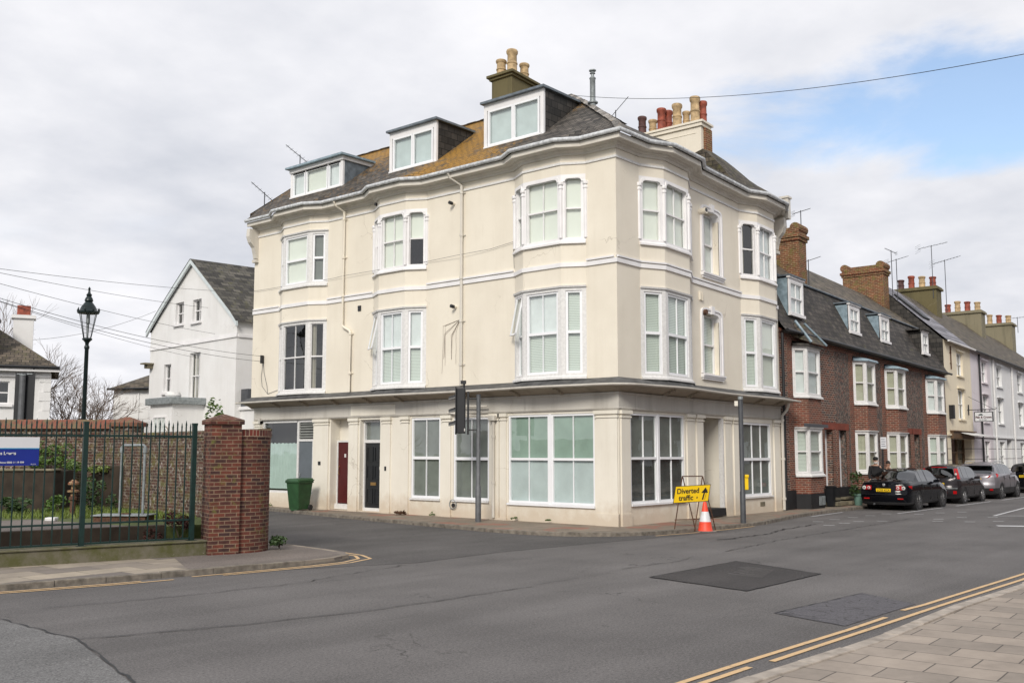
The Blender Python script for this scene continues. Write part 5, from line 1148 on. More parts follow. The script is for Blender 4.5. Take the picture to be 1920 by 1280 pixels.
# low wall under the railings
m = MB(Fr((-11.32, 1.92), (E1.x, E1.y)))
m.box((0, -.40, .0), (14, 0, .30)); dw = m.build('dwarf_wall', CONC2, None, bevel=.02); tag(dw, 'low mossy concrete wall carrying the green railings', 'wall')
m = MB(Fr((-11.32, 1.92), (E1.x, E1.y)))
NS = Fr((-11.32, 1.92), (E1.x, E1.y)).n; sgn = 1 if NS.y < 0 else -1
bpy.data.objects.remove(dw)
FD_ = Fr((-11.32, 1.92), (E1.x, E1.y), (-E1.y*1, E1.x) if E1.x > 0 else (E1.y*-1*-1, -E1.x*-1))
FD_ = Fr((-11.32, 1.92), (E1.x, E1.y), (-.229, -.973))
m = MB(FD_); m.box((0, -.40, -.02), (14, 0, .34)); m.box((-.01, -.42, .34), (14, .03, .38)); tag(m.build('dwarf_wall', CONC2, None, bevel=.015), 'low mossy concrete wall carrying the green railings', 'wall')
# railings
rl = thing('railings', 'dark green spiked metal railings on the low mossy wall', 'railings', (-13.5, 2.5, .38)); ORG[rl] = Vector((-13.5, 2.5, .38))
FF = Fr(F2, (E1.x, E1.y), (-.229, -.973))
for k in range(5):
    u = .05+k*2.02; m = MB(FF); m.box((u-.042, -.042, .36), (u+.042, .042, 2.60)); m.box((u-.047, -.047, 2.60), (u+.047, .047, 2.64)); m.box((u-.09, -.08, .365), (u+.09, .08, .385)); m.build('post', GREENM, rl)
for z, h in ((.42, .035), (.78, .035), (2.38, .04)):
    for k in range(4): u = .10+k*2.02; MB(FF).box((u, -.02, z-h/2), (u+1.92, .02, z+h/2)).build('rail', GREENM, rl)
cnt = 0
for k in range(4):
    for j in range(1, 12):
        u = .05+k*2.02+j*.1683
        m = MB(FF); m.box((u-.011, -.011, .40), (u+.011, .011, 2.60)); m.hexa([(u-.016, -.011, 2.60), (u+.016, -.011, 2.60), (u+.016, .011, 2.60), (u-.016, .011, 2.60)], [(u-.002, -.002, 2.69), (u+.002, -.002, 2.69), (u+.002, .002, 2.69), (u-.002, .002, 2.69)]); m.build('picket', GREENM, rl); cnt += 1
    for j in range(0, 12):
        u = .05+k*2.02+(j+.5)*.1683
        m = MB(FF); m.box((u-.010, -.010, 2.34), (u+.010, .010, 2.55)); m.hexa([(u-.015, -.010, 2.55), (u+.015, -.010, 2.55), (u+.015, .010, 2.55), (u-.015, .010, 2.55)], [(u-.002, -.002, 2.64), (u+.002, -.002, 2.64), (u+.002, .002, 2.64), (u-.002, .002, 2.64)]); m.build('spike', GREENM, rl)
# blue and white notice on the railings
nb = thing('notice_board', 'blue and white notice board hung on the green railings', 'sign', (-15.0, 2.8, 1.9)); ORG[nb] = Vector((-15.0, 2.8, 1.9))
uR = 2.86; uL = 4.2
MB(FF).box((uR, .03, 1.84), (uL, .045, 2.345)).build('panel', SIGNB, nb)
MB(FF).box((uR, .0455, 2.15), (uL, .048, 2.345)).build('white_band', SIGNW, nb)
MB(FF).box((uR, .0485, 2.135), (uL, .050, 2.152)).build('light_blue_stripe', SIGNC, nb)
def FM(u, n, z, F=FF): p = F.p(u, n, z); x = -F.d; return Matrix(((x.x, 0, F.n.x, p[0]), (x.y, 0, F.n.y, p[1]), (0, 1, 0, p[2]), (0, 0, 0, 1)))
text('lettering', 'St Annes Lewes', .078, SIGNW, nb, FM(uR+.88, .052, 2.035), extrude=.001, local=False, bold=.002)
text('lettering', 'PRS', .078, SIGNW, nb, FM(uR+.88, .052, 1.955), extrude=.001, local=False, bold=.002)
text('lettering', 'Emergency Telephone 0800 11 19 999', .044, SIGNW, nb, FM(uR+.93, .052, 1.885), extrude=.001, local=False, bold=.001)
text('lettering', 'SR1234', .028, SIGNW, nb, FM(uR+.13, .052, 1.857), extrude=.001, local=False)
for i, tx_ in enumerate(('Southern', 'Gas', 'Networks')): text('lettering', tx_, .035, INK2, nb, FM(uR+.82, .052, 2.28-.04*i), extrude=.001, local=False)
m = MB(FF); m.add([(uR+.96+.085*math.cos(t*PI/12), .051, 2.245+.085*math.sin(t*PI/12)) for t in range(24)], [tuple(range(24))]); m.build('round_emblem', INK2, nb)
m = MB(FF); m.box((uR+.92, .0515, 2.20), (uR+.94, .053, 2.29)); m.box((uR+.98, .0515, 2.20), (uR+1.0, .053, 2.29)); m.box((uR+.94, .0515, 2.235), (uR+.98, .053, 2.255)); m.build('emblem_mark', SIGNW, nb)
# brick pier
c30 = Vector((.947, -.321)); n30 = Vector((-.321, -.947))
FP = Fr((-11.36, 1.80), (c30.x, c30.y), (n30.x, n30.y))
pr = thing('brick_pier', 'square red brick pier with a hipped cap at the end of the railings', 'pier', (-11.0, 1.9, .12)); ORG[pr] = Vector((-11.0, 1.9, .12))
MB(FP).box((0, -.60, .0), (.59, 0, 2.62)).build('shaft', PIERB, pr)
m = MB(FP); m.box((-.045, -.645, 2.62), (.635, .045, 2.71)); m.hexa([(-.045, -.645, 2.71), (.635, -.645, 2.71), (.635, .045, 2.71), (-.045, .045, 2.71)], [(.27, -.32, 2.83), (.32, -.32, 2.83), (.32, -.28, 2.83), (.27, -.28, 2.83)]); m.build('cap', PIERB, pr, bevel=.01)
# curved wall that turns the corner and runs up the side street
cw_ = [(-10.85, 1.72), (-10.55, 1.62), (-10.25, 1.64), (-10.0, 1.78), (-9.82, 2.02), (-9.72, 2.35), (-9.66, 2.9), (-9.4, 5), (-9.0, 8), (-8.55, 10.8)]
dens = []
for i in range(len(cw_)-1):
    p0 = Vector(cw_[max(0, i-1)]); p1 = Vector(cw_[i]); p2 = Vector(cw_[i+1]); p3 = Vector(cw_[min(len(cw_)-1, i+2)])
    for k in range(5):
        t = k/5; q = .5*((2*p1)+(-p0+p2)*t+(2*p0-5*p1+4*p2-p3)*t*t+(-p0+3*p1-3*p2+p3)*t*t*t); dens.append((q.x, q.y))
dens.append(cw_[-1]); arcs = [0]
for a, b in zip(dens, dens[1:]): arcs.append(arcs[-1]+(Vector(b)-Vector(a)).length)
def arcuv(c):
    best = min(range(len(dens)), key=lambda i: (dens[i][0]-c.x)**2+(dens[i][1]-c.y)**2); return (arcs[best], c.z)
sw = thing('side_wall', 'curved red brick wall that rounds the corner beside the pier', 'wall', (-9.8, 2.2, .12)); ORG[sw] = Vector((-9.8, 2.2, .12))
n_out = 16
def swp(pts, prof, name, mat, par, uvf): m = MB(); m.sweep(pts, prof); return m.build(name, mat, par, uvf=uvf)
swp(dens[:n_out+4], [(-.22, .0), (0, .0), (0, 2.38), (-.22, 2.38)], 'wall_face', PIERB, sw, arcuv)
swp(dens[:n_out+4], [(-.23, 2.38), (.015, 2.38), (.015, 2.52), (-.23, 2.52)], 'soldier_course', brick('soldier_brick', (.20, .04, .028), (.07, .028, .026), (.33, .24, .17), bw=.075, bh=.3, ms=.010), sw, arcuv)
gw = thing('garden_side_wall', 'old flint flecked brick wall running back behind the railings', 'wall', (-9.2, 6.5, .12)); ORG[gw] = Vector((-9.2, 6.5, .12))
swp(dens[n_out+3:], [(-.22, .0), (0, .0), (0, 2.42), (-.22, 2.42)], 'wall_face', GARDB, gw, arcuv)
swp(dens[n_out+3:], [(-.25, 2.42), (.03, 2.42), (.0, 2.56), (-.22, 2.56)], 'coping', GARDB, gw, arcuv)
# far garden wall, set across the view, with its pier
BP = cw(28.5, -10.8)
FB = Fr((BP.x, BP.y), (-RT.x, -RT.y), (-FW.x, -FW.y))
bw_ = thing('garden_back_wall', 'old brick and flint wall with red sloping tile coping behind the garden', 'wall', (BP.x, BP.y, GZ)); ORG[bw_] = Vector((BP.x, BP.y, GZ))
MB(FB).box((-.2, -.25, .2), (9, .0, 2.72)).build('wall_face', GARDB, bw_)
m = MB(FB); m.hexa([(.3, -.35, 2.72), (9, -.35, 2.72), (9, .12, 2.72), (.3, .12, 2.72)], [(.3, -.2, 2.98), (9, -.2, 2.98), (9, -.12, 2.98), (.3, -.12, 2.98)]); m.build('coping', COPR, bw_)
MB(FB).box((-.32, -.4, .2), (.34, .3, 2.78)).build('pier', GARDB, bw_)
m = MB(FB); m.box((-.40, -.5, 2.78), (.42, .38, 2.88)); m.hexa([(-.40, -.5, 2.88), (.42, -.5, 2.88), (.42, .38, 2.88), (-.40, .38, 2.88)], [(-.03, -.1, 3.05), (.05, -.1, 3.05), (.05, .0, 3.05), (-.03, .0, 3.05)]); m.build('pier_cap', COPR, bw_)
# garden ground, retaining walls
gpts = [FD_.p(0.3, -.75, 0), FD_.p(13.5, -.75, 0), (BP.x-12, BP.y+9, 0), (BP.x, BP.y, 0), (-9.3, 8, 0), (-9.75, 4.5, 0), (-10.3, 2.7, 0)]
m = MB(); m.prism([(p[0], p[1]) for p in gpts], 0, GZ); struct(m.build('garden_ground', SOIL))
m = MB(FD_); m.box((.55, -.9, .1), (14, -.74, GZ+.03)); tag(m.build('retaining_wall', DARKW, None, bevel=.015), 'dark concrete upstand, shade in its colour, just behind the railings', 'wall')  # upstand lies in shadow; that shade is put into its dark colour
sheet('concrete_slab', [FD_.p(1.1, -.95, 0)[:2], FD_.p(14, -.95, 0)[:2], FD_.p(14, -4.6, 0)[:2], FD_.p(2.3, -4.3, 0)[:2]], GZ+.012, TARM)
# raised bed walls on the left
def G(px, py, D): 
    p = cw(D, (px-960)/1907*D); return p
W1 = cw(24.6, -13.6); FW1 = Fr((W1.x, W1.y), (RT.x, RT.y), (-FW.x, -FW.y))
rb = thing('raised_bed', 'dark rendered raised bed with pale coping under the notice board', 'raised bed', (W1.x, W1.y, GZ)); ORG[rb] = Vector((W1.x, W1.y, GZ))
m = MB(FW1); m.box((-4, -1.2, GZ), (2.55, 0, 1.62)); m.build('bed_wall', DARKW, rb, bevel=.02)
m = MB(FW1); m.box((-4, -.35, 1.62), (2.6, .05, 1.67)); m.build('coping', CONC, rb, bevel=.01)
m = MB(FW1); m.box((-4, -3.2, GZ), (1.45, -1.3, 2.12)); m.build('upper_bed_wall', GARDB, rb, bevel=.02)
m = MB(FW1); m.box((2.62, -2.4, GZ), (5.1, -2.0, 1.72)); tag(m.build('bed_wall', DARKW, None, bevel=.03), 'low dark planter wall in front of the back garden wall', 'wall')
# things standing in the garden
m = MB(); a = G(229, 0, 22.0); b = G(272, 0, 21.6)
hp = thing('hoop_rail', 'grey metal pipe hoop standing in the garden', 'pipe hoop', (a.x, a.y, GZ)); ORG[hp] = Vector((a.x, a.y, GZ))
m.tube([(a.x, a.y, GZ), (a.x, a.y, 2.19), (a.x+(b.x-a.x)*.06, a.y+(b.y-a.y)*.06, 2.22), (b.x-(b.x-a.x)*.06, b.y-(b.y-a.y)*.06, 2.22), (b.x, b.y, 2.19), (b.x, b.y, GZ)], .028, 8); m.build('pipe', GREYL, hp, smooth=True)
for p in (a, b): MB().lathe([(.045, 0), (.045, .12)], (p.x, p.y, 2.06), 10).build('elbow_fitting', GREYL, hp)
v = G(141, 0, 23.2); vt = thing('vent_stack', 'rusty brown cast iron vent post with a mushroom cap', 'vent', (v.x, v.y, GZ)); ORG[vt] = Vector((v.x, v.y, GZ))
MB().lathe([(.06, 0), (.06, .36), (.09, .38), (.09, .44), (.055, .46)], (v.x, v.y, GZ), 12).build('stem', RUST, vt, smooth=True)
MB().lathe([(.055, 0), (.055, .1), (.13, .10), (.13, .14), (.05, .16), (.05, .26), (.12, .27), (.12, .31), (.04, .38), (0, .39)], (v.x, v.y, GZ+.45), 14).build('mushroom_cap', CHIMB, vt, smooth=True)
t0 = G(232, 0, 21.3); FT = Fr((t0.x, t0.y), (RT.x, RT.y), (-FW.x, -FW.y)); mt_ = thing('access_cover', 'low grey metal access hatch on the slab near the pipe hoop', 'hatch', (t0.x, t0.y, GZ)); ORG[mt_] = Vector((t0.x, t0.y, GZ))
MB(FT).box((-.58, -.55, GZ+.01), (.50, .0, GZ+.13)).build('frame', RUST, mt_); MB(FT).box((-.62, -.60, GZ+.13), (.54, .04, GZ+.155)).build('lid', GREYL, mt_, bevel=.004); MB(FT).box((-.1, -.3, GZ+.156), (.1, -.24, GZ+.18)).build('handle', RUST, mt_)
p = G(103, 0, 21.6); tag(MB(Fr((p.x, p.y), (RT.x, RT.y), (-FW.x, -FW.y))).box((-.11, -.1, GZ+.012), (.11, .1, GZ+.09)).build('concrete_block', WHITED, None, bevel=.02), 'small pale concrete block lying on the slab', 'block')
# ---- foliage
def leafcloud(name, c, rx, ry, rz, n, size, mat, parent=None, seed=1, lump=6, ground=None):
    rnd = random.Random(seed); m = MB(); lumps = [(Vector((rnd.gauss(0, .45)*rx, rnd.gauss(0, .45)*ry, rnd.uniform(-.75, .75)*rz)), rnd.uniform(.35, .65)) for _ in range(lump)]
    for i in range(n):
        lc, lr = rnd.choice(lumps); d = Vector((rnd.gauss(0, 1), rnd.gauss(0, 1), rnd.gauss(0, 1))).normalized()*rnd.uniform(.5, 1)**.5
        p = Vector(c)+lc+Vector((d.x*rx*lr, d.y*ry*lr, d.z*rz*lr)); s = size*rnd.uniform(.6, 1.3)
        if ground is not None and p.z < ground: p.z = ground+rnd.uniform(0, .1)
        a = Vector((rnd.gauss(0, 1), rnd.gauss(0, 1), rnd.gauss(0, .6))).normalized(); b = a.cross(Vector((rnd.gauss(0, 1), rnd.gauss(0, 1), rnd.gauss(0, 1)))).normalized()
        m.add([tuple(p-a*s), tuple(p+b*s*.4), tuple(p+a*s), tuple(p-b*s*.4)], [(0, 1, 2, 3)])
    return m.build(name, mat, parent, recalc=False)
def grasspatch(name, pts_fn, n, h, mat, seed=1):
    rnd = random.Random(seed); m = MB()
    for i in range(n):
        x, y, z = pts_fn(rnd); a = rnd.uniform(0, 2*PI); hh = h*rnd.uniform(.5, 1.4); w_ = .012; dx, dy = math.cos(a)*w_, math.sin(a)*w_; bx, by = rnd.gauss(0, .35)*hh, rnd.gauss(0, .35)*hh
        m.add([(x-dx, y-dy, z), (x+dx, y+dy, z), (x+bx, y+by, z+hh)], [(0, 1, 2)])
    return stuff(m.build(name, mat, recalc=False), 'short rough grass growing in the walled garden', 'grass')
def gfn(rnd):
    D = rnd.uniform(22.5, 28.2); px = rnd.uniform(-40, 372); px = min(px, 960-1907*0+0) if False else px
    p = cw(D, (px-960)/1907*D); 
    if p.x > -9.75: p.x = -9.8-rnd.uniform(0, 1.5)
    return p.x, p.y, GZ
grasspatch('grass', gfn, 9000, .11, GRASS, 4)
def shrub(label, c, r, h, n, size, mat, seed, name='shrub', stems=3):
    t = thing(name, label, 'shrub', c); ORG[t] = Vector(c); leafcloud('foliage', (c[0], c[1], c[2]+h*.55), r, r, h*.5, n, size, mat, t, seed, ground=c[2]+.02)
    m = MB(); rnd = random.Random(seed)
    for k in range(stems): a = rnd.uniform(0, 6.28); m.tube([(c[0], c[1], c[2]), (c[0]+math.cos(a)*r*.4, c[1]+math.sin(a)*r*.4, c[2]+h*.6)], [.015, .006], 5)
    m.build('stem', BARK, t); return t
def gp(px, D, z=GZ): p = G(px, 0, D); return (p.x, p.y, z)
shrub('bright green bush on top of the raised bed beside the notice board', gp(84, 26.0, 1.62), .42, .75, 700, .05, LEAF, 11)
shrub('trailing green plant on the raised bed left of the tall fence post', gp(125, 25.8, 1.55), .5, .42, 600, .05, LEAF, 12)
shrub('small leafy clump growing against the dark bed wall under the notice board', gp(30, 23.6), .35, .4, 450, .06, LEAFD, 13)
shrub('low green plant by the rusty vent post', gp(112, 24.0), .3, .42, 350, .05, LEAF, 14)
shrub('weedy plant right of the rusty vent post', gp(171, 24.6), .3, .8, 350, .055, LEAFD, 15)
shrub('yellow green trailing plant on the planter wall', gp(190, 26.5, 1.5), .3, .22, 220, .05, GRASS, 16)
shrub('dark reddish shrub in the corner against the brick pier', gp(343, 20.2, .35), .32, .5, 450, .045, plain('russet_leaf', (.07, .02, .015), .8, var=.6), 17)
shrub('tuft of weeds at the foot of the curved brick wall', (-9.72, 1.75, .12), .22, .22, 420, .05, LEAFD, 18)
shrub('green climbing shrub at the left end of the cream building', (-.35, 17.6, .12), .75, 4.0, 1500, .10, LEAF, 19)
for k, (x, y) in enumerate(((-.12, 15.2), (-.1, 14.0), (-.12, 6.9), (-.1, 2.4), (-.14, 3.6))):
    tg_ = ['weed growing at the wall foot below the old shop window', 'tiny weed by the grey door', 'weed growing at the wall foot below the four pane window', 'small weed under the green shop window', 'weed beside the shopfront downpipe'][k]
    o = leafcloud('weed', (x, y, .15), .10, .14, .05, 70, .03, LEAF, None, 30+k, 2, .125); tag(o, tg_, 'weed')
o = leafcloud('debris_pile', (-.32, 8.0, .15), .16, .5, .03, 300, .05, plain('dead_leaf', (.11, .055, .03), .9, var=.4), None, 44, 4, .126); tag(o, 'heap of brown dead leaves on the pavement right of the black door', 'leaves')
# ---- bare trees
def tree(label, base, h, seed, spread=.5, depth=6, r0=.14, name='bare_tree', mat=TWIG, n0=3, group=None, lean=(0, 0)):
    rnd = random.Random(seed); T = thing(name, label, 'tree', base, group=group); ORG[T] = Vector(base); tm = MB(); bm_ = MB()
    def grow(p, d, l, r, k):
        q = p+d*l; mid_ = p+d*l*.5+Vector((rnd.gauss(0, .05), rnd.gauss(0, .05), 0))*l
        (tm if k >= depth-0 else bm_).tube([tuple(p), tuple(mid_), tuple(q)], [r, r*.85, r*.66], 6 if k > depth-2 else 3, cap=False)
        if k == 0: return
        for j in range(n0 if k > 2 else 3):
            a = rnd.uniform(0, 2*PI); u = d.orthogonal().normalized(); v_ = d.cross(u); s = spread*rnd.uniform(.6, 1.25)
            dd = (d+(u*math.cos(a)+v_*math.sin(a))*s+Vector((0, 0, .08))).normalized(); grow(p+d*l*rnd.uniform(.7, 1.0) if j else q, dd, l*rnd.uniform(.62, .86), r*.62, k-1)
    grow(Vector(base), Vector((lean[0], lean[1], 1)).normalized(), h*.26, r0, depth)
    tm.build('trunk', BARK, T); bm_.build('branches', mat, T); return T
TG2 = 'bare winter trees behind the garden wall'
def tp(px, D): p = cw(D, (px-960)/1907*D); return (p.x, p.y, 0)
tree('bare tree right of the far left house, nearest to the house wall', tp(105, 47), 7.2, 3, .62, 6, .10, group=TG2)
tree('bare tree just left of the green lamp post', tp(140, 50), 6.9, 5, .6, 6, .095, group=TG2)
tree('bare tree just right of the green lamp post', tp(180, 53), 6.6, 8, .6, 6, .095, group=TG2)
tree('taller bare tree rising behind the far left house', tp(22, 58), 11.0, 13, .5, 6, .12, group=TG2)
tree('small pollarded tree with knobbly buff branches behind the side wall', tp(352, 33), 3.9, 22, .55, 4, .09, name='pollarded_tree', mat=plain('buff_bark', (.27, .20, .12), .9, var=.3), n0=2, lean=(-.05, .05))
# ================================================================== street lamp
lp = tp(154, 36); lm = thing('street_lamp', 'old style dark green street lamp with a tapered glass lantern and crown', 'street lamp', lp); ORG[lm] = Vector(lp)
x, y, _ = lp
MB().lathe([(.16, 0), (.16, .8), (.11, .9), (.10, 1.4), (.085, 2.2), (.068, 5.7), (.09, 5.75), (.09, 5.82), (.06, 5.86)], (x, y, 0), 16).build('post', LAMPG, lm, smooth=True)
MB().lathe([(.06, 5.86), (.07, 5.95), (.13, 6.02), (.17, 6.05), (.17, 6.10), (.12, 6.12)], (x, y, 0), 16).build('collar', LAMPG, lm, smooth=True)
for k in range(6):
    t = k*PI/3+.2; MB().tube([(x+.13*math.cos(t), y+.13*math.sin(t), 6.1), (x+.31*math.cos(t), y+.31*math.sin(t), 7.0)], .014, 5).build('glazing_bar', LAMPG, lm)
MB().lathe([(.12, 6.12), (.30, 7.0)], (x, y, 0), 6).build('lantern_glass', GLASSC, lm)
MB().lathe([(.03, 6.12), (.03, 6.6), (.07, 6.65), (.06, 6.95), (.0, 7.0)], (x, y, 0), 10).build('lamp_fitting', GREYL, lm)
MB().lathe([(.36, 7.0), (.37, 7.06), (.30, 7.12), (.25, 7.24), (.15, 7.38), (.12, 7.42), (.15, 7.46), (.13, 7.54), (.08, 7.62), (.10, 7.68), (.05, 7.74), (.03, 7.86), (.05, 7.9), (.0, 7.98)], (x, y, 0), 18).build('crown', LAMPG, lm, smooth=True)
for k in range(8): t = k*PI/4; MB().tube([(x+.36*math.cos(t), y+.36*math.sin(t), 7.02), (x+.38*math.cos(t), y+.38*math.sin(t), 7.12), (x+.36*math.cos(t), y+.36*math.sin(t), 7.2)], [.03, .03, .01], 6).build('crown_knob', LAMPG, lm)
# ================================================================== white gabled house at the back
def lf(dep, lat, ddep, dlat):   # frame from depth/lateral position and direction
    p = cw(dep, lat); d = FW*ddep+RT*dlat; return p, d
P0_ = cw(46, -12.6); dl = FW*.722-RT*.691; dr_ = FW*.691+RT*.722
FG = Fr((P0_.x, P0_.y), (dl.x, dl.y), (-dr_.x, -dr_.y)); FS = Fr((P0_.x, P0_.y), (dr_.x, dr_.y), (-dl.x, -dl.y))
WH = thing('gabled_house', 'white rendered house with a steep gable and grey slate roof beyond the side street', 'house', (P0_.x, P0_.y, 0)); ORG[WH] = Vector((P0_.x, P0_.y, 0))
def hz(px, py, F=FG):
    """where a pixel's sight line meets the frame's wall (used to size the openings)"""
    d = fd*1896+RT*(px-960)-Vector((-math.sin(pitch)*FW.x, -math.sin(pitch)*FW.y, math.cos(pitch)))*(py-640)
    n = Vector((F.n.x, F.n.y, 0)); t = (Vector((F.o.x, F.o.y, 0))-CAM).dot(n)/d.dot(n); q = CAM+d*t
    return (Vector((q.x, q.y))-F.o).dot(F.d), q.z
wins = []
for (xa, ya, xb, yb) in ((362, 561, 378, 602), (330, 567, 345, 607), (356, 661, 376, 747), (308, 683, 321, 735)):
    u1, z1 = hz((xa+xb)/2, ya); u0, z0 = hz((xa+xb)/2, yb); ua, _ = hz(xb, ya); ub, _ = hz(xa, ya); wins.append((ua, ub, z0, z1, .22))
m = MB(FG); wall(m, 0, 9.1, 0, 8.2, [w_ for w_ in wins if w_[3] < 8.2], .22)
up = [w_ for w_ in wins if w_[3] >= 8.2]
WH_ap = (4.5, 11.45)
# gable triangle with its two windows cut by splitting into strips
def rake(u): return 8.2+(11.45-8.2)*(u/4.5 if u < 4.5 else max(0, (9.1-u)/4.6)**.92)
cuts = sorted({0, 9.1, 4.5, *[k*.45 for k in range(21) if k*.45 < 9.1], *[w_[0] for w_ in up], *[w_[1] for w_ in up]})
m = MB(FG); wall(m, 0, 9.1, 0, min([8.2]+[w_[2] for w_ in up])-.02, [w_ for w_ in wins if w_ not in up], .22); zb_ = min([8.2]+[w_[2] for w_ in up])-.02
for a, b in zip(cuts, cuts[1:]):
    mid_ = (a+b)/2; hs_ = [w_ for w_ in up if w_[0] < mid_ < w_[1]]; z = zb_
    for h in hs_:
        if h[2] > z: m.poly([(a, 0, z), (b, 0, z), (b, 0, h[2]), (a, 0, h[2])])
        z = h[3]
    m.poly([(a, 0, z), (b, 0, z), (b, 0, max(z+.01, rake(b))), (a, 0, max(z+.01, rake(a)))])
for h in up:
    a, b, c, d = h[:4]
    for (p, q) in (((a, c), (a, d)), ((a, d), (b, d)), ((b, d), (b, c)), ((b, c), (a, c))): m.add([(p[0], 0, p[1]), (q[0], 0, q[1]), (q[0], -.22, q[1]), (p[0], -.22, p[1])], [(0, 1, 2, 3)])
mm_ = MB(FS); wall(mm_, 0, 9, 0, 8.2, []); m.add(mm_.v, mm_.f, raw=True)
m.build('wall', WSTUC, WH, recalc=False)
for i, w_ in enumerate(wins):
    f = sash(WH, FG, *w_[:4], n=-.16, cols=2 if i != 2 else 3, fill='curtLR' if i == 2 else 'dark', fw=.05, bars=.035, frame=WHITE, wp=False)
    MB(FG).box((w_[0]-.1, -.02, w_[2]-.12), (w_[1]+.1, .12, w_[2]-.01)).build('sill', WHITE, f)
MB(FG).poly([(.1, -.9, .1), (9, -.9, .1), (9, -.9, 8.1), (.1, -.9, 8.1)]).build('interior', DINT, WH)
m = MB(FG); m.box((2.6, -.85, 8.1), (6.6, -.8, 10.0)); m.build('interior', DINT, WH)
m = MB(FG); m.box((-.04, -.02, 7.28), (9.1, .06, 7.36)); m.box((-.02, -.02, 7.36), (9.1, .03, 7.5)); m.build('string_course', WHITE, WH)
MB(FS).box((0.061, -.02, 7.28), (9.1, .06, 7.40)).build('string_course', WHITE, WH)
m = MB(FG); N_ = 14
rk = [(-.25, 8.0)]+[(4.5*k/N_, rake(4.5*k/N_)+.06) for k in range(1, N_+1)]
for (ua, za), (ub, zb2) in zip(rk, rk[1:]): m.add([(ua, .22, za), (ub, .22, zb2), (ub, -9.2, zb2), (ua, -9.2, za)], [(0, 1, 2, 3)])
rk2 = [(4.5+4.8*k/N_, (rake(min(9.1, 4.5+4.6*k/N_)))+.06) for k in range(N_+1)]
for (ua, za), (ub, zb2) in zip(rk2, rk2[1:]): m.add([(ua, .22, za), (ub, .22, zb2), (ub, -9.2, zb2), (ua, -9.2, za)], [(0, 1, 2, 3)])
m.build('roof', slate('grey_house_slate', (.035, .032, .028), (.085, .078, .065), moss=.7, rowh=.28, bw=.4), WH, recalc=False)
m = MB(FG)
for seq in (rk, rk2):
    for (ua, za), (ub, zb2) in zip(seq, seq[1:]): m.hexa([(ua, .10, za-.24), (ub, .10, zb2-.24), (ub, .2, zb2-.24), (ua, .2, za-.24)], [(ua, .10, za-.02), (ub, .10, zb2-.02), (ub, .2, zb2-.02), (ua, .2, za-.02)])
m.build('bargeboard', plain('pale_blue_white_paint', (.62, .68, .70), .5), WH)
m = MB(FG); m.box((8.6, -.02, 6.55), (9.15, .5, 6.62)); m.box((8.7, -.02, 6.35), (9.1, .3, 6.55)); m.build('corner_bracket', CONC, WH)
u0, zt = hz(387, 745); u1, _ = hz(290, 750)
m = MB(FG); m.box((u0+.2, .0, 0), (u0+2.5, 1.6, zt-.35)); pc = m.build('porch', WSTUC, WH); MB(FG).box((u0, -.0, zt-.35), (u0+2.7, 1.8, zt-.02)).build('porch_parapet', GREYL, pc, bevel=.03)
MB(FG).lathe([(.3, 0), (.38, .15), (.30, .3), (.12, .32)], (u0+1.6, .9, zt-.02), 12).build('urn', WHITED, pc, smooth=True)
o = sash(WH, FG, u0+.7, u0+2.1, zt-2.6, zt-.9, n=1.64, cols=3, fill='net', fw=.06, frame=WHITE, name='porch_window', sub=pc, wp=False); o.parent = pc
MB(FS).box((.3, -.02, 0), (9, 1.2, 3.95)).build('side_extension', WSTUC, WH); MB(FS).box((.2, -.02, 3.95), (9.1, 1.3, 4.1)).build('extension_parapet', WHITE, WH); MB(FS).box((.3, 0, 4.11), (9, .6, 4.9)).build('lead_roof', GREYD, WH)
m = MB(FS)
for k in range(6): m.tube([(6.2+k*.18, -.6, 9.1), (6.2+k*.18, -.6, 9.75)], .02, 4)
m.tube([(6.0, -.6, 9.4), (7.4, -.6, 9.4)], .025, 4); m.build('snow_guard', WHITED, WH)
# low white outbuilding
P1 = cw(54, (275-960)/1907*54); dO = FW*.25-RT*.97; FO = Fr((P1.x, P1.y), (dO.x, dO.y), (-(FW.x*.97+RT.x*.25), -(FW.y*.97+RT.y*.25)))
OB = thing('outbuilding', 'low white outbuilding with a slate roof left of the gabled house', 'outbuilding', (P1.x, P1.y, 0)); ORG[OB] = Vector((P1.x, P1.y, 0))
MB(FO).box((-4, -6, 0), (2.15, 0, 5.35)).build('wall', WSTUC, OB); MB(FO).box((.55, .0, 3.8), (.62, .05, 5.2)).build('pilaster', WSTUC, OB)
m = MB(FO); m.poly([(2.35, .25, 5.42), (-4, .25, 5.42), (-4, -2.6, 7.1), (.9, -2.6, 6.6)]); m.poly([(2.35, .25, 5.42), (.9, -2.6, 6.6), (2.35, -6, 5.42)]); m.poly([(-4, -2.6, 7.1), (.9, -2.6, 6.6), (2.35, -6, 5.42), (-4, -6, 5.42)]); m.poly([(2.35, .25, 5.36), (-4, .25, 5.36), (-4, -6, 5.36), (2.35, -6, 5.36)]); m.build('roof', MANSU, OB, recalc=False)
MB(FO).tube([(2.35, .3, 5.4), (-4, .3, 5.4)], .07, 6).build('gutter', BLACK, OB)
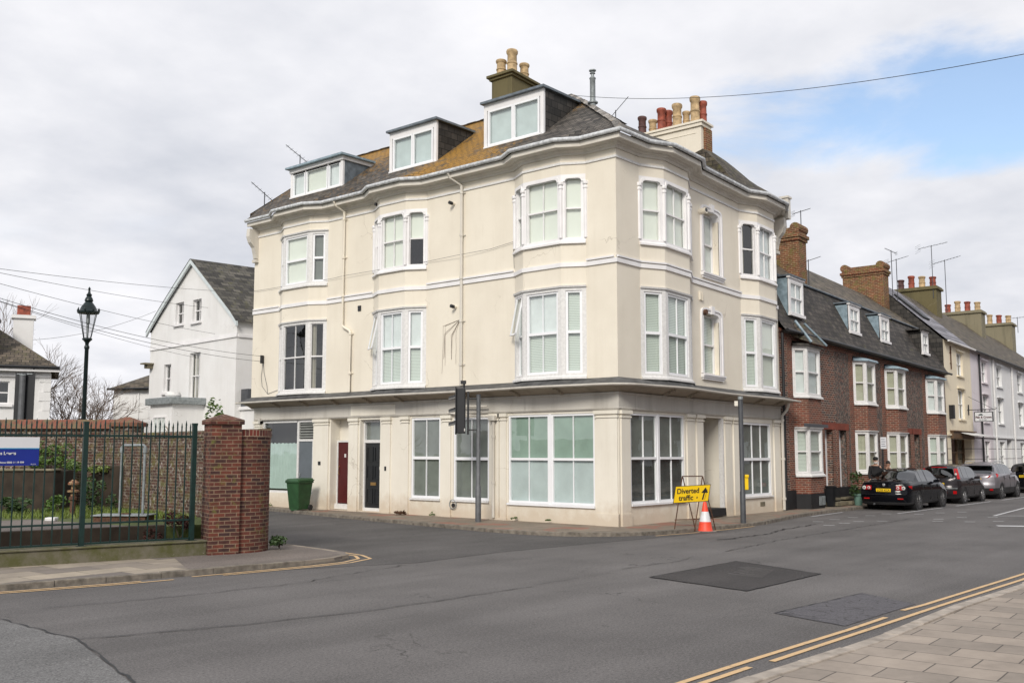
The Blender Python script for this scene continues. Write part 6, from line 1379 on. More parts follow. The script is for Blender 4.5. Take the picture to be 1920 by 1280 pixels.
# far left house
P2 = cw(43, (88-960)/1907*43); dH = -FW*.415-RT*.91; FH = Fr((P2.x, P2.y), (dH.x, dH.y), (-(FW.x*.91-RT.x*.415), -(FW.y*.91-RT.y*.415)))
LH = thing('hipped_house', 'white house with stone quoins, slate hipped roof and tall chimney at the far left', 'house', (P2.x, P2.y, 0)); ORG[LH] = Vector((P2.x, P2.y, 0))
wz = [(1.55, 3.0, 4.05, 5.0, .15)]
m = MB(FH); wall(m, 0, 9, 0, 5.55, wz, .15); m.poly([(0, 0, 0), (0, -7, 0), (0, -7, 5.55), (0, 0, 5.55)]); m.build('wall', WSTUC, LH, recalc=False); MB(FH).box((.02, -7, 0), (9, -.4, 5.5)).build('interior', DINT, LH)
f = sash(LH, FH, 1.35+.2, 3.0, 4.05, 5.0, n=-.1, cols=3, fill='dark', fw=.05, bars=.04, frame=WHITE, wp=False); MB(FH).box((1.4, -.02, 3.93), (3.1, .12, 4.04)).build('sill', WHITE, f)
for k in range(10): MB(FH).box((-.03, -.3, 1.4+k*.40), (.42 if k % 2 else .26, .035, 1.4+k*.40+.385)).build('quoin', WSTUC, LH)
MB(FH).box((0, -.02, 5.2), (9, .10, 5.3)).build('eaves_band', WHITE, LH)
m = MB(FH); m.poly([(-.35, .35, 5.6), (9, .35, 5.6), (9, -3.5, 8.2), (3.2, -3.5, 8.2)]); m.poly([(-.35, .35, 5.6), (3.2, -3.5, 8.2), (-.35, -7.3, 5.6)]); m.poly([(-.35, -7.3, 5.6), (3.2, -3.5, 8.2), (9, -3.5, 8.2), (9, -7.3, 5.6)]); m.build('roof', MANSU, LH, recalc=False)
m = MB(FH); m.box((-.35, .30, 5.42), (9, .38, 5.56)); m.build('fascia_board', WHITE, LH); MB(FH).tube([(-.35, .42, 5.6), (9, .42, 5.6)], .07, 6).build('gutter', BLACK, LH)
m = MB(FH); m.tube([(.62, .4, 5.6), (.75, .1, 5.2), (.75, .1, .2)], .05, 6); m.build('downpipe', BLACK, LH)
m = MB(FH); m.box((.80, -3.4, 5.9), (1.62, -2.7, 8.0)); m.box((.72, -3.5, 8.0), (1.70, -2.6, 8.15)); c_ = m.build('chimney', WSTUC, LH)
MB(FH).box((.95, -3.3, 8.151), (1.5, -2.85, 8.6)).build('pot_block', POTR, c_)
m = MB(FH); m.box((2.2, -1.6, 6.4), (3.4, -.1, 7.7)); dm = m.build('dormer', WHITE, LH); MB(FH).box((2.1, -2.4, 7.7), (3.5, 0, 7.8)).build('dormer_roof', DSLATE, dm); MB(FH).box((2.35, -.098, 6.6), (2.75, -.09, 7.5)).build('pane', BLINDD, dm)
MB(FH).box((3.4, -5.6, 7.6), (3.9, -5.0, 9.3)).build('chimney', WSTUC, LH)
# traffic signal seen from behind, beyond the garden wall
Ts = tp(40, 30); FTs = Fr((Ts[0], Ts[1]), (RT.x, RT.y), (-FW.x, -FW.y)); ts = thing('traffic_signal', 'black backing board of a traffic signal on a grey pole above the garden wall', 'traffic light', Ts); ORG[ts] = Vector(Ts)
MB(FTs).box((-.29, -.03, 3.0), (.29, 0, 4.42)).build('backing_board', BLACK, ts); MB(FTs).box((-.2, -.22, 3.1), (-.02, -.031, 4.3)).build('signal_head', BLACK, ts)
MB(FTs).tube([(-.02, .10, 0), (-.02, .10, 4.32)], .085, 12).build('pole', GREYM, ts); MB(FTs).tube([(-.02, .10, 4.321), (-.02, .10, 4.36)], .09, 12).build('pole_cap', GREYL, ts)
for zz_ in (3.3, 4.2): MB(FTs).box((-.06, .0, zz_), (.02, .03, zz_+.05)).build('bracket', GREYM, ts)
for sx in (-.16, .14): MB(FTs).box((sx-.08, .001, 4.36), (sx+.08, .02, 4.385)).build('strap', GREYL, ts)
# ================================================================== street furniture
def at(px, D, z=.09): p = cw(D, (px-960)/1907*D); return (p.x, p.y, z)
TL = at(897, 29.2); tl = thing('traffic_light', 'black traffic light seen from the side on a grey pole outside the shopfront', 'traffic light', TL); ORG[tl] = Vector(TL)
FK = Fr((TL[0], TL[1]), (RT.x, RT.y), (-FW.x, -FW.y))
m = MB(FK); m.tube([(0, 0, .08), (0, 0, 1.08), (0, 0, 1.12), (0, 0, 3.68)], [.085, .085, .062, .062], 14); m.build('pole', GREYM, tl, smooth=True)
MB(FK).tube([(0, 0, 3.68), (0, 0, 3.72)], .07, 12).build('pole_cap', GREYD, tl)
m = MB(FK); m.box((-.33, -.02, 2.57), (-.27, .04, 3.80)); mb_ = m.build('mounting_bar', BLACK, tl)
for z in (2.70, 3.60): MB(FK).tube([(-.30, 0, z), (0, 0, z)], .022, 8).build('bracket_arm', BLACK, tl)
MB(FK).box((-.65, -.18, 2.60), (-.38, .18, 3.90)).build('signal_head', BLACK, tl, bevel=.02)
MB(FK).box((-.66, -.28, 2.57), (-.635, .28, 3.93)).build('backing_board', BLACK, tl)
for k, z in enumerate((3.62, 3.25, 2.87)):
    m = MB(FK); pts = []
    for j in range(9):
        t = PI*j/8; pts.append((math.cos(t)*.13, math.sin(t)*.13))
    for (a, b) in zip(pts, pts[1:]): m.add([(-.655, a[0], z+a[1]-.02), (-.655, b[0], z+b[1]-.02), (-.86, b[0]*.9, z+b[1]*.75-.06), (-.86, a[0]*.9, z+a[1]*.75-.06)], [(0, 1, 2, 3)])
    m.build('visor', BLACK, tl, recalc=False)
    MB(FK).tube([(-.662, 0, z), (-.668, 0, z)], .11, 12).build('lens', (LAMPR, YEL, GREENM)[k], tl)
m = MB(FK); m.tube([(-.42, 0, 3.9), (-.42, 0, 4.05)], .03, 8); m.box((-.52, -.05, 4.02), (-.36, .05, 4.12)); m.build('detector', BLACK, tl)
MB(FK).box((-.405, .185, 2.66), (-.38, .20, 2.74)).build('sticker', LAMPW, tl)
PT = at(1390.5, 28.6); po = thing('grey_post', 'plain dark grey post with a pale cap and yellow push box at the kerb', 'post', PT); ORG[po] = Vector(PT); FQ = Fr((PT[0], PT[1]), (RT.x, RT.y), (-FW.x, -FW.y))
MB(FQ).tube([(0, 0, .08), (0, 0, .95), (0, 0, .98), (0, 0, 3.5), (0, 0, 3.6)], [.078, .078, .066, .066, .066], 14).build('shaft', GREYD, po, smooth=True); MB(FQ).tube([(0, 0, 3.55), (0, 0, 3.63)], .072, 14).build('cap', GREYL, po)
m = MB(FQ); m.box((.06, -.06, 1.02), (.16, .06, 1.42)); m.box((.06, -.09, 1.36), (.17, .09, 1.44)); m.build('yellow_box', YEL, po, bevel=.015)
MB(FQ).box((-.17, -.04, 3.36), (-.08, .03, 3.50)).build('junction_box', CREAMLOW, po)
# wheelie bin
bn = thing('wheelie_bin', 'green wheelie bin standing by the grey door', 'bin', (-.88, 12.55, .09), rz=math.radians(8)); ORG[bn] = Vector((0, 0, 0))
m = MB(); m.hexa([(-.26, -.22, .04), (.24, -.22, .04), (.24, .22, .04), (-.26, .22, .04)], [(-.36, -.285, .98), (.34, -.285, .98), (.34, .285, .98), (-.36, .285, .98)]); m.box((-.39, -.31, .93), (.36, .31, .985)); m.box((-.27, -.15, .0), (-.18, .15, .05)); bb = m.build('bin_body', BIN, bn, bevel=.015)
m = MB(); m.hexa([(-.42, -.32, .986), (.36, -.32, .986), (.36, .32, .986), (-.42, .32, .986)], [(-.34, -.26, 1.07), (.34, -.28, 1.09), (.34, .28, 1.09), (-.34, .26, 1.07)]); m.build('lid', BIN, bn, bevel=.02)
MB().tube([(.40, -.27, 1.02), (.40, .27, 1.02)], .022, 8).build('handle', BIN, bn)
for y_ in (-.28, .28): MB().lathe([(.0, -.025), (.09, -.025), (.10, -.02), (.10, .02), (.09, .025), (0, .025)], (.24, y_, .10), 16, 'y').build('wheel', RUBB, bn)
# diverted traffic sign
SGD = 26.5; S0 = at(1261.5, SGD, .0); sg = thing('road_sign', 'yellow Diverted traffic sign on a rusty folding frame at the kerb', 'road sign', S0); ORG[sg] = Vector(S0)
wd_ = (RT*.94+FW*.34).normalized(); ad_ = (RT*.63+FW*.42); S0v = Vector((S0[0], S0[1], .10))
def SP(u, a, z): q = S0v+wd_*u+ad_*a; return (q.x, q.y, z)
wF = .60
for u in (0, wF):
    MB().tube([SP(u, 0, .03), SP(u, .42, 1.44)], .016, 6).build('front_leg', RUST, sg); MB().tube([SP(u, 1.0, .03), SP(u, .44, 1.42)], .016, 6).build('back_leg', RUST, sg)
MB().tube([SP(0, .42, 1.44), SP(wF, .42, 1.44)], .016, 6).build('top_bar', RUST, sg); MB().tube([SP(-.03, .085, .33), SP(wF+.03, .085, .33)], .014, 6).build('cross_bar', RUST, sg); MB().tube([SP(0, .88, .33), SP(wF, .88, .33)], .014, 6).build('cross_bar', RUST, sg)
lean = (Vector(SP(0, .42, 1.44))-Vector(SP(0, 0, .03))).normalized()
wx = (wd_+Vector((0, 0, .035))).normalized(); nrm_ = wx.cross(lean).normalized(); nrm_ = nrm_ if nrm_.dot(FW) < 0 else -nrm_
pc0 = Vector(SP(wF/2+.0, .36, .985))+nrm_*.03
def BD_(u, v, w_): q = pc0+wx*u+lean*v+nrm_*w_; return tuple(q)
def bdbox(u0, u1, v0, v1, w0, w1): return MB().hexa([BD_(u0, v0, w0), BD_(u1, v0, w0), BD_(u1, v1, w0), BD_(u0, v1, w0)], [BD_(u0, v0, w1), BD_(u1, v0, w1), BD_(u1, v1, w1), BD_(u0, v1, w1)])
bdbox(-.525, .525, -.225, .225, -.006, .0).build('sign_plate', INK, sg); bdbox(-.51, .51, -.21, .21, .0005, .002).build('sign_face', YEL, sg)
def TM(u, v): up_ = nrm_.cross(wx).normalized(); q = BD_(u, v, .004); return Matrix(((wx.x, up_.x, nrm_.x, q[0]), (wx.y, up_.y, nrm_.y, q[1]), (wx.z, up_.z, nrm_.z, q[2]), (0, 0, 0, 1)))
text('lettering', 'Diverted', .185, INK, sg, TM(-.455, .02), shear=.12, local=False, bold=.004); text('lettering', 'traffic', .185, INK, sg, TM(-.37, -.16), shear=.12, local=False, bold=.004)
m = MB(); o_ = (.36, -.02)
for quad in (((-.045, -.15), (.0, -.15), (.03, .05), (-.015, .05)), ((-.09, .03), (.115, .03), (.03, .17), (.02, .17)), ((.035, -.15), (.045, -.15), (.09, .12), (.08, .12))): m.add([BD_(o_[0]+a, o_[1]+b, .004) for a, b in quad], [(0, 1, 2, 3)])
m.build('arrow', INK, sg, recalc=False)
for a, b in ((.15, -.13),): bdbox(a, a+.03, b, b+.05, .0025, .005).build('tape_mark', INK, sg)
# cone
CN = at(1319.5, 26.75, .0); cn_ = thing('traffic_cone', 'orange and white traffic cone in the road beside the yellow sign', 'traffic cone', CN); ORG[cn_] = Vector((CN[0], CN[1], 0))
x, y = CN[0], CN[1]
m = MB(); m.lathe([(.20, .03), (.185, .05), (.15, .27)], (x, y, 0), 24); m.build('cone_base', CONER, cn_, smooth=True)
MB().lathe([(.152, .27), (.092, .53)], (x, y, 0), 24).build('reflective_sleeve', CONEW, cn_, smooth=True); MB().lathe([(.090, .53), (.045, .76), (.035, .78), (.02, .78)], (x, y, 0), 24).build('cone_top', CONER, cn_, smooth=True)
m = MB(Fr((x, y), (wd_.x, wd_.y))); m.box((-.22, -.22, .002), (.22, .22, .035)); m.build('base_plate', plain('grey_rubber', (.20, .18, .17), .8, var=.4), cn_, bevel=.01)
# parking plate on its pole, plant pot, small bin by the steps
Q = at(1656, 38.6); ps = thing('parking_sign', 'small white parking plate on a black pole by the brick terrace', 'sign', Q); ORG[ps] = Vector(Q); FZ = Fr((Q[0], Q[1]), (RT.x, RT.y), (-FW.x, -FW.y))
MB(FZ).tube([(-.02, 0, .08), (-.02, 0, 2.6)], .035, 8).build('pole', BLACK, ps); MB(FZ).box((-.11, .04, 2.18), (.12, .05, 2.62)).build('plate', SIGNW, ps)
for k in range(4): MB(FZ).box((-.08, .0505, 2.27+k*.085), (.08-.03*(k % 2), .052, 2.29+k*.085)).build('lettering_line', INK2, ps)
PP = (14.75, -.62, .09); pt = thing('plant_pot', 'pale green plant pot with a dark leafy plant behind the black saloon', 'plant pot', PP); ORG[pt] = Vector(PP)
MB().lathe([(.13, 0), (.17, .36), (.20, .36), (.20, .42), (.17, .42), (.15, .36), (0, .36)], PP, 16).build('pot', plain('pale_green_glaze', (.14, .25, .21), .5), pt, smooth=True); leafcloud('foliage', (PP[0], PP[1], .85), .3, .3, .42, 420, .06, LEAFD, pt, 51)
for k, (xx, lb) in enumerate(((11.85, 'left of two small glass vents low on the black plinth'), (12.12, 'right of two small glass vents low on the black plinth'))): box_part(FR, (xx-.1, .416, .20), (xx+.1, .44, .52), 'floor_vent', GREYL, hA)
bx = thing('door_bin', 'small black bin beside the steps of the nearest terraced house', 'bin', (13.05, -.28, .12)); ORG[bx] = Vector((13.05, -.28, .12)); MB().hexa([(12.95, -.40, .12), (13.15, -.40, .12), (13.15, -.18, .12), (12.95, -.18, .12)], [(12.92, -.43, .78), (13.18, -.43, .78), (13.18, -.15, .78), (12.92, -.15, .78)]).build('bin_body', BLACK, bx); MB().box((12.90, -.45, .78), (13.20, -.13, .84)).build('lid', BLACK, bx)
# ================================================================== cars
def smooth_interp(keys, x):
    if x <= keys[0][0]: return keys[0][1]
    for (a, va), (b, vb) in zip(keys, keys[1:]):
        if x <= b: t = (x-a)/(b-a); t = t*t*(3-2*t) if True else t; return va+(vb-va)*t
    return keys[-1][1]
def lin(keys, x):
    if x <= keys[0][0]: return keys[0][1]
    for (a, va), (b, vb) in zip(keys, keys[1:]):
        if x <= b: return va+(vb-va)*(x-a)/(b-a)
    return keys[-1][1]
def car(name, label, loc, Ln, W, top, belt, wheels, rw, paint, sideglass, rearglass, frontglass, pillars, rim, trim=.30, rearx=((.2, .0), (.5, -.03), (.62, -.02), (1.0, .10), (1.5, .2)), body_tail=None, tuck=.72):
    T = thing(name, label, 'car', loc, group='cars parked along the kerb'); ORG[T] = Vector((0, 0, 0))
    xs = sorted(set([round(Ln*i/74, 4) for i in range(75)])); hw = W/2; J = 26; V = []; zb = .20
    topk = lambda x: lin(top, x); beltk = lambda x: lin(belt, x)
    maxT = max(v for _, v in top)
    for x in xs:
        e = min(1, max(0, x/.35)); f_ = min(1, max(0, (Ln-x)/.7)); ww = hw*(1-.09*(1-e)**2-.20*(1-f_)**2.2); t = topk(x); b = min(beltk(x), t); g = max(0, (t-b)/(maxT-b+.001)) if t > b else 0; wr = ww*(.93-(1-tuck)*.75*g); row = []
        for j in range(J):
            if j <= 1: y, z = ww*.86*j, zb
            elif j <= 14:
                s_ = (j-2)/12; z = zb+.04+(b-zb-.04)*s_; y = ww*(.955+.045*math.sin(min(1, s_*1.35)*PI*.5)-.055*max(0, s_-.72)/.28)
            elif j <= 21: s_ = (j-14)/7; z = b+(t-.05*min(1, g*3)-b)*s_; y = ww*.945+(wr-ww*.945)*(s_**.85)
            else: s_ = (j-21)/4; z = t-.05*min(1, g*3)*(1-math.sin(s_*PI/2))+.035*math.sin(s_*PI/2); y = wr*(1-s_**1.15)
            xo = x
            if x < .36: xo = x+lin(rearx, z)*(1-x/.36)
            if x > Ln-.5: xo = x-.30*max(0, (z-.55))*((x-Ln+.5)/.5)-.10*max(0, .4-z)*((x-Ln+.5)/.5)
            row.append((xo, y, z))
        V.append(row)
    mats = {'body': MB(), 'side': MB(), 'rear': MB(), 'front': MB(), 'trim': MB()}
    def kind(i, j, q):
        x = sum(p[0] for p in q)/4; z = sum(p[2] for p in q)/4; y = sum(p[1] for p in q)/4
        for wx_ in wheels:
            if j < 14 and j >= 1 and (x-wx_)**2+(z-rw)**2 < (rw+.06)**2: return None
        if 15 <= j <= 20 and topk(x)-beltk(x) > .16:
            for a, b in sideglass:
                lim = (z-beltk(x))/(maxT-beltk(x))
                if a+.0*lim < x < b-.0: return 'side'
        if rearglass[0] < x < rearglass[1] and (j >= 21 or (rearglass[2] and j >= 15 and x < rearglass[2])) and y < hw*rearglass[3] and rearglass[4] < z: return 'rear'
        if frontglass[0] < x < frontglass[1] and j >= 21 and y < hw*.80: return 'front'
        if z < trim and j >= 1: return 'trim'
        return 'body'
    for sd_ in (1, -1):
        for i in range(len(xs)-1):
            for j in range(J-1):
                q = [V[i][j], V[i+1][j], V[i+1][j+1], V[i][j+1]]; k = kind(i, j, q)
                if k is None: continue
                if k == 'side': k = 'side' if sd_ > 0 else 'side2'
                mats.setdefault(k, MB()).add([(p[0], p[1]*sd_, p[2]) for p in q], [(0, 1, 2, 3)])
        for row in (V[0], V[-1]):
            for j in range(J-1): 
                q = [row[j], row[j+1]]; zz = (q[0][2]+q[1][2])/2
                k = 'trim' if zz < trim else ('rear' if row is V[0] and rearglass[5] and zz > rearglass[4] and zz < rearglass[5] else 'body')
                mats[k].add([(q[0][0], 0, q[0][2]), (q[0][0], q[0][1]*sd_, q[0][2]), (q[1][0], q[1][1]*sd_, q[1][2]), (q[1][0], 0, q[1][2])], [(0, 1, 2, 3)])
    for k, nm, mt in (('body', 'body', paint), ('side', 'side_windows', GLASSD), ('side2', 'side_windows', GLASSD), ('rear', 'rear_window', GLASSD), ('front', 'windscreen', GLASSD), ('trim', 'lower_trim', CARTR)):
        if k in mats and mats[k].f:
            o = mats[k].build(nm, mt, T, smooth=True, recalc=False, local=True); bm = bmesh.new(); bm.from_mesh(o.data); bmesh.ops.remove_doubles(bm, verts=bm.verts, dist=.0008); bmesh.ops.recalc_face_normals(bm, faces=bm.faces); bm.to_mesh(o.data); bm.free()
    # cabin floor and seats seen through the glass
    m = MB(); m.box((.6, -hw*.8, .3), (Ln-1.1, hw*.8, beltk(Ln*.5)-.12)); m.build('cabin', CARTR, T, local=True)
    for xx in (Ln*.34, Ln*.55):
        for yy in (-.36, .36): m = MB(); m.box((xx-.06, yy-.2, .6), (xx+.08, yy+.2, beltk(xx)+.12)); m.box((xx-.04, yy-.12, beltk(xx)+.14), (xx+.06, yy+.12, beltk(xx)+.32)); m.build('seat', CARTR, T, local=True, bevel=.03)
    for wx_ in wheels:
        for sd_ in (1, -1):
            yc = sd_*(hw-.12); w = MB(); w.lathe([(rw*.66, -.10), (rw*.92, -.11), (rw, -.08), (rw, .08), (rw*.92, .11), (rw*.66, .10)], (wx_, yc, rw), 24, 'y'); wo = w.build('wheel', RUBB, T, smooth=True, local=True)
            m = MB(); yo = yc+sd_*.085; m.lathe([(rw*.69, 0), (rw*.66, sd_*.025), (rw*.60, sd_*.01)], (wx_, yo, rw), 24, 'y')
            for k in range(10 if rim is not ALLOY else 7):
                a = 2*PI*k/(10 if rim is not ALLOY else 7); ca_, sa_ = math.cos(a), math.sin(a); m.tube([(wx_+ca_*.03, yo+sd_*.012, rw+sa_*.03), (wx_+ca_*rw*.64, yo+sd_*.005, rw+sa_*rw*.64)], .022, 5)
            m.lathe([(.055, 0), (.05, sd_*.03), (0, sd_*.03)], (wx_, yo, rw), 12, 'y'); m.build('rim', rim, wo, local=True)
            MB().lathe([(rw*.66, 0), (0, 0)], (wx_, yo-sd_*.03, rw), 20, 'y').build('brake_disc', CARTR, wo, local=True)
            MB().lathe([(rw+.075, -sd_*.34), (rw+.065, sd_*.105)], (wx_, yc, rw), 24, 'y').build('wheel_arch', CARTR, wo, local=True)
    for sd_ in (1, -1):
        xm = frontglass[0]-.05; m = MB(); m.hexa([(xm, sd_*(hw*.93), beltk(xm)+.02), (xm+.12, sd_*(hw*.93), beltk(xm)+.02), (xm+.12, sd_*(hw+.16), beltk(xm)+.03), (xm, sd_*(hw+.16), beltk(xm)+.03)], [(xm, sd_*(hw*.95), beltk(xm)+.12), (xm+.10, sd_*(hw*.95), beltk(xm)+.12), (xm+.10, sd_*(hw+.16), beltk(xm)+.16), (xm, sd_*(hw+.16), beltk(xm)+.16)]); m.build('wing_mirror', paint, T, local=True, bevel=.02)
        for xx in (wheels[0]+.55, wheels[0]+1.45):
            m = MB(); m.box((xx, sd_*(hw-.012) if sd_ > 0 else -hw-.018, beltk(xx)-.14), (xx+.18, sd_*(hw+.018) if sd_ > 0 else -hw+.012, beltk(xx)-.11)); m.build('door_handle', paint, T, local=True)
        for xx in (wheels[0]+.42, wheels[0]+1.30, wheels[0]+2.05):
            m = MB(); ya, yb = sorted((sd_*(hw-.03), sd_*(hw+.0015))); m.box((xx, ya, .34), (xx+.012, yb, beltk(xx)-.02)); m.build('door_gap', CARTR, T, local=True)
    return T
def plate(T, x, y, z, s, w_=.52):
    p = MB().box((x-.012, y-w_/2, z), (x, y+w_/2, z+.11)).build('number_plate', YEL, T, local=True)
    text('lettering', s, .10, INK, p, Matrix(((0, 0, -1, x-.014), (-1, 0, 0, y), (0, 1, 0, z+.018), (0, 0, 0, 1))), extrude=.001, align='CENTER', bold=.002)
CY = -1.98
c1 = car('parked_car', 'black saloon nearest to the camera with round white and red tail lamps', (13.62, CY-.02, 0), 4.55, 1.80,
    top=[(0, .93), (.10, 1.0), (.62, 1.03), (.75, 1.05), (1.25, 1.33), (1.55, 1.42), (2.1, 1.46), (2.7, 1.43), (2.95, 1.36), (3.55, .98), (3.75, .94), (4.3, .80), (4.55, .66)], belt=[(0, .90), (1.2, .95), (3.4, .90), (4.55, .62)], wheels=(1.03, 3.61), rw=.32, paint=CARB,
    sideglass=((1.2, 1.52), (1.57, 2.12), (2.19, 3.05)), rearglass=(.72, 1.5, None, .78, 1.03, None), frontglass=(2.75, 3.5), pillars=None, rim=ALLOYD, trim=.28, rearx=((.2, .06), (.45, -.03), (.58, -.04), (.66, .02), (.95, .05), (1.05, .12)))
for sd_ in (1, -1):
    m = MB(); m.hexa([(.02, sd_*.42, .70), (.13, sd_*.70, .70), (.42, sd_*.90, .73), (.30, sd_*.50, .72)], [(.03, sd_*.42, .86), (.13, sd_*.70, .87), (.40, sd_*.875, .88), (.30, sd_*.50, .88)])
    m = MB(); pts = [(.005, .44), (.02, .62), (.07, .76), (.18, .855), (.34, .893)]
    for (xa, ya), (xb, yb) in zip(pts, pts[1:]): m.add([(xa-.012, sd_*ya, .72), (xb-.012, sd_*yb, .73), (xb-.012+.02, sd_*yb, .88), (xa-.012+.03, sd_*ya, .87)], [(0, 1, 2, 3)]); 
    l = m.build('tail_lamp', LAMPR, c1, local=True, recalc=False)
    for yy, r_, xo in ((.52, .052, -.016), (.70, .066, .02)):
        MB().lathe([(r_, 0), (r_, -.012), (r_*.55, -.018), (.0, -.018)], (xo, sd_*yy, .797), 16, 'x').build('lamp_ring', LAMPW, l, local=True); MB().lathe([(r_*.5, -.02), (0, -.021)], (xo, sd_*yy, .797), 12, 'x').build('lamp_centre', LAMPR if yy < .6 else GREYL, l, local=True)
plate(c1, -.015, 0, .66, 'LC55 KCA')
MB().lathe([(.055, 0), (.055, -.015), (.03, -.02), (0, -.02)], (.035, 0, .90), 16, 'x').build('badge', CHROME, c1, local=True)
MB().box((-.05, .50, .40), (-.03, .70, .44)).build('reflector', LAMPR, c1, local=True); MB().box((-.05, -.70, .40), (-.03, -.50, .44)).build('reflector', LAMPR, c1, local=True)
MB().box((-.045, -.80, .565), (.1, .80, .575)).build('bumper_line', CARTR, c1, local=True)
MB().tube([(.1, .35, .22), (-.02, .35, .22)], .03, 8).build('exhaust', GREYM, c1, local=True)
c2 = car('parked_car', 'dark grey hatchback with tall upright red lamps, second in the row', (19.75, CY+.07, 0), 3.75, 1.66,
    top=[(0, 1.02), (.04, 1.12), (.22, 1.40), (.5, 1.50), (1.3, 1.54), (2.0, 1.50), (2.3, 1.42), (2.95, 1.02), (3.1, .98), (3.6, .82), (3.75, .68)], belt=[(0, .95), (2.9, .92), (3.75, .62)], wheels=(.68, 3.11), rw=.30, paint=CARG,
    sideglass=((.52, .78), (.84, 1.42), (1.49, 2.45)), rearglass=(-.05, .30, None, .70, 1.03, 1.5), frontglass=(2.15, 2.9), pillars=None, rim=ALLOY, rearx=((.2, .05), (.4, -.04), (.58, -.04), (.7, .02), (1.0, .05), (1.4, .06)))
for sd_ in (1, -1):
    m = MB(); m.hexa([(.055, sd_*.66, .98), (.20, sd_*.81, .98), (.28, sd_*.80, .98), (.14, sd_*.64, .98)], [(.20, sd_*.57, 1.40), (.34, sd_*.68, 1.40), (.40, sd_*.66, 1.40), (.27, sd_*.55, 1.40)]); m.build('tail_lamp', LAMPR, c2, local=True, bevel=.02)
    MB().lathe([(.045, 0), (0, -.01)], (.10, sd_*.68, 1.18), 12, 'x').build('clear_lens', LAMPW, c2, local=True); MB().box((-.045, sd_*.66-.07, .40), (-.035, sd_*.66+.07, .52)).build('reflector', LAMPR, c2, local=True)
m = MB(); pts = [(.08, 1.02, .62), (.08, 1.02, -.62), (.24, 1.40, -.54), (.24, 1.40, .54)]; m.poly([(x_-.02, y_, z_) for x_, z_, y_ in pts]); m.build('tailgate_glass', GLASSD, c2, local=True); 
MB().box((.24, -.3, 1.43), (.26, .3, 1.46)).build('high_brake_lamp', LAMPR, c2, local=True); plate(c2, -.005, 0, .72, 'GX04 LZC', .5)
MB().box((-.045, -.76, .60), (.0, .76, .63)).build('bumper_line', GREYL, c2, local=True)
c3 = car('parked_car', 'silver grey crossover with roof rails, third in the row', (24.85, CY+.10, 0), 4.16, 1.76,
    top=[(0, 1.02), (.05, 1.10), (.35, 1.42), (.6, 1.53), (1.5, 1.58), (2.2, 1.54), (2.5, 1.46), (3.15, 1.08), (3.35, 1.04), (4.0, .90), (4.16, .74)], belt=[(0, .98), (1.0, 1.04), (3.1, .98), (4.16, .70)], wheels=(.80, 3.34), rw=.34, paint=CARS,
    sideglass=((.62, 1.0), (1.06, 1.62), (1.69, 2.6)), rearglass=(-.05, .42, None, .74, 1.10, 1.5), frontglass=(2.4, 3.1), pillars=None, rim=ALLOYD, trim=.48, rearx=((.2, .05), (.45, -.05), (.62, -.04), (.72, .0), (1.0, .02), (1.4, .08)))
for sd_ in (1, -1):
    m = MB(); m.add([(-.005, sd_*.45, .93), (.05, sd_*.72, .93), (.24, sd_*.86, .96), (.42, sd_*.865, 1.05), (.36, sd_*.82, 1.12), (.10, sd_*.70, 1.10), (.0, sd_*.58, 1.02)], [(0, 1, 5, 6), (1, 2, 4, 5), (2, 3, 4)]); m.build('tail_lamp', LAMPR, c3, local=True, recalc=False)
    MB().tube([(.6, sd_*.60, 1.55), (.75, sd_*.60, 1.61), (1.4, sd_*.60, 1.64), (2.1, sd_*.60, 1.60), (2.25, sd_*.60, 1.54)], .018, 6).build('roof_rail', ALLOY, c3, local=True)
    MB().box((-.06, sd_*.66-.07, .38), (-.045, sd_*.66+.07, .46)).build('reflector', LAMPR, c3, local=True)
m = MB(); m.poly([(.07, .66, 1.12), (.07, -.66, 1.12), (.30, -.58, 1.40), (.30, .58, 1.40)]); m.build('tailgate_glass', GLASSD, c3, local=True); MB().hexa([(.12, -.62, 1.46), (.5, -.62, 1.46), (.5, .62, 1.46), (.12, .62, 1.46)], [(.14, -.60, 1.50), (.5, -.60, 1.53), (.5, .60, 1.53), (.14, .60, 1.50)]).build('spoiler', CARS, c3, local=True)
plate(c3, -.01, 0, .80, 'GV66 YKD', .5)
c4 = car('parked_car', 'black hatchback farthest along the kerb at the right edge', (33.0, CY+.10, 0), 3.9, 1.70,
    top=[(0, 1.0), (.05, 1.08), (.30, 1.36), (.55, 1.46), (1.4, 1.50), (2.1, 1.46), (2.4, 1.38), (3.0, 1.0), (3.7, .82), (3.9, .66)], belt=[(0, .95), (2.9, .92), (3.9, .62)], wheels=(.70, 3.15), rw=.31, paint=CARB,
    sideglass=((.55, .9), (.96, 1.5), (1.57, 2.5)), rearglass=(-.05, .38, None, .70, 1.08, 1.5), frontglass=(2.2, 2.95), pillars=None, rim=ALLOYD)
for sd_ in (1, -1): MB().hexa([(.0, sd_*.62, .86), (.12, sd_*.84, .86), (.22, sd_*.84, .88), (.1, sd_*.62, .88)], [(.06, sd_*.66, 1.10), (.2, sd_*.80, 1.10), (.3, sd_*.80, 1.10), (.16, sd_*.64, 1.10)]).build('tail_lamp', LAMPR, c4, local=True, bevel=.02)
m = MB(); m.poly([(.045, .62, 1.08), (.045, -.62, 1.08), (.24, -.54, 1.34), (.24, .54, 1.34)]); m.build('tailgate_glass', GLASSD, c4, local=True); plate(c4, -.02, 0, .78, 'EY06 CXV', .5); MB().tube([(.5, 0, 1.46), (.35, 0, 1.66)], .008, 4).build('aerial', BLACK, c4, local=True); MB().lathe([(.05, 0), (0, -.015)], (.02, 0, .98), 12, 'x').build('badge', CHROME, c4, local=True)
